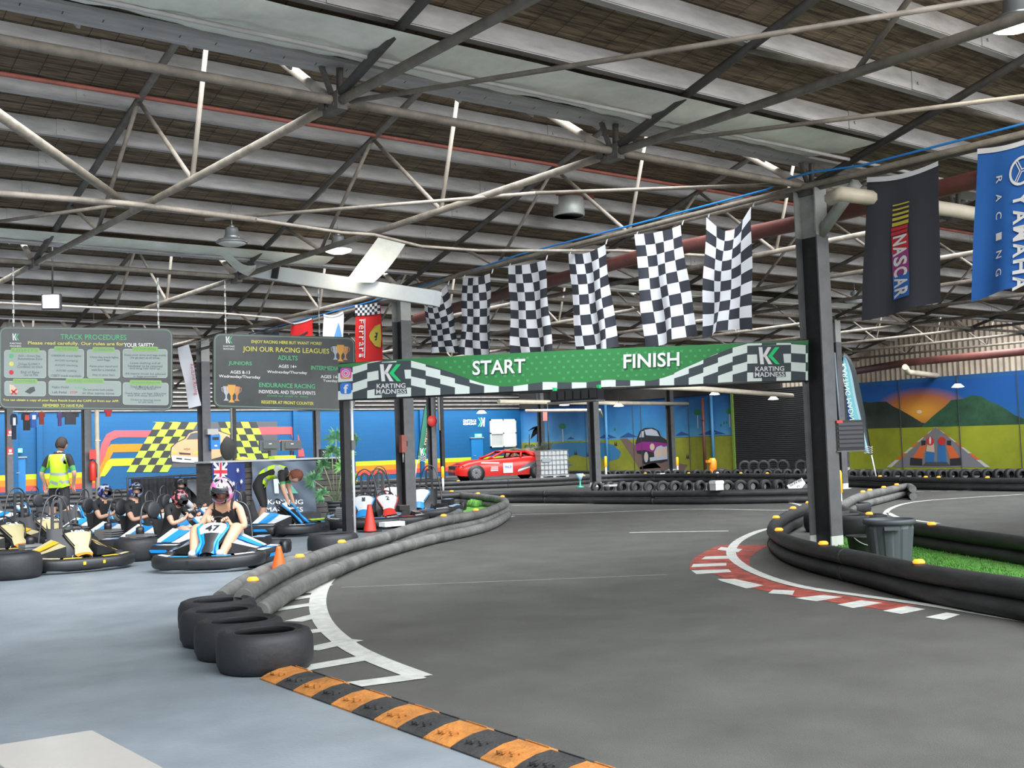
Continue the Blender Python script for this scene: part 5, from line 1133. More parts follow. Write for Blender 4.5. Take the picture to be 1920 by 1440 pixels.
m = MB(); m.grid(20, 12, lambda u, v: Vector((15 * s_ * math.cos(u * 2 * PI) * math.sin(PI * v) * 1.0, .5 * 15 * s_ * math.sin(u * 2 * PI) * math.sin(PI * v), 22 * s_ * (1 - math.cos(PI * v)) * 1.0)) * (1 + .07 * noise.noise(Vector((u * 7, v * 6, 2)))), mat('bag_black', (.025, .025, .024), .8)); m.build('bag', None, t)
c = atY(Y0 + 2 * DY - .22, 402, 829); t = empty('blue_machine', c, 0, 'small bright blue machine fixed to the dark column between the boards', 'machine')
MB().box((0, 0, 0), (.25, .16, .36), mat('machine_blue', (.02, .22, .62), .4)).box((0, -.085, .09), (.16, .01, .07), BLACK).box((0, -.085, -.09), (.07, .01, .04), WHITE).build('casing', None, t); MB().box((-.06, 0, .26), (.28, .14, .14), mat('router_white', (.5, .5, .48), .5)).tube([(-.08, 0, .22), (-.02, 0, .3), (.06, 0, .26)], .012, BLACK).build('router', None, t); MB().tube([(0, .06, -.05), (-.2, .2, -.05)], .02, n=6).build('bracket', BLACK, t)
c = atY(yC + .3, 525, 858); s_ = (c - EYE).dot(FWD) / F_PX; t = empty('folded_vest', (c.x, c.y, zc + .033), 0, 'folded lime safety vest on the counter under the monitors', 'vest')
MB().box((0, -.1, .03), (42 * s_, .3, .06), mat('hivis', (.50, .72, .02), .7, emit=.0)).box((0, -.1, .062), (42 * s_, .05, .006), GALV).build('vest', None, t)
c = atY(yC + .25, 455, 858); tag(MB().lathe([(.16, 0), (.15, .03), (.06, .06), (0, .07)], n=16).build('yellow_cap', YEL, None, (c.x, c.y, zc + .033)), 'flat yellow cap lying on the counter', 'cap')
c = atY(yC + .2, 608, 853); tag(MB().box((0, 0, .085), (.2, .1, .17), BLACK).build('card_stand', None, None, (c.x, c.y, zc + .033)), 'small black card stand at the right end of the counter', 'stand')
m = MB()
for k in range(3): m.tube([(-.06 + k * .05, -.055, .13), (-.02 + k * .05, -.055, .085), (-.06 + k * .05, -.055, .04)], .007, n=4)
m.build('chevron_print', WHITE, bpy.data.objects['card_stand'])
# wheelie/box plinth right of the banner
for a_, b_, z0, h_, y_, lb in ((545, 604, 0, .17, 20.4, 'low dark crate in front of the grey banner, behind kart 44'),):
    A, B = atY(y_, a_, 975), atY(y_, b_, 975); o = MB().box(((A.x + B.x) / 2, y_ + .3, h_ / 2), (B.x - A.x, .5, h_)).build('crate', COLP); tag(o, lb, 'crate')
# potted palm
PG = mat('palm_green', (.05, .17, .06), .6, var=.5, vscale=5); PGL = mat('palm_green_light', (.12, .34, .07), .6, var=.4, vscale=5); STEM = mat('palm_stem', (.20, .26, .12), .7)
pp_ = atY(20.6, 630, 965); t = empty('potted_palm', (pp_.x, pp_.y, 0), 0, 'potted fan palm standing right of the grey logo banner', 'plant')
MB().lathe([(.11, 0), (.14, .02), (.17, .32), (.185, .33), (.185, .36), (.16, .36), (.15, .3), (0, .3)], n=20).build('pot', BLACK, t)
m = MB()
for k in range(4): m.lathe([(.145 + .01 * k, .05 + k * .075), (.157 + .01 * k, .06 + k * .075), (.147 + .01 * k, .07 + k * .075)], n=20)
m.build('pot_band', COLG, t)
rnd = random.Random(11)
for k, (ex, ez, r, mt) in enumerate(((-.50, .80, .30, PG), (.05, 1.62, .32, PG), (-.08, 1.35, .26, PG), (.30, 1.35, .30, PGL), (.16, 1.05, .28, PGL), (-.22, 1.08, .24, PG), (.36, 1.62, .22, PG), (.40, .82, .22, PGL), (-.36, .50, .22, PG))):
    b = Vector((.03 * math.sin(k * 2), 0, .3)); e = Vector((ex, .1 * math.sin(k * 3), ez)); st = MB().tube([b, b.lerp(e, .5) + Vector((0, 0, .08)), e], .010, n=5).build('stem', STEM, t)
    m = MB(); ang0 = math.atan2(ez - .3, ex)
    for j in range(15):
        a = ang0 + math.radians(-125 + 250 * j / 14); l_ = r * (.75 + .25 * rnd.random()); dv = Vector((math.cos(a), .25 * math.sin(j * 1.7), math.sin(a))).normalized(); nv = Vector((-dv.z, 0, dv.x)) * .028; tp = e + dv * l_ + Vector((0, 0, -.05 * rnd.random()))
        md = e + dv * l_ * .55 + Vector((0, -.03, 0)); m.add([e, md + nv, tp, md - nv], [(0, 1, 2, 3)], mt)
    m.build('fan_leaf', None, t)
# things on the far side ---------------------------------------------------
pc = G(1034, 897); t = empty('caged_tank', (pc.x, pc.y, 0), HEAD - PI / 2 + .25, 'white plastic tank in a metal cage behind the red car', 'tank')
TANK = mat('tank_white', (.55, .57, .57), .5); CAGE = mat('cage_grey', (.24, .25, .26), .4, .3)
MB().box((0, 0, .66), (1.16, 1.0, 1.0)).build('tank', TANK, t); m = MB()
for z in (.04, .13): m.box((0, 0, z), (1.25, 1.05, .03))
for i in (-1, 0, 1): m.box((i * .55, 0, .08), (.12, 1.0, .1))
m.build('pallet', TANK, t)
for f in range(2):
    for i in range(8): MB().tube([(-.6 + i * .171, -.54 if f == 0 else .54, .16), (-.6 + i * .171, -.54 if f == 0 else .54, 1.2)], .011, n=5).build('cage_bar', CAGE, t)
for j in range(6): MB().tube([(-.62, -.55, .18 + j * .2), (.62, -.55, .18 + j * .2), (.62, .55, .18 + j * .2), (-.62, .55, .18 + j * .2)], .012, n=5, closed=True).build('cage_bar', CAGE, t)
MB().box((-.35, -.56, .78), (.38, .01, .16)).build('label_plate', mat('plate', (.3, .34, .36), .4), t)
# camouflage barrel and dark plants
CAMO = mat('camo_cloth', (.16, .15, .08), .8, var=.8, vscale=6, col2=(.30, .26, .18)); pb_ = G(985, 893)
t = empty('covered_barrel', (pb_.x + 1.2, pb_.y + 1.5, 0), HEAD - PI / 2, 'barrel lying under camouflage cloth behind the red car, red end showing', 'barrel')
Mr = Matrix.Rotation(PI / 2, 3, 'Y')
MB().lathe([(0, -1.0), (.3, -1.0), (.31, -.95), (.3, -.9)], (0, 0, 1.02), mat('barrel_red', (.42, .10, .09), .5), 20, Mr).build('barrel_end', None, t)
MB().grid(24, 14, lambda u, v: Vector((-.92 + 1.75 * v, .35 * math.cos(u * 2 * PI), 1.0 + .33 * math.sin(u * 2 * PI))) + Vector((0, 0, .06 * noise.noise(Vector((u * 6, v * 6, 1))))), CAMO).build('cloth', None, t)
MB().box((0, 0, .35), (1.4, .5, .7)).build('support_crate', CAMO, t)
m = MB(); rnd = random.Random(9)
for k in range(160):
    a = rnd.uniform(0, 6.28); e = rnd.uniform(-.2, 1.3); r_ = rnd.uniform(.15, .5); c0 = Vector((.75 + .4 * rnd.random(), -.3, .75 + .5 * rnd.random())); d_ = Vector((math.cos(a) * math.cos(e), math.sin(a) * math.cos(e) * .5, math.sin(e))); n_ = Vector((-d_.z, 0, d_.x)) * .05
    m.add([c0, c0 + d_ * r_ * .5 + n_, c0 + d_ * r_, c0 + d_ * r_ * .5 - n_], [(0, 1, 2, 3)], mat('leaf_dark', (.04, .05, .03), .8, var=.4))
tag(m.build('dark_foliage', None, t), kind='stuff')
pk = atY(44.0, 993, 850); t = empty('cactus', (pk.x, pk.y, 0), 0, 'green barrel cactus with a thin spike above the red car roof', 'plant')
CAC = mat('cactus_green', (.05, .11, .04), .7, var=.4); zb = atY(44.0, 993, 858).z
MB().box((0, 0, zb / 2), (.5, .4, zb), CAMO).build('stand', None, t); m = MB()
for i in (-1, 0, 1): m.lathe([(0, 0), (.13, .04), (.15, .35), (.12, .6), (0, .66)], (i * .17, -.03 * abs(i), zb), CAC, 10)
m.build('stem', None, t); MB().tube([(.0, 0, zb + .6), (.02, 0, zb + 1.15)], .02, n=5).build('spike', COLP, t)
pl = atY(46.5, 1010, 850); t = empty('hanging_leaves', atY(46.5, 1014, 797), 0, 'dark drooping leaves hung on the thin post above the white tank', 'plant'); m = MB()
for k, (dx, dz, w_) in enumerate(((-.75, -.75, .16), (-.55, -.35, .14), (-.30, -.95, .13), (-.9, -.3, .1), (-.1, -.6, .1))): m.add([(0, 0, 0), (dx * .5 - w_, 0, dz * .35), (dx, 0, dz), (dx * .5 + w_ * .6, 0, dz * .6)], [(0, 1, 2, 3)], mat('leaf_black', (.02, .02, .02), .7)); 
m.add([(-.05, -.02, .1), (.05, -.02, .1), (.05, -.02, -.9), (-.05, -.02, -.9)], [(0, 1, 2, 3)], mat('leaf_black', (.02, .02, .02), .7)); m.build('leaf', None, t)
# traffic light on that post
ptl = G(1026, 893); t = empty('traffic_light', (ptl.x, ptl.y, 0), HEAD - PI / 2, 'small traffic light on a pole left of the pond mural', 'traffic light')
MB().tube([(.12, 0, 0), (.12, 0, 3.3)], .03, n=6).build('pole', COLP, t); MB().box((0, 0, 2.75), (.2, .12, .45), mat('lamp_box_pink', (.5, .18, .16), .5)).build('housing', None, t)
m = MB()
for k in range(3): m.add([(.1, -.05, 2.92 - k * .15), (.3, -.2, 2.9 - k * .15), (.3, .1, 2.9 - k * .15)], [(0, 1, 2)], COLP)
m.build('visor', None, t)
# small stuff: orange machine, brakes sign, tubs, little cup stand
p = G(1337, 891); ORM = mat('machine_orange', (.85, .28, .02), .45); t = empty('orange_pump', (p.x, p.y, 0), 0, 'orange machine at the foot of the rusty standpipe', 'machine')
MB().lathe([(.12, 0), (.16, .3), (.16, .5), (.1, .62)], (0, 0, .05), ORM, 14).box((-.16, 0, .55), (.3, .14, .1), ORM).box((-.15, 0, .18), (.2, .12, .08), ORM).build('body', None, t); MB().box((.1, -.12, .08), (.1, .1, .2), WHITE).box((-.1, -.1, .03), (.3, .1, .06), WHITE).build('tray', None, t)
d_ = (G(1493, 930) - EYE).dot(FWD); Ts_ = plane_T(G(1493, 928), (-.61, -.79, .5)); t = empty('brakes_sign', (0, 0, 0), 0, 'white BRAKES board tipped upside down on the mid track barrier', 'sign')
m = MB(); q_ = [(1475, 911), (1503, 897), (1510, 907), (1503, 916), (1480, 920)]; m.add([Ts_(a, b, h) for h in (0, .03) for a, b in q_], [(0, 1, 2, 3, 4), (9, 8, 7, 6, 5)] + [(i, (i + 1) % 5, 5 + (i + 1) % 5, 5 + i) for i in range(5)], mat('board_white', (.6, .6, .58), .5)); m.build('board', None, t)
m = MB(); aff_text(m, 'BRAKES', COLP, Ts_, (1491, 906), (-22, 11), (2.5, 5), .035, .01); aff_text(m, 'U', COLP, Ts_, (1496, 913), (-4, 2), (1.5, 3), .035, .01); m.build('lettering', None, t)
for px, py, w_, h_, lb, mt in ((1344, 919, .24, .2, 'white tub with a pale lid on the mid track barrier', 'w'), (1145, 912, .26, .04, 'flat white plate on the mid track barrier beside the column', 'w'), (1486, 876, .2, .14, 'white box among the big tyres at the shutter', 'w'), (1239, 889, .22, .03, 'flat white plate on the far barrier', 'w')):
    zz = 0. if px == 1486 else .297
    p = G(px, py, zz); o = MB().box((0, 0, h_ / 2), (w_, w_ * .7, h_), mat('tub_white', (.55, .57, .56), .5)).box((0, 0, h_ * .8), (w_ * 1.08, w_ * .76, h_ * .25), WHITE).build('tub', None, None, (p.x, p.y, zz)); tag(o, lb, 'tub')
p = G(1088, 914, .3); t = empty('tiny_dish_stand', (p.x, p.y, .297), 0, 'little green stemmed cup with a blue rim on the barrier by the centre column', 'cup'); MB().lathe([(.1, 0), (.1, .02), (.02, .04), (.02, .16)], mt=mat('cup_green', (.03, .35, .22), .5), n=12).build('foot', None, t); MB().lathe([(.02, .16), (.1, .34), (.09, .34), (.0, .2)], mt=mat('cup_blue', (.35, .55, .70), .5), n=12).build('bowl', None, t)
p = G(735, 986, .3); tag(MB().box((0, 0, .03), (.32, .16, .06)).build('white_pad', WHITE, None, (p.x, p.y, .297)), 'flat white pad lying on the left barrier by the double column', 'pad')
p = G(640, 985); tag(MB().box((0, 0, .06), (.5, .3, .12), mat('lime_tub', (.3, .55, .03), .5)).box((-.35, .1, .05), (.25, .2, .1), mat('blue_tub', (.10, .30, .6), .5)).build('lime_tray', None, None, (p.x - .2, p.y + .5, .0)), 'lime green tray on the floor left of the banner post', 'tray')
# rust coloured box on the double column
c = Vector((X0 - .2, Y0 + DY - .2, 0)); p = over(c, 755, 832); tag(MB().box((0, 0, 0), (.1, .1, .32), RUST).tube([(0, 0, -.16), (0, 0, -.34)], .012, GALV).box((.06, .08, 0), (.12, .12, .1), COLP).build('rusty_box', None, None, p), 'rusty brown box fixed to the column behind the left barrier', 'box')
# red round sign on the slim column
c = Vector((X0 + DX, Y0 + 3 * DY, 0)); p = over(c, 806, 790); tag(MB().lathe([(0, 0), (.22, 0), (.22, .02), (0, .02)], M=Matrix.Rotation(PI / 2, 3, 'X') , n=24).build('round_sign', SIGNR, None, (p.x - .05, p.y - .22, p.z)), 'round red sign on the column beside the green feather banner', 'sign')
# bench top in the bottom left corner
TT = mat('table_top', (.30, .285, .265), .25, var=.06)
A, B, C_ = G(0, 1396, .74), G(172, 1369, .74), G(318, 1446, .74)
e1 = (A - B).normalized(); e2 = (C_ - B).normalized(); t = empty('table', (0, 0, 0), 0, 'pale brown table corner in the bottom left of the picture', 'table')
P4 = [B, B + e2 * .62, B + e2 * .62 + e1 * 1.1, B + e1 * 1.1]
m = MB(); m.add([(p.x, p.y, .74) for p in P4] + [(p.x, p.y, .71) for p in P4], [(0, 1, 2, 3), (7, 6, 5, 4)] + [(i, (i + 1) % 4, 4 + (i + 1) % 4, 4 + i) for i in range(4)]); m.build('table_top', TT, t)
m = MB(); q0 = B + e1 * .22; m.add([q0 + e2 * .03 + Vector((0, 0, .0015)), q0 + e1 * .012 + e2 * .03 + Vector((0, 0, .0015)), q0 + e1 * .012 + e2 * .6 + Vector((0, 0, .0015)), q0 + e2 * .6 + Vector((0, 0, .0015))], [(0, 1, 2, 3)]); m.build('groove', COLG, t)
for p in P4: q = p.lerp(sum(P4, Vector()) / 4, .12); MB().tube([(q.x, q.y, 0), (q.x, q.y, .71)], .02, n=8).build('leg', GALV, t)
# ================================================================== red race car (far side)
pc = G(940, 899.5); CR = mat('car_red', (.66, .018, .012), .3); CBK = mat('car_black', (.02, .02, .022), .4); WHL = mat('wheel_grey', (.16, .16, .17), .4, .5)
fw = Vector((-.79, .61, 0)) * .96 + Vector((-.61, -.79, 0)) * .30
t = empty('race_car', (pc.x, pc.y, 0), math.atan2(fw.y, fw.x), 'bright red two door race car shell parked behind the far barrier', 'car')
# stations: x, half width, z low, z belt (local x forward)
L_ = 4.35; st = [(-2.2, .70, .34, .78), (-2.1, .84, .24, .92), (-1.7, .91, .20, .98), (-1.0, .92, .20, .96), (0, .90, .20, .90), (.7, .90, .20, .88), (1.2, .92, .20, .86), (1.7, .90, .22, .78), (2.0, .84, .24, .68), (2.15, .72, .28, .56)]
m = MB(); n = len(st); ring_ = 8
def sec(x, w_, zl, zb): return [(x, -w_ * .96, zl), (x, -w_, (zl + zb) / 2), (x, -w_ * .95, zb - .03), (x, -w_ * .80, zb + .02), (x, w_ * .80, zb + .02), (x, w_ * .95, zb - .03), (x, w_, (zl + zb) / 2), (x, w_ * .96, zl)]
vs = [p for s_ in st for p in sec(*s_)]
cock = lambda i: 2 <= i <= 4
fs = []
for i in range(n - 1):
    for k in range(7):
        if k == 3 and cock(i): continue
        fs.append((i * 8 + k, (i + 1) * 8 + k, (i + 1) * 8 + k + 1, i * 8 + k + 1))
fs += [tuple(range(8)), tuple(range((n - 1) * 8, n * 8))]
m.add(vs, fs, CR, True); m.build('body', None, t)
m = MB(); zr = 1.22
for s_ in (-1, 1):
    for a, b, w_ in (((.75, s_ * .74, .90), (.05, s_ * .60, zr - .03), .05), ((.05, s_ * .60, zr - .03), (-.9, s_ * .60, zr - .05), .05), ((-.9, s_ * .6, zr - .05), (-1.85, s_ * .66, .98), .07), ((-.62, s_ * .84, .95), (-.72, s_ * .62, zr - .05), .05), ((-1.25, s_ * .82, .97), (-1.0, s_ * .62, 1.12), .07)): m.tube([a, b], w_, CR, 6)
m.add([(.1, -.6, zr), (.1, .6, zr), (-.3, -.62, zr + .04), (-.3, .62, zr + .04), (-.95, -.6, zr), (-.95, .6, zr)], [(0, 1, 3, 2), (2, 3, 5, 4)], CR, True)
m.add([(-.95, -.6, zr), (-.95, .6, zr), (-1.9, .66, .99), (-1.9, -.66, .99)], [(0, 1, 2, 3)], CR, True); m.build('roof', None, t)
MB().box((-1.45, 0, 1.1), (.5, 1.0, .02), CBK, M=Matrix.Rotation(.25, 3, 'Y')).box((-.2, 0, .5), (1.6, 1.2, .5), CBK).tube([(-.3, -.6, .8), (-.4, -.55, 1.15), (-.4, .55, 1.15), (-.3, .6, .8)], .03, mat('cage_red', (.3, .03, .03), .5)).build('interior', None, t)
for s_ in (-1, 1):
    for x in (1.35, -1.35):
        M_ = Matrix.Rotation(PI / 2, 3, 'X'); w_ = empty('wheel', (0, 0, 0)); w_.parent = t
        bpy.data.objects.remove(w_)
        wh = MB().lathe([(.2, -.1), (.3, -.1), (.32, 0), (.3, .1), (.2, .1)], (x, s_ * .86, .32), CBK, 24, M_).build('wheel', None, t)
        rr = MB()
        for k in range(10): a = 2 * PI * k / 10; rr.tube([(x, s_ * .955, .32), (x + .2 * math.cos(a), s_ * .965, .32 + .2 * math.sin(a))], .016, WHL, 4)
        rr.lathe([(.19, 0), (.215, 0), (.215, .02), (.19, .02)], (x, s_ * .965, .32), WHL, 20, M_).build('rim', None, wh)
        MB().lathe([(0, 0), (.37, 0), (.37, .01), (0, .01)], (x, s_ * .925, .32), CBK, 24, M_).build('wheel_arch', None, t)
MB().box((2.10, 0, .56), (.12, 1.1, .2), CBK, M=Matrix.Rotation(.2, 3, 'Y')).box((2.14, 0, .33), (.1, .9, .12), CBK).build('grille', None, t)
for s_ in (-1, 1): MB().box((1.95, s_ * .74, .62), (.22, .12, .09), CBK, rz=-s_ * .5).build('headlamp', None, t); MB().tube([(.62, s_ * .9, .95), (.62, s_ * 1.02, .98)], .05, CR).build('mirror', None, t)
m = MB(); m.add([(.9, -.55, .895), (.9, .55, .895), (1.95, .4, .74), (1.95, -.4, .74)], [(0, 1, 2, 3)], CBK); m.build('bonnet_stripe', None, t)
m = MB(); TK = lambda a, b, h: (a, .925 + h, b)
m.add([TK(.18, .3, 0), TK(.18, .72, 0), TK(-.24, .72, 0), TK(-.24, .3, 0)], [(0, 1, 2, 3)], WHITE); m.add([TK(1.15, .74, 0), TK(.35, .70, 0), TK(.35, .76, 0), TK(1.1, .79, 0)], [(0, 1, 2, 3)], WHITE)
for k in range(3): m.add([TK(.75 - .03 * k, .40 + k * .07, 0), TK(.4, .40 + k * .07, 0), TK(.4, .44 + k * .07, 0), TK(.72, .44 + k * .07, 0)], [(0, 1, 2, 3)], WHITE)
m.add([TK(-.5, .3, 0), TK(-1.1, .55, 0), TK(-1.6, .72, 0), TK(-1.5, .85, 0), TK(-1.0, .70, 0), TK(-.6, .5, 0)], [(0, 1, 2, 3, 4, 5)], mat('decal_grey', (.18, .18, .2), .5)); m.add([TK(-.45, .34, .003), TK(-1.0, .50, .003), TK(-1.0, .54, .003), TK(-.5, .44, .003)], [(0, 1, 2, 3)], WHITE)
vs_, fs_, tw, th = text_geo('963', 1, .02); m.add([TK(-.03 - x * .3 / tw, .55 + y * .12 / th, .006) for x, y in vs_], fs_, FBK)
m.box((1.8, .80, .36), (.3, .05, .1), WHITE, rz=-.45); m.build('decals', None, t)
# ================================================================== karts
KBLK = mat('kart_plastic', (.020, .021, .023), .42, var=.25, vscale=6); KBLU = mat('kart_blue', (.012, .26, .68), .35); KWHT = mat('kart_white', (.66, .69, .72), .35); KGRY = mat('kart_grey', (.20, .21, .22), .4)
KYEL = mat('kart_yellow', (.85, .50, .03), .35); KCRM = mat('kart_cream', (.55, .48, .27), .4); KORG = mat('kart_orange', (.85, .22, .02), .4); KRED = mat('kart_red', (.60, .04, .03), .4); KTUB = mat('kart_tube', (.10, .10, .105), .3, .6); KSEAT = mat('kart_seat', (.05, .052, .056), .55); KENG = mat('kart_engine', (.30, .30, .30), .35, .5)
def sweepsec(path, w_, h_, mt, taper=1.0):
    """rounded bar following a plan curve; w_ wide, h_ high"""
    m = MB(); P = catmull(path, 5); n = len(P); vs = []; k = 8
    for i, p in enumerate(P):
        t_ = (P[min(i + 1, n - 1)] - P[max(i - 1, 0)]); t_.z = 0; t_.normalize(); nn = Vector((-t_.y, t_.x, 0)); e = 1 if 0 < i < n - 1 else .8
        for a, b in ((-.5, -.3), (-.35, -.5), (.35, -.5), (.5, -.3), (.5, .25), (.3, .5), (-.3, .5), (-.5, .25)): vs.append(p + nn * a * w_ * e + Vector((0, 0, b * h_ * e)))
    m.add(vs, [(i * k + j, i * k + (j + 1) % k, (i + 1) * k + (j + 1) % k, (i + 1) * k + j) for i in range(n - 1) for j in range(k)] + [tuple(range(k)), tuple(range((n - 1) * k, n * k))], mt, True); return m
def make_kart(style):
    A_, B_, C_ = {'blue': (KWHT, KBLU, KBLU), 'yellow': (KCRM, KYEL, KORG), 'junior': (KWHT, KBLU, KGRY), 'junior_red': (KWHT, KRED, KGRY)}[style]
    t = empty('go_kart')
    MB().box((.05, 0, .07), (1.35, .56, .02), KGRY).tube([(-.75, -.3, .09), (.7, -.28, .09), (.8, 0, .09), (.7, .28, .09), (-.75, .3, .09)], .016, KTUB, 6).build('chassis', None, t)
    for x, r, w_ in ((.52, .125, .12), (-.62, .14, .18)):
        for s_ in (-1, 1):
            M_ = Matrix.Rotation(PI / 2, 3, 'X')
            wh = MB().lathe([(r * .55, -w_ / 2), (r * .9, -w_ / 2), (r, -w_ * .38), (r, w_ * .38), (r * .9, w_ / 2), (r * .55, w_ / 2)], (x, s_ * .55, r), TYR, 20, M_, close=True).build('wheel', None, t)
            MB().lathe([(0, -w_ * .1), (r * .56, -w_ * .3), (r * .56, w_ * .3), (0, w_ * .1)], (x, s_ * .55, r), KENG, 12, M_).build('rim', None, wh)
    sweepsec([(.50, -.66, .14), (.78, -.64, .14), (.98, -.42, .13), (1.04, 0, .13), (.98, .42, .13), (.78, .64, .14), (.50, .66, .14)], .13, .155, KBLK).build('front_bumper', None, t)
    for s_ in (-1, 1):
        pod = sweepsec([(.44, s_ * .60, .14), (.1, s_ * .64, .14), (-.36, s_ * .66, .15)], .20, .16, KBLK).build('side_pod', None, t)
        m = MB(); m.add([(.42, s_ * .55, .232), (-.30, s_ * .58, .24), (-.30, s_ * .72, .228), (.42, s_ * .66, .222)], [(0, 1, 2, 3)], A_); m.add([(.20, s_ * .56, .237), (-.02, s_ * .57, .24), (-.14, s_ * .71, .232), (.08, s_ * .69, .230)], [(0, 1, 2, 3)], B_)
        m.add([(.35, s_ * .725, .12), (.05, s_ * .752, .12), (.0, s_ * .754, .165), (.30, s_ * .73, .165)], [(0, 1, 2, 3)], B_); m.build('pod_sticker', None, pod)
    sweepsec([(-.55, -.70, .17), (-.88, -.66, .18), (-.95, 0, .18), (-.88, .66, .18), (-.55, .70, .17)], .08, .17, KBLK).build('rear_bumper', None, t)
    # bumper stickers
    m = MB()
    for s_ in (-1, 1):
        m.add([(.74, s_ * .645, .222), (.96, s_ * .44, .214), (.90, s_ * .41, .224), (.70, s_ * .60, .228)], [(0, 1, 2, 3)], A_); m.add([(.98, s_ * .40, .212), (1.03, s_ * .16, .212), (.98, s_ * .14, .220), (.92, s_ * .37, .222)], [(0, 1, 2, 3)], B_)
        m.add([(1.05, s_ * .38, .12), (1.106, s_ * .12, .12), (1.106, s_ * .12, .165), (1.05, s_ * .38, .165)], [(0, 1, 2, 3)], B_ if 'yellow' in style else KBLK)
    m.build('bumper_sticker', None, t)
    # front shield
    sh = [(.74, .10, .22), (.70, .13, .25), (.60, .10, .34), (.50, .17, .46), (.41, .20, .54), (.35, .16, .58)]
    m = MB(); vs = []
    for x, hw, z in sh: vs += [(x - .02, -hw, z - .01), (x, -hw * .6, z + .01), (x + .012, 0, z + .02), (x, hw * .6, z + .01), (x - .02, hw, z - .01)]
    n = len(sh); m.add(vs, [(i * 5 + j, i * 5 + j + 1, (i + 1) * 5 + j + 1, (i + 1) * 5 + j) for i in range(n - 1) for j in range(4)], None, True)
    m.mats = [KBLK, A_, B_]; m.mi = []
    for i in range(n - 1):
        for j in range(4):
            if style == 'yellow': m.mi.append(2 if i == 0 else (0 if i == 4 else 1)); m.mats = [KBLK, A_, C_]
            elif style.startswith('jun'): m.mi.append(1 if i > 1 else 2)
            else: m.mi.append(1 if i >= 3 else (2 if j in (0, 3) else 0))
    bk = len(m.v); m.add([(x - .05, y, z - .03) for x, y, z in m.v], [tuple(a for a in f) for f in m.f], KBLK, True)
    shp = m.build('front_shield', None, t)
    m = MB()
    if style == 'blue':
        for s_ in (-1, 1): m.tube([(.35, s_ * .165, .585), (.42, s_ * .205, .54), (.50, s_ * .172, .47), (.60, s_ * .11, .36), (.69, s_ * .12, .275), (.75, s_ * .14, .21)], [.014, .018, .018, .02, .03, .02], KBLU, 6)
    else:
        for s_ in (-1, 1): m.tube([(.35, s_ * .165, .585), (.42, s_ * .205, .54), (.50, s_ * .172, .47), (.60, s_ * .11, .36)], .010, B_ if style != 'yellow' else KBLK, 6)
    m.build('shield_edge', None, t)
    st = MB(); C0 = Vector((.25, 0, .55)); tx_ = Vector((0, 1, 0)); ty_ = Vector((-.5, 0, .86))
    st.tube([C0 + tx_ * .15 * math.cos(a) + ty_ * .13 * math.sin(a) for a in [2 * PI * k / 20 for k in range(20)]], .014, BLACK, 6, closed=True)
    for a in (.3, 2.8, 4.7): st.tube([C0, C0 + tx_ * .15 * math.cos(a) + ty_ * .13 * math.sin(a)], .01, BLACK, 5)
    st.tube([C0, (.55, 0, .2)], .012, KTUB, 6); st.build('steering_wheel', None, t)
    # seat
    m = MB(); prof = [(.10, .13, .16), (.02, .17, .11), (-.15, .18, .10), (-.28, .18, .16), (-.36, .18, .34), (-.42, .16, .56)]
    vs = []
    for x, hw, z in prof: vs += [(x + .02, -hw - .03, z + .13), (x, -hw, z + .02), (x, -hw * .5, z), (x, hw * .5, z), (x, hw, z + .02), (x + .02, hw + .03, z + .13)]
    m.add(vs, [(i * 6 + j, i * 6 + j + 1, (i + 1) * 6 + j + 1, (i + 1) * 6 + j) for i in range(5) for j in range(5)], KSEAT, True); m.build('seat', None, t)
    # hoop and head rest
    x0 = -.55
    hoop = [(x0 + .05, -.27, .12), (x0, -.25, .45), (x0 - .02, -.19, .80), (x0 - .03, -.12, 1.0), (x0 - .03, 0, 1.07), (x0 - .03, .12, 1.0), (x0 - .02, .19, .80), (x0, .25, .45), (x0 + .05, .27, .12)]
    if style == 'blue': hoop = [(x0 + .05, -.27, .12), (x0, -.25, .45), (x0 - .02, -.20, .72), (x0 - .03, -.10, .82), (x0 - .03, .10, .82), (x0 - .02, .20, .72), (x0, .25, .45), (x0 + .05, .27, .12)]
    MB().tube(catmull(hoop, 4), .014, KTUB, 7).build('roll_hoop', None, t)
    if style == 'blue':
        MB().tube(catmull([(x0 - .03, -.10, .80), (x0 - .04, -.09, .93), (x0 - .04, 0, .99), (x0 - .04, .09, .93), (x0 - .03, .10, .80)], 4), .011, KTUB, 6).build('upper_hoop', None, t)
        M_ = Matrix.Rotation(PI / 2, 3, 'Y'); MB().lathe([(0, -.03), (.115, -.03), (.135, -.015), (.135, .02), (.11, .035), (0, .035)], (x0 + .03, 0, .70), mat('head_rest', (.045, .048, .053), .6), 14, M_).build('head_rest', None, t)
    else:
        m = MB(); R_ = .085; top, bot = .92, .42; o_ = [(R_ * math.cos(a), top + R_ * math.sin(a)) for a in [PI * k / 8 for k in range(9)]] + [(R_ * math.cos(a), bot + R_ * math.sin(a)) for a in [PI + PI * k / 8 for k in range(9)]]
        i_ = [(y * .5, top + (z - top) * .5 if z > .7 else bot + (z - bot) * .5) for y, z in o_]; n = len(o_)
        for h in (x0 + .02, x0 + .05): m.add([(h, y, z) for y, z in o_] + [(h, y, z) for y, z in i_], [(k, (k + 1) % n, n + (k + 1) % n, n + k) for k in range(n)], KSEAT)
        m.add([(x0 + .02, y, z) for y, z in o_] + [(x0 + .05, y, z) for y, z in o_], [(k, (k + 1) % n, n + (k + 1) % n, n + k) for k in range(n)], KSEAT)
        m.add([(x0 + .02, y, z) for y, z in i_] + [(x0 + .05, y, z) for y, z in i_], [(k, (k + 1) % n, n + (k + 1) % n, n + k) for k in range(n)], KSEAT)
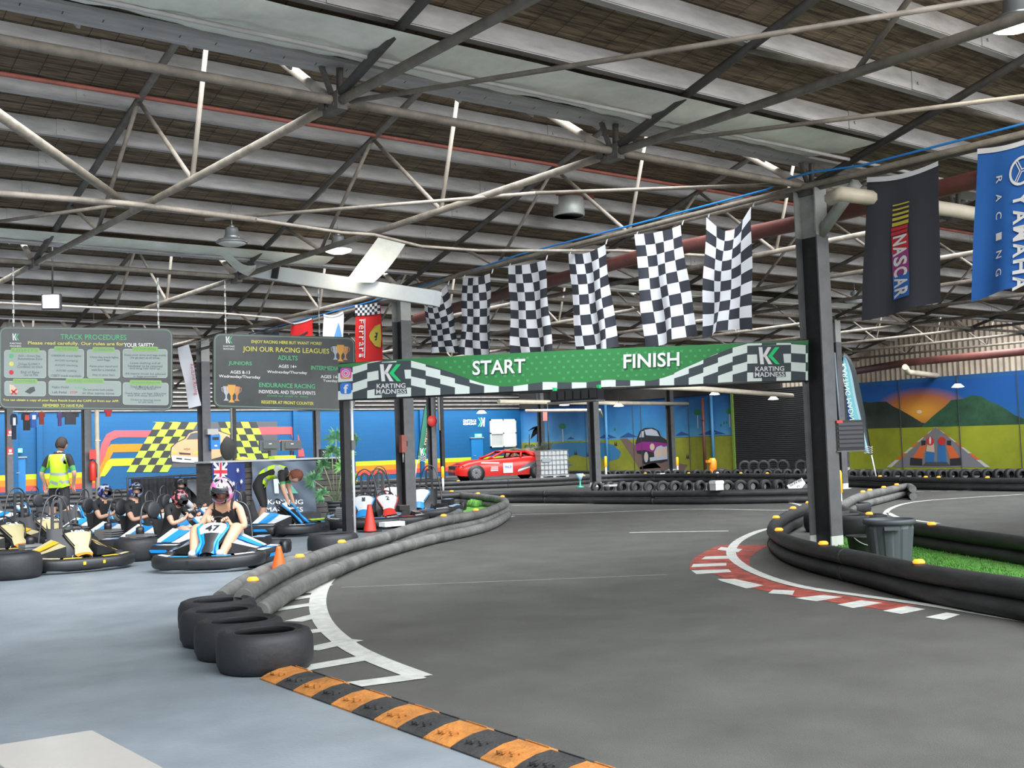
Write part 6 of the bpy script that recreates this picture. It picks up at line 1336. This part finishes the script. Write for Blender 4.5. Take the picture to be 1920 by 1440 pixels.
        for z in (.55, .67, .79): m.box((x0 + .035, 0, z), (.03, .09, .03), KSEAT)
        m.build('slotted_back_rest', None, t)
    # engine, tank cover
    m = MB(); m.box((-.42, -.42, .26), (.34, .24, .22), KENG); m.lathe([(.06, 0), (.06, .1), (.03, .12), (0, .12)], (-.42, -.42, .36), KBLK, 12)
    for k in range(5): m.box((-.30, -.42, .20 + k * .035), (.16, .27, .012), KGRY)
    m.build('engine', None, t)
    cv = MB().box((-.36, .43, .25), (.4, .2, .2), KBLK).box((.0, .40, .20), (.3, .14, .14), KBLK); cv = cv.build('engine_cover', None, t)
    m = MB(); m.add([(-.17, .34, .353), (-.17, .52, .353), (-.55, .52, .353), (-.55, .34, .353)], [(0, 1, 2, 3)], A_); m.add([(-.26, .335, .356), (-.30, .525, .356), (-.44, .525, .356), (-.40, .335, .356)], [(0, 1, 2, 3)], B_); m.build('cover_sticker', None, cv)
    pd = MB()
    for s_ in (-1, 1): pd.tube([(.62, s_ * .14, .08), (.60, s_ * .14, .22), (.60, s_ * .08, .24)], .009, KENG, 5)
    pd.build('pedal', None, t)
    if style in ('blue', 'yellow'):
        # wrap panels beside the legs
        for s_ in (-1, 1):
            q = MB(); q.add([(.58, s_ * .22, .36), (.40, s_ * .56, .25), (-.02, s_ * .60, .26), (.06, s_ * .27, .44), (.58, s_ * .22, .20), (.40, s_ * .56, .20), (-.02, s_ * .60, .20), (.06, s_ * .27, .20)], [(0, 1, 2, 3)], A_); q.add([(.36, s_ * .247, .405), (.28, s_ * .58, .262), (.10, s_ * .595, .264), (.18, s_ * .262, .430)], [(0, 1, 2, 3)], B_)
            q.add([(.58, s_ * .22, .20), (.40, s_ * .56, .20), (-.02, s_ * .60, .20), (.06, s_ * .27, .20), (.58, s_ * .22, .36), (.40, s_ * .56, .25), (-.02, s_ * .60, .26), (.06, s_ * .27, .44)], [(0, 1, 5, 4), (1, 2, 6, 5), (2, 3, 7, 6), (3, 0, 4, 7)], KBLK); q.build('side_panel', None, t)
    return t
KP = {}
def kart(style, px, py, deg, label, num, s=.9, nas=True):
    if style not in KP: t = make_kart(style); KP[style] = t
    else: t = copy_tree(KP[style]); [bpy.data.objects.remove(c) for c in list(t.children) if c.name.startswith('race_number')]
    a = math.radians(deg); f = Vector((math.cos(a), math.sin(a), 0)); p = G(px, py) - f * (.45 if nas else 0) * s
    t.location = (p.x, p.y, 0); t.rotation_euler = (0, 0, a); t.scale = (s, s, s); tag(t, label, 'go-kart', '%s karts' % {'blue': 'blue and white', 'yellow': 'yellow and cream', 'junior': 'parked white', 'junior_red': 'parked white'}[style])
    if num:
        m = MB(); vs, fs, tw, th = text_geo(num, 1, .035); c = Vector((.452, 0, .535)); ey = Vector((-.62, 0, .50)).normalized() * .11; ex = Vector((0, 1, 0)) * (.19 if len(num) > 1 else .06)
        if style == 'yellow': c = Vector((.425, 0, .555)); ey *= .6
        m.add([c + ex * x / tw + ey * y / th for x, y in vs], fs, KBLK if style != 'yellow' else KWHT); m.build('race_number', None, t)
    return t
kA = kart('blue', 400, 1066, -130, 'blue and white kart number 47, turned toward the camera, woman in it', '47')
kB = kart('blue', 387, 1043, -60, 'blue and white kart number 31 right behind kart 47', '31')
kC = kart('blue', 317, 1031, -60, 'blue and white kart number 40, beside the driver in pink and black helmet', '40')
kD = kart('blue', 248, 1023, -60, 'blue and white kart number 30, third from the right in the line', '30')
kE = kart('blue', 193, 1012, -60, 'blue and white kart number 45, just right of the dark downpipe column', '45')
kF = kart('blue', 139, 1001, -60, 'blue and white kart number 33, in front of the standing marshal', '33')
kG = kart('blue', 41, 992, -60, 'blue and white kart number 79 at the far left', '79')
kH = kart('blue', 545, 1003, -52, 'blue and white kart number 44 at the bending marshal', '44')
kI = kart('blue', 395, 1014, -62, 'blue kart mostly hidden behind the woman in kart 47', '38')
kJ = kart('yellow', 148, 1068, -88, 'yellow and cream kart nearest the camera, slotted back rest', '100', .84)
kK = kart('yellow', 25, 1050, -72, 'yellow and cream kart cut by the left edge of the picture', '21')
kL = kart('yellow', 92, 1036, -76, 'yellow kart between the other two yellow karts', '17')
kM = kart('junior', 683, 991, -122, 'parked white kart with a blue rim and number 1, by the banner post', '1', .95)
kN = kart('junior_red', 728, 988, -112, 'parked white kart with a red rim, left of the double column', '2', .95)
kO = kart('junior', 789, 972, -135, 'parked white kart right of the double column', '', .95)
kP_ = kart('junior_red', 738, 963, -105, 'parked dark kart furthest back behind the red cone', '', .95)
# ================================================================== people
SKIN = mat('skin', (.58, .34, .24), .55); SKIN2 = mat('skin_warm', (.62, .36, .23), .5); CBL = mat('cloth_black', (.016, .016, .018), .8); CWH = mat('cloth_white', (.46, .48, .50), .8, var=.1); CGRN = mat('cloth_green_trim', (.06, .30, .10), .8); SHOE = mat('shoe_white', (.55, .55, .56), .6); SHOEB = mat('shoe_black', (.03, .03, .03), .6)
HIV = mat('hivis_vest', (.50, .80, .02), .65); BANDM = mat('vest_band', (.34, .38, .36), .4); HAIRD = mat('hair_dark', (.035, .022, .016), .7, bump=.6, bscale=60); HAIRR = mat('hair_red', (.16, .05, .025), .7, bump=.6, bscale=60); EYEW = mat('eye_white', (.7, .7, .68), .3); EYED = mat('eye_dark', (.02, .015, .012), .2); LIP = mat('lips', (.42, .14, .12), .5)
def body(name, J, E, regions, parent, hands=(), subsurf=2):
    """J: joint -> (point, radius); E: bones; regions: function(point, bone, t) -> material. One continuous skin."""
    names = list(J); idx = {k: i for i, k in enumerate(names)}
    V = [Vector(J[k][0]) for k in names]; R_ = [J[k][1] for k in names]; ED = [(idx[a], idx[b]) for a, b in E]; bones = [(a, b) for a, b in E]
    me = bpy.data.meshes.new(name); me.from_pydata(V, ED, []); o = bpy.data.objects.new(name, me); COL.objects.link(o)
    o.modifiers.new('s', 'SKIN'); sub = o.modifiers.new('u', 'SUBSURF'); sub.levels = subsurf; sub.render_levels = subsurf
    for i, r in enumerate(R_): me.skin_vertices[0].data[i].radius = (r, r) if not isinstance(r, tuple) else r
    me.skin_vertices[0].data[idx['pelvis']].use_root = True
    for i, r in enumerate(R_):
        if i != idx['pelvis']: me.skin_vertices[0].data[i].use_root = False
    dg = bpy.context.evaluated_depsgraph_get(); dg.update(); ev = bpy.data.meshes.new_from_object(o.evaluated_get(dg))
    bpy.data.objects.remove(o); bpy.data.meshes.remove(me)
    ev.name = name; o = bpy.data.objects.new(name, ev); COL.objects.link(o); o.parent = parent
    ml = []; ev.materials.clear(); fb = []
    for p in ev.polygons:
        c = p.center; best = None
        for a, b in bones:
            A_, B_ = Vector(J[a][0]), Vector(J[b][0]); d = B_ - A_; t = max(0, min(1, (c - A_).dot(d) / max(d.length_squared, 1e-9))); ra = J[a][1] if not isinstance(J[a][1], tuple) else J[a][1][0]; rb = J[b][1] if not isinstance(J[b][1], tuple) else J[b][1][0]
            q = (c - (A_ + d * t)).length - (ra + (rb - ra) * t)
            if best is None or q < best[0]: best = (q, a, b, t)
        mt = regions(c, best[1], best[2], best[3]); fb.append(best)
        if mt not in ml: ml.append(mt); ev.materials.append(mt)
        p.material_index = ml.index(mt); p.use_smooth = True
    return o, fb
def shell(name, o, fb, test, off, matfn, parent, planes=None):
    me = o.data; m = MB(); mp = {}; vn = [v.normal.copy() for v in me.vertices]
    for p, b in zip(me.polygons, fb):
        if test(p.center, b):
            ids = []
            for v in p.vertices:
                if v not in mp: mp[v] = len(m.v); q = me.vertices[v].co + vn[v] * off; m.v.append(tuple(q))
                ids.append(mp[v])
            m.f.append(tuple(ids)); m.mi.append(m.m(matfn(p.center, b))); m.sm.append(True)
    ob = m.build(name, None, parent)
    if planes:
        bm = bmesh.new(); bm.from_mesh(ob.data)
        for co, no in planes: bmesh.ops.bisect_plane(bm, geom=bm.verts[:] + bm.edges[:] + bm.faces[:], plane_co=co, plane_no=no, clear_outer=True)
        bm.to_mesh(ob.data); bm.free()
    return ob
def hand_chain(J, E, wrist, key, d, side, up, s=1., curl=.5):
    """palm, four unequal fingers and a thumb leaving the side of the palm"""
    d = d.normalized(); side = (side - d * side.dot(d)).normalized(); up = d.cross(side).normalized()
    W_ = Vector(J[wrist][0]); P_ = W_ + d * .055 * s; J[key + 'palm'] = (P_, (.034 * s, .024 * s)); E.append((wrist, key + 'palm'))
    for i, (o_, L_) in enumerate(((-.028, .062), (-.010, .072), (.010, .068), (.028, .052))):
        k0 = P_ + d * .03 * s + side * o_ * s; k1 = k0 + (d * math.cos(curl) - up * math.sin(curl)) * L_ * .5 * s; k2 = k1 + (d * math.cos(curl * 2.4) - up * math.sin(curl * 2.4)) * L_ * .5 * s
        for n_, (q, r) in enumerate(((k0, .0115), (k1, .0095), (k2, .008))): J['%sf%d%d' % (key, i, n_)] = (q, r * s)
        E += [(key + 'palm', '%sf%d0' % (key, i)), ('%sf%d0' % (key, i), '%sf%d1' % (key, i)), ('%sf%d1' % (key, i), '%sf%d2' % (key, i))]
    t0 = W_ + d * .035 * s - side * .036 * s; t1 = t0 + (d * .6 - side * .5 - up * .3).normalized() * .035 * s; t2 = t1 + (d * .8 + side * .1 - up * .5).normalized() * .03 * s
    for n_, q in enumerate((t0, t1, t2)): J['%st%d' % (key, n_)] = (q, .011 * s)
    E += [(key + 'palm', key + 't0'), (key + 't0', key + 't1'), (key + 't1', key + 't2')]
def head(parent, c, fwd, up, s=1., hair=None, skin=SKIN, hairlen=.0):
    """head with face: eyes at half height, nose, mouth, ears"""
    fwd = fwd.normalized(); up = (up - fwd * up.dot(fwd)).normalized(); sd = up.cross(fwd)
    M_ = Matrix((fwd, sd, up)).transposed(); c = Vector(c)
    def f(u, v):
        a = u * 2 * PI; b = PI * v; x, y, z = math.cos(a) * math.sin(b), math.sin(a) * math.sin(b), -math.cos(b)
        k = 1 - .22 * max(0, -z) ** 1.3; X = x * .098 * k + (.012 if x > 0 and z < 0 else 0) * -z; Y = y * .078 * k; Z = z * .118
        n_ = math.exp(-((a if a < PI else a - 2 * PI) ** 2) / .02) * math.exp(-((z + .18) ** 2) / .03) * .022
        return c + M_ @ Vector((X + n_, Y, Z)) * s
    m = MB().grid(40, 24, f, skin); 
    for q in (-1, 1): m.lathe([(0, -.01), (.018, -.008), (.024, 0), (.018, .008), (0, .006)], c + M_ @ Vector((-.005, q * .078, -.01)) * s, skin, 10, M_ @ Matrix.Rotation(PI / 2, 3, 'X'))
    o = m.build('head', None, parent)
    e = MB()
    for q in (-1, 1):
        e.lathe([(0, -.011), (.009, -.007), (.012, 0), (.009, .007), (0, .011)], c + M_ @ Vector((.082, q * .031, .004)) * s, EYEW, 10); e.lathe([(0, -.006), (.005, 0), (0, .006)], c + M_ @ Vector((.093, q * .031, .004)) * s, EYED, 8)
        e.box(c + M_ @ Vector((.091, q * .031, .026)) * s, (.01 * s, .03 * s, .006 * s), hair or HAIRD, M=M_)
    e.build('eyes', None, o); MB().box(c + M_ @ Vector((.088, 0, -.062)) * s, (.012 * s, .042 * s, .011 * s), LIP, M=M_).build('mouth', None, o)
    if hair:
        def h(u, v):
            a = u * 2 * PI; b = PI * v; x, y, z = math.cos(a) * math.sin(b), math.sin(a) * math.sin(b), -math.cos(b)
            z = max(z, -.35 - hairlen + (.75 if x > .35 else 0)); r = 1.13 + .09 * noise.noise(Vector((x * 5, y * 5, z * 5)))
            return c + M_ @ Vector((x * .098 * r - .008, y * .080 * r, z * .118 * r + .006)) * s
        MB().grid(30, 20, h, hair).build('hair', None, o)
    return o
def helmet(parent, c, fwd, up, shell_m, deco, s=1., visor=True, face=True):
    fwd = fwd.normalized(); up = (up - fwd * up.dot(fwd)).normalized(); sd = up.cross(fwd); M_ = Matrix((fwd, sd, up)).transposed(); c = Vector(c)
    def f(u, v, r=1.):
        a = u * 2 * PI - PI; b = PI * v; x, y, z = math.cos(a) * math.sin(b), math.sin(a) * math.sin(b), -math.cos(b); z = max(z, -.80)
        X = x * .138 * (1.08 if x > 0 and z < .1 else 1); return c + M_ @ Vector((X, y * .118, z * .135)) * r * s
    nu, nv = 48, 28
    def open_(i, j): u = (i + .5) / nu * 2 * PI - PI; v = (j + .5) / nv; return abs(u) < .78 and .42 < v < .60
    m = MB(); vs = [f(i / nu, j / nv) for j in range(nv + 1) for i in range(nu + 1)]
    m.v = [tuple(p) for p in vs]
    for j in range(nv):
        for i in range(nu):
            if open_(i, j): continue
            a = j * (nu + 1) + i; m.f.append((a, a + 1, a + nu + 2, a + nu + 1)); m.sm.append(True); m.mi.append(m.m(deco(i / nu, j / nv) or shell_m))
    o = m.build('helmet', None, parent)
    MB().grid(24, 10, lambda u, v: f(.5 + (u - .5) * .25 * 1.05, .40 + .22 * v, 1.02) if True else None, mat('visor_rim', (.02, .02, .022), .3)) if False else None
    rim = MB(); pts = [f(.5 + .125 * math.cos(a) * (1 if abs(math.cos(a)) < .99 else 1), .51 + .095 * math.sin(a), 1.005) for a in [2 * PI * k / 28 for k in range(28)]]; rim.tube(pts, .006 * s, BLACK, 5, closed=True).build('eye_port_rim', None, o)
    if visor:
        MB().grid(16, 5, lambda u, v: f(.5 + (u - .5) * .27, .62 + .10 * v, 1.05), mat('visor_tint', (.03, .035, .04), .12)).build('raised_visor', None, o)
    head(parent, c - fwd * .02 * s - up * .01, fwd, up, s * .92)
    return o
def seated(kt, label, dec, shell_m, lean=.0, hz=.90, torso=CBL, sleeve=SKIN, leg=CBL, skin=SKIN, s=1.0, look=(1, 0, -.15), tilt=(0, 0, 1), woman=False, x_off=0., legskin=False, shoe=SHOEB, yaw=0.):
    t = empty('person', kt.location, kt.rotation_euler[2], label, 'person'); k_ = 1.14 if woman else .94; t.scale = (k_, k_, k_)
    X = -.22 + x_off; dz = 0 if woman else .07
    J = {'pelvis': ((X, 0, .24), .13 * s), 'belly': ((X - .03 + lean * .25, 0, .38), (.125 * s, .105 * s)), 'chest': ((X - .04 + lean * .7, 0, .54 + dz), (.145 * s, .11 * s)), 'neckb': ((X - .03 + lean, 0, .66 + dz), .07 * s), 'neck': ((X + .01 + lean * 1.25, 0, hz - .07), .05 * s)}
    E = [('pelvis', 'belly'), ('belly', 'chest'), ('chest', 'neckb'), ('neckb', 'neck')]
    for q, n in ((-1, 'r'), (1, 'l')):
        J[n + 'sh'] = ((X - .04 + lean * .9, q * .17 * s, .625 + dz), .062 * s); J[n + 'el'] = ((X + .18 + lean * .6, q * .27 * s, .48), .042 * s); J[n + 'wr'] = ((.18, q * .15, .54), .027 * s)
        if woman: J[n + 'sh'] = ((X - .03 + lean * .9, q * .155, .60), .05); J[n + 'el'] = ((X + .14 + lean * .6, q * .25, .40), .037); J[n + 'wr'] = ((.14, q * .13, .43), .025)
        J[n + 'hip'] = ((X + .03, q * .09, .23), .092 * s); J[n + 'kn'] = ((.22, q * .22, .42), .065 * s); J[n + 'an'] = ((.52, q * .15, .17), .042 * s); J[n + 'to'] = ((.64, q * .14, .20), .038 * s); J[n + 'he'] = ((.53, q * .15, .13), .038 * s)
        E += [('neckb', n + 'sh'), (n + 'sh', n + 'el'), (n + 'el', n + 'wr'), ('pelvis', n + 'hip'), (n + 'hip', n + 'kn'), (n + 'kn', n + 'an'), (n + 'an', n + 'he'), (n + 'he', n + 'to')]
        hand_chain(J, E, n + 'wr', n, Vector((.25, -q * .35, .55)), Vector((0, -q, 0)) * -1, None, s, .9)
    def reg(c, a, b, u):
        k = a + b
        if 'palm' in k or 'f' == k[1:2] or 't0' in k or 't1' in k or 't2' in k or ('f0' in k or 'f1' in k or 'f2' in k or 'f3' in k): return skin
        if b.endswith(('he', 'to')) and len(b) == 3: return shoe
        if b.endswith('an'): return skin if legskin or u > .55 else leg
        if b.endswith('kn'): return (skin if (legskin and u > .45) else leg)
        if b == 'neck': return skin
        if woman:
            if b.endswith('hip') or b in ('belly',) or a == 'pelvis': return CBL
            if b in ('chest', 'neckb') or b.endswith('sh'): return torso if (c.z < .55 + .4 * abs(c.y) and abs(c.y) < .15 and c.z < .60) or .085 < abs(c.y) < .108 else skin
            return skin
        if b.endswith('el'): return torso if u < .55 else sleeve
        if b.endswith('wr'): return sleeve
        return torso
    o, fb = body('body', J, E, reg, t, subsurf=3 if woman else 2)
    hp = Vector((X + .02 + lean * 1.3, 0, hz)); lk = Vector(look)
    helmet(t, hp, lk, Vector(tilt), shell_m, dec, 1.0 * (s if s > .9 else .95))
    return t, J
def deco_noise(a, b, c, sc=5., seed=0.):
    def f(u, v):
        n = noise.noise(Vector((math.cos(u * 2 * PI) * 1.6, math.sin(u * 2 * PI) * 1.6, v * sc + seed)) * 1.3)
        return a if n > .12 else (b if n < -.16 else c)
    return f
HPK = mat('helmet_pink', (.75, .18, .42), .25); HBK = mat('helmet_black', (.015, .015, .017), .22); HSV = mat('helmet_silver', (.42, .43, .45), .25); HBL = mat('helmet_blue', (.03, .07, .42), .25); HRD = mat('helmet_coral', (.70, .16, .20), .3)
seated(kA, 'woman in a pink and black helmet and black tank top sitting in kart 47', deco_noise(HPK, HBK, HSV), HPK, .15, .80, CBL, SKIN2, CBL, SKIN2, 1.08, (1, .12, -.55), woman=True, legskin=True, shoe=SHOE)
seated(kB, 'driver in black with a pink and black patterned helmet, head bowed, in kart 31', deco_noise(HBK, HRD, HBK, 6, 3), HBK, .14, .84, CBL, SKIN, CBL, SKIN, .92, (1, -.1, -.7), legskin=True)
seated(kC, 'driver in black with a blue and white helmet facing us behind kart 40', deco_noise(HBL, HBK, HSV, 4, 7), HBK, .0, .93, CBL, SKIN, CBL, SKIN, .95, (1, -.7, -.1))
seated(kD, 'driver with a silver and blue helmet tilted to one side in kart 30', deco_noise(HSV, HBK, HBL, 4, 1), HSV, .05, .90, CBL, SKIN, CBL, SKIN, .95, (1, -.3, -.25), (0, .35, 1))
seated(kI, 'driver in a white shirt and black helmet, left of the woman', lambda u, v: HBK, HBK, .0, .95, CWH, CWH, CBL, SKIN, .95, (1, -.6, -.05))
# marshal standing with his back to us
def standing():
    p = G(112, 1004); t = empty('person', (p.x, p.y, 0), HEAD, 'marshal in a lime vest and black shorts standing with his back to the camera', 'person')
    J = {'pelvis': ((0, 0, .95), (.17, .13)), 'belly': ((0, 0, 1.1), (.175, .13)), 'chest': ((.0, 0, 1.30), (.205, .14)), 'neckb': ((-.01, 0, 1.46), .075), 'neck': ((.02, -.03, 1.53), .055)}
    E = [('pelvis', 'belly'), ('belly', 'chest'), ('chest', 'neckb'), ('neckb', 'neck')]
    for q, n, el, wr in ((1, 'l', (-.04, .31, 1.13), (.06, .27, .92)), (-1, 'r', (-.05, -.30, 1.13), (.05, -.24, .90))):
        J[n + 'sh'] = ((0, q * .19, 1.42), .072); J[n + 'el'] = (el, .044); J[n + 'wr'] = (wr, .029)
        J[n + 'hip'] = ((0, q * .10, .90), .105); J[n + 'kn'] = ((-.06 if q < 0 else .08, q * .15, .50), .064); J[n + 'ca'] = ((-.12 if q < 0 else .05, q * .15, .32), .055); J[n + 'an'] = ((-.14 if q < 0 else .04, q * .15, .09), .036); J[n + 'he'] = ((-.17 if q < 0 else .01, q * .15, .045), .04); J[n + 'to'] = ((.03 if q < 0 else .2, q * .17, .04), .038)
        E += [('neckb', n + 'sh'), (n + 'sh', n + 'el'), (n + 'el', n + 'wr'), ('pelvis', n + 'hip'), (n + 'hip', n + 'kn'), (n + 'kn', n + 'ca'), (n + 'ca', n + 'an'), (n + 'an', n + 'he'), (n + 'he', n + 'to')]
        hand_chain(J, E, n + 'wr', n, Vector((.1, 0, -1)), Vector((0, q, 0)), None, 1., .3)
    def reg(c, a, b, u):
        if 'palm' in a + b or b[1:2] in 'ft' and len(b) > 2 and b[-1].isdigit(): return SKIN
        if b.endswith(('he', 'to')): return SHOEB
        if b.endswith(('an', 'ca')): return SKIN
        if b.endswith('kn'): return CBL if u < .9 else SKIN
        if b.endswith('wr'): return SKIN
        if b.endswith('el'): return CBL if u < .6 else (CGRN if u < .85 else SKIN)
        if b == 'neck': return SKIN
        return CBL
    o, fb = body('body', J, E, reg, t)
    shell('safety_vest', o, fb, lambda c, b: (b[2] in ('belly', 'chest', 'neckb') or (b[2] == 'pelvis') or b[2].endswith('sh') or b[2].endswith('hip') or b[2].endswith('el')) and .80 < c.z < 1.53 and abs(c.y) < .22, .018,
          lambda c, b: BANDM if (.95 < c.z < .995 or 1.10 < c.z < 1.145 or (c.z > 1.3 and .10 < abs(c.y) < .14)) else HIV, t, [((0, 0, .87), (0, 0, -1)), ((0, 0, 1.485), (0, 0, 1)), ((0, .165, 1.4), (0, 1, .25)), ((0, -.165, 1.4), (0, -1, .25))])
    head(t, (.03, -.045, 1.66), Vector((.8, -.55, -.25)), Vector((.1, 0, 1)), 1.02, HAIRD, hairlen=.25)
standing()
def bending():
    p = G(497, 1002); t = empty('person', (p.x, p.y, 0), math.radians(-40), 'red haired marshal in a lime vest bending over kart 44', 'person')
    J = {'pelvis': ((-.12, 0, .90), (.135, .12)), 'belly': ((.02, 0, 1.00), (.14, .11)), 'chest': ((.22, 0, 1.07), (.165, .12)), 'neckb': ((.37, 0, 1.03), .075), 'neck': ((.44, 0, .99), .055)}
    E = [('pelvis', 'belly'), ('belly', 'chest'), ('chest', 'neckb'), ('neckb', 'neck')]
    for q, n in ((1, 'l'), (-1, 'r')):
        J[n + 'sh'] = ((.34, q * .17, 1.0), .068); J[n + 'el'] = ((.38, q * .20, .74), .043); J[n + 'wr'] = ((.45, q * .17, .53), .029)
        J[n + 'hip'] = ((-.10, q * .10, .85), .10); J[n + 'kn'] = ((-.04 if q > 0 else .03, q * .14, .48), .062); J[n + 'ca'] = ((-.12 if q > 0 else -.02, q * .15, .30), .053); J[n + 'an'] = ((-.2 if q > 0 else -.06, q * .15, .09), .036); J[n + 'he'] = ((-.24 if q > 0 else -.1, q * .15, .045), .04); J[n + 'to'] = ((-.04 if q > 0 else .10, q * .17, .04), .038)
        E += [('neckb', n + 'sh'), (n + 'sh', n + 'el'), (n + 'el', n + 'wr'), ('pelvis', n + 'hip'), (n + 'hip', n + 'kn'), (n + 'kn', n + 'ca'), (n + 'ca', n + 'an'), (n + 'an', n + 'he'), (n + 'he', n + 'to')]
        hand_chain(J, E, n + 'wr', n, Vector((.25, -q * .1, -1)), Vector((0, q, 0)), None, 1., .6)
    def reg(c, a, b, u):
        if 'palm' in a + b or b[1:2] in 'ft' and len(b) > 2 and b[-1].isdigit(): return SKIN
        if b.endswith(('he', 'to')): return SHOEB
        if b.endswith('ca'): return CBL if u < .1 else SKIN
        if b.endswith('an'): return SKIN if u < .8 else SHOE
        if b.endswith('kn'): return CBL
        if b.endswith('wr'): return SKIN
        if b.endswith('el'): return CBL if u < .45 else (CGRN if u < .6 else SKIN)
        if b == 'neck': return SKIN
        return CBL
    o, fb = body('body', J, E, reg, t)
    shell('safety_vest', o, fb, lambda c, b: (b[2] in ('belly', 'chest', 'neckb', 'pelvis') or b[2].endswith(('sh', 'hip'))) and c.x > -.12 and c.z > .78, .018, lambda c, b: BANDM if (.04 < c.x < .085 or .20 < c.x < .245 or (abs(abs(c.y) - .12) < .02 and c.x > .2)) else HIV, t, [((-.05, 0, 1), (-1, 0, .2)), ((.38, 0, 1), (1, 0, 0)), ((0, .15, 1), (0, 1, 0)), ((0, -.15, 1), (0, -1, 0))])
    head(t, (.54, 0, .96), Vector((.35, 0, -.93)), Vector((.93, 0, .35)), 1.0, HAIRR, hairlen=.1)
bending()

# dark gear rail and draped table behind the waiting karts
t = empty('gear_rail', (0, 0, 0), 0, 'black pipe rail behind the seated drivers, left of the counter', 'rail')
A, B = atY(23.0, 239, 896), atY(23.0, 338, 896)
MB().tube([(A.x, 23, 0), (A.x, 23, A.z), (B.x, 23, A.z), (B.x, 23, 0)], .025, n=8).tube([(B.x, 23, A.z), (B.x + .9, 23, A.z)], .025, n=8).build('rail', KBLK, t)
for a_, b_, y_, z_, lb in ((256, 322, 23.4, .95, 'black covered rack of racing gear behind the drivers'), (338, 392, 23.4, .93, 'black table with a grey draped cloth left of the counter')):
    A, B = atY(y_, a_, 900), atY(y_, b_, 900); w_ = B.x - A.x; t = empty('draped_table', ((A.x + B.x) / 2, y_, 0), 0, lb, 'table')
    MB().grid(24, 8, lambda u, v: Vector((-w_ / 2 + w_ * u, -.2 + .04 * math.sin(u * 26), z_ * (1 - v)))).build('cloth', CBL, t); MB().box((0, .1, z_ / 2), (w_ * .98, .5, z_ - .02)).build('frame', KBLK, t)
    if a_ == 338: MB().grid(14, 8, lambda u, v: Vector((-w_ * .42 + w_ * .85 * u, -.26 - .02 * math.sin(u * 9), z_ - .05 - (.55 * u + .15) * v))).build('grey_drape', mat('drape_grey', (.13, .14, .16), .7, var=.3), t)
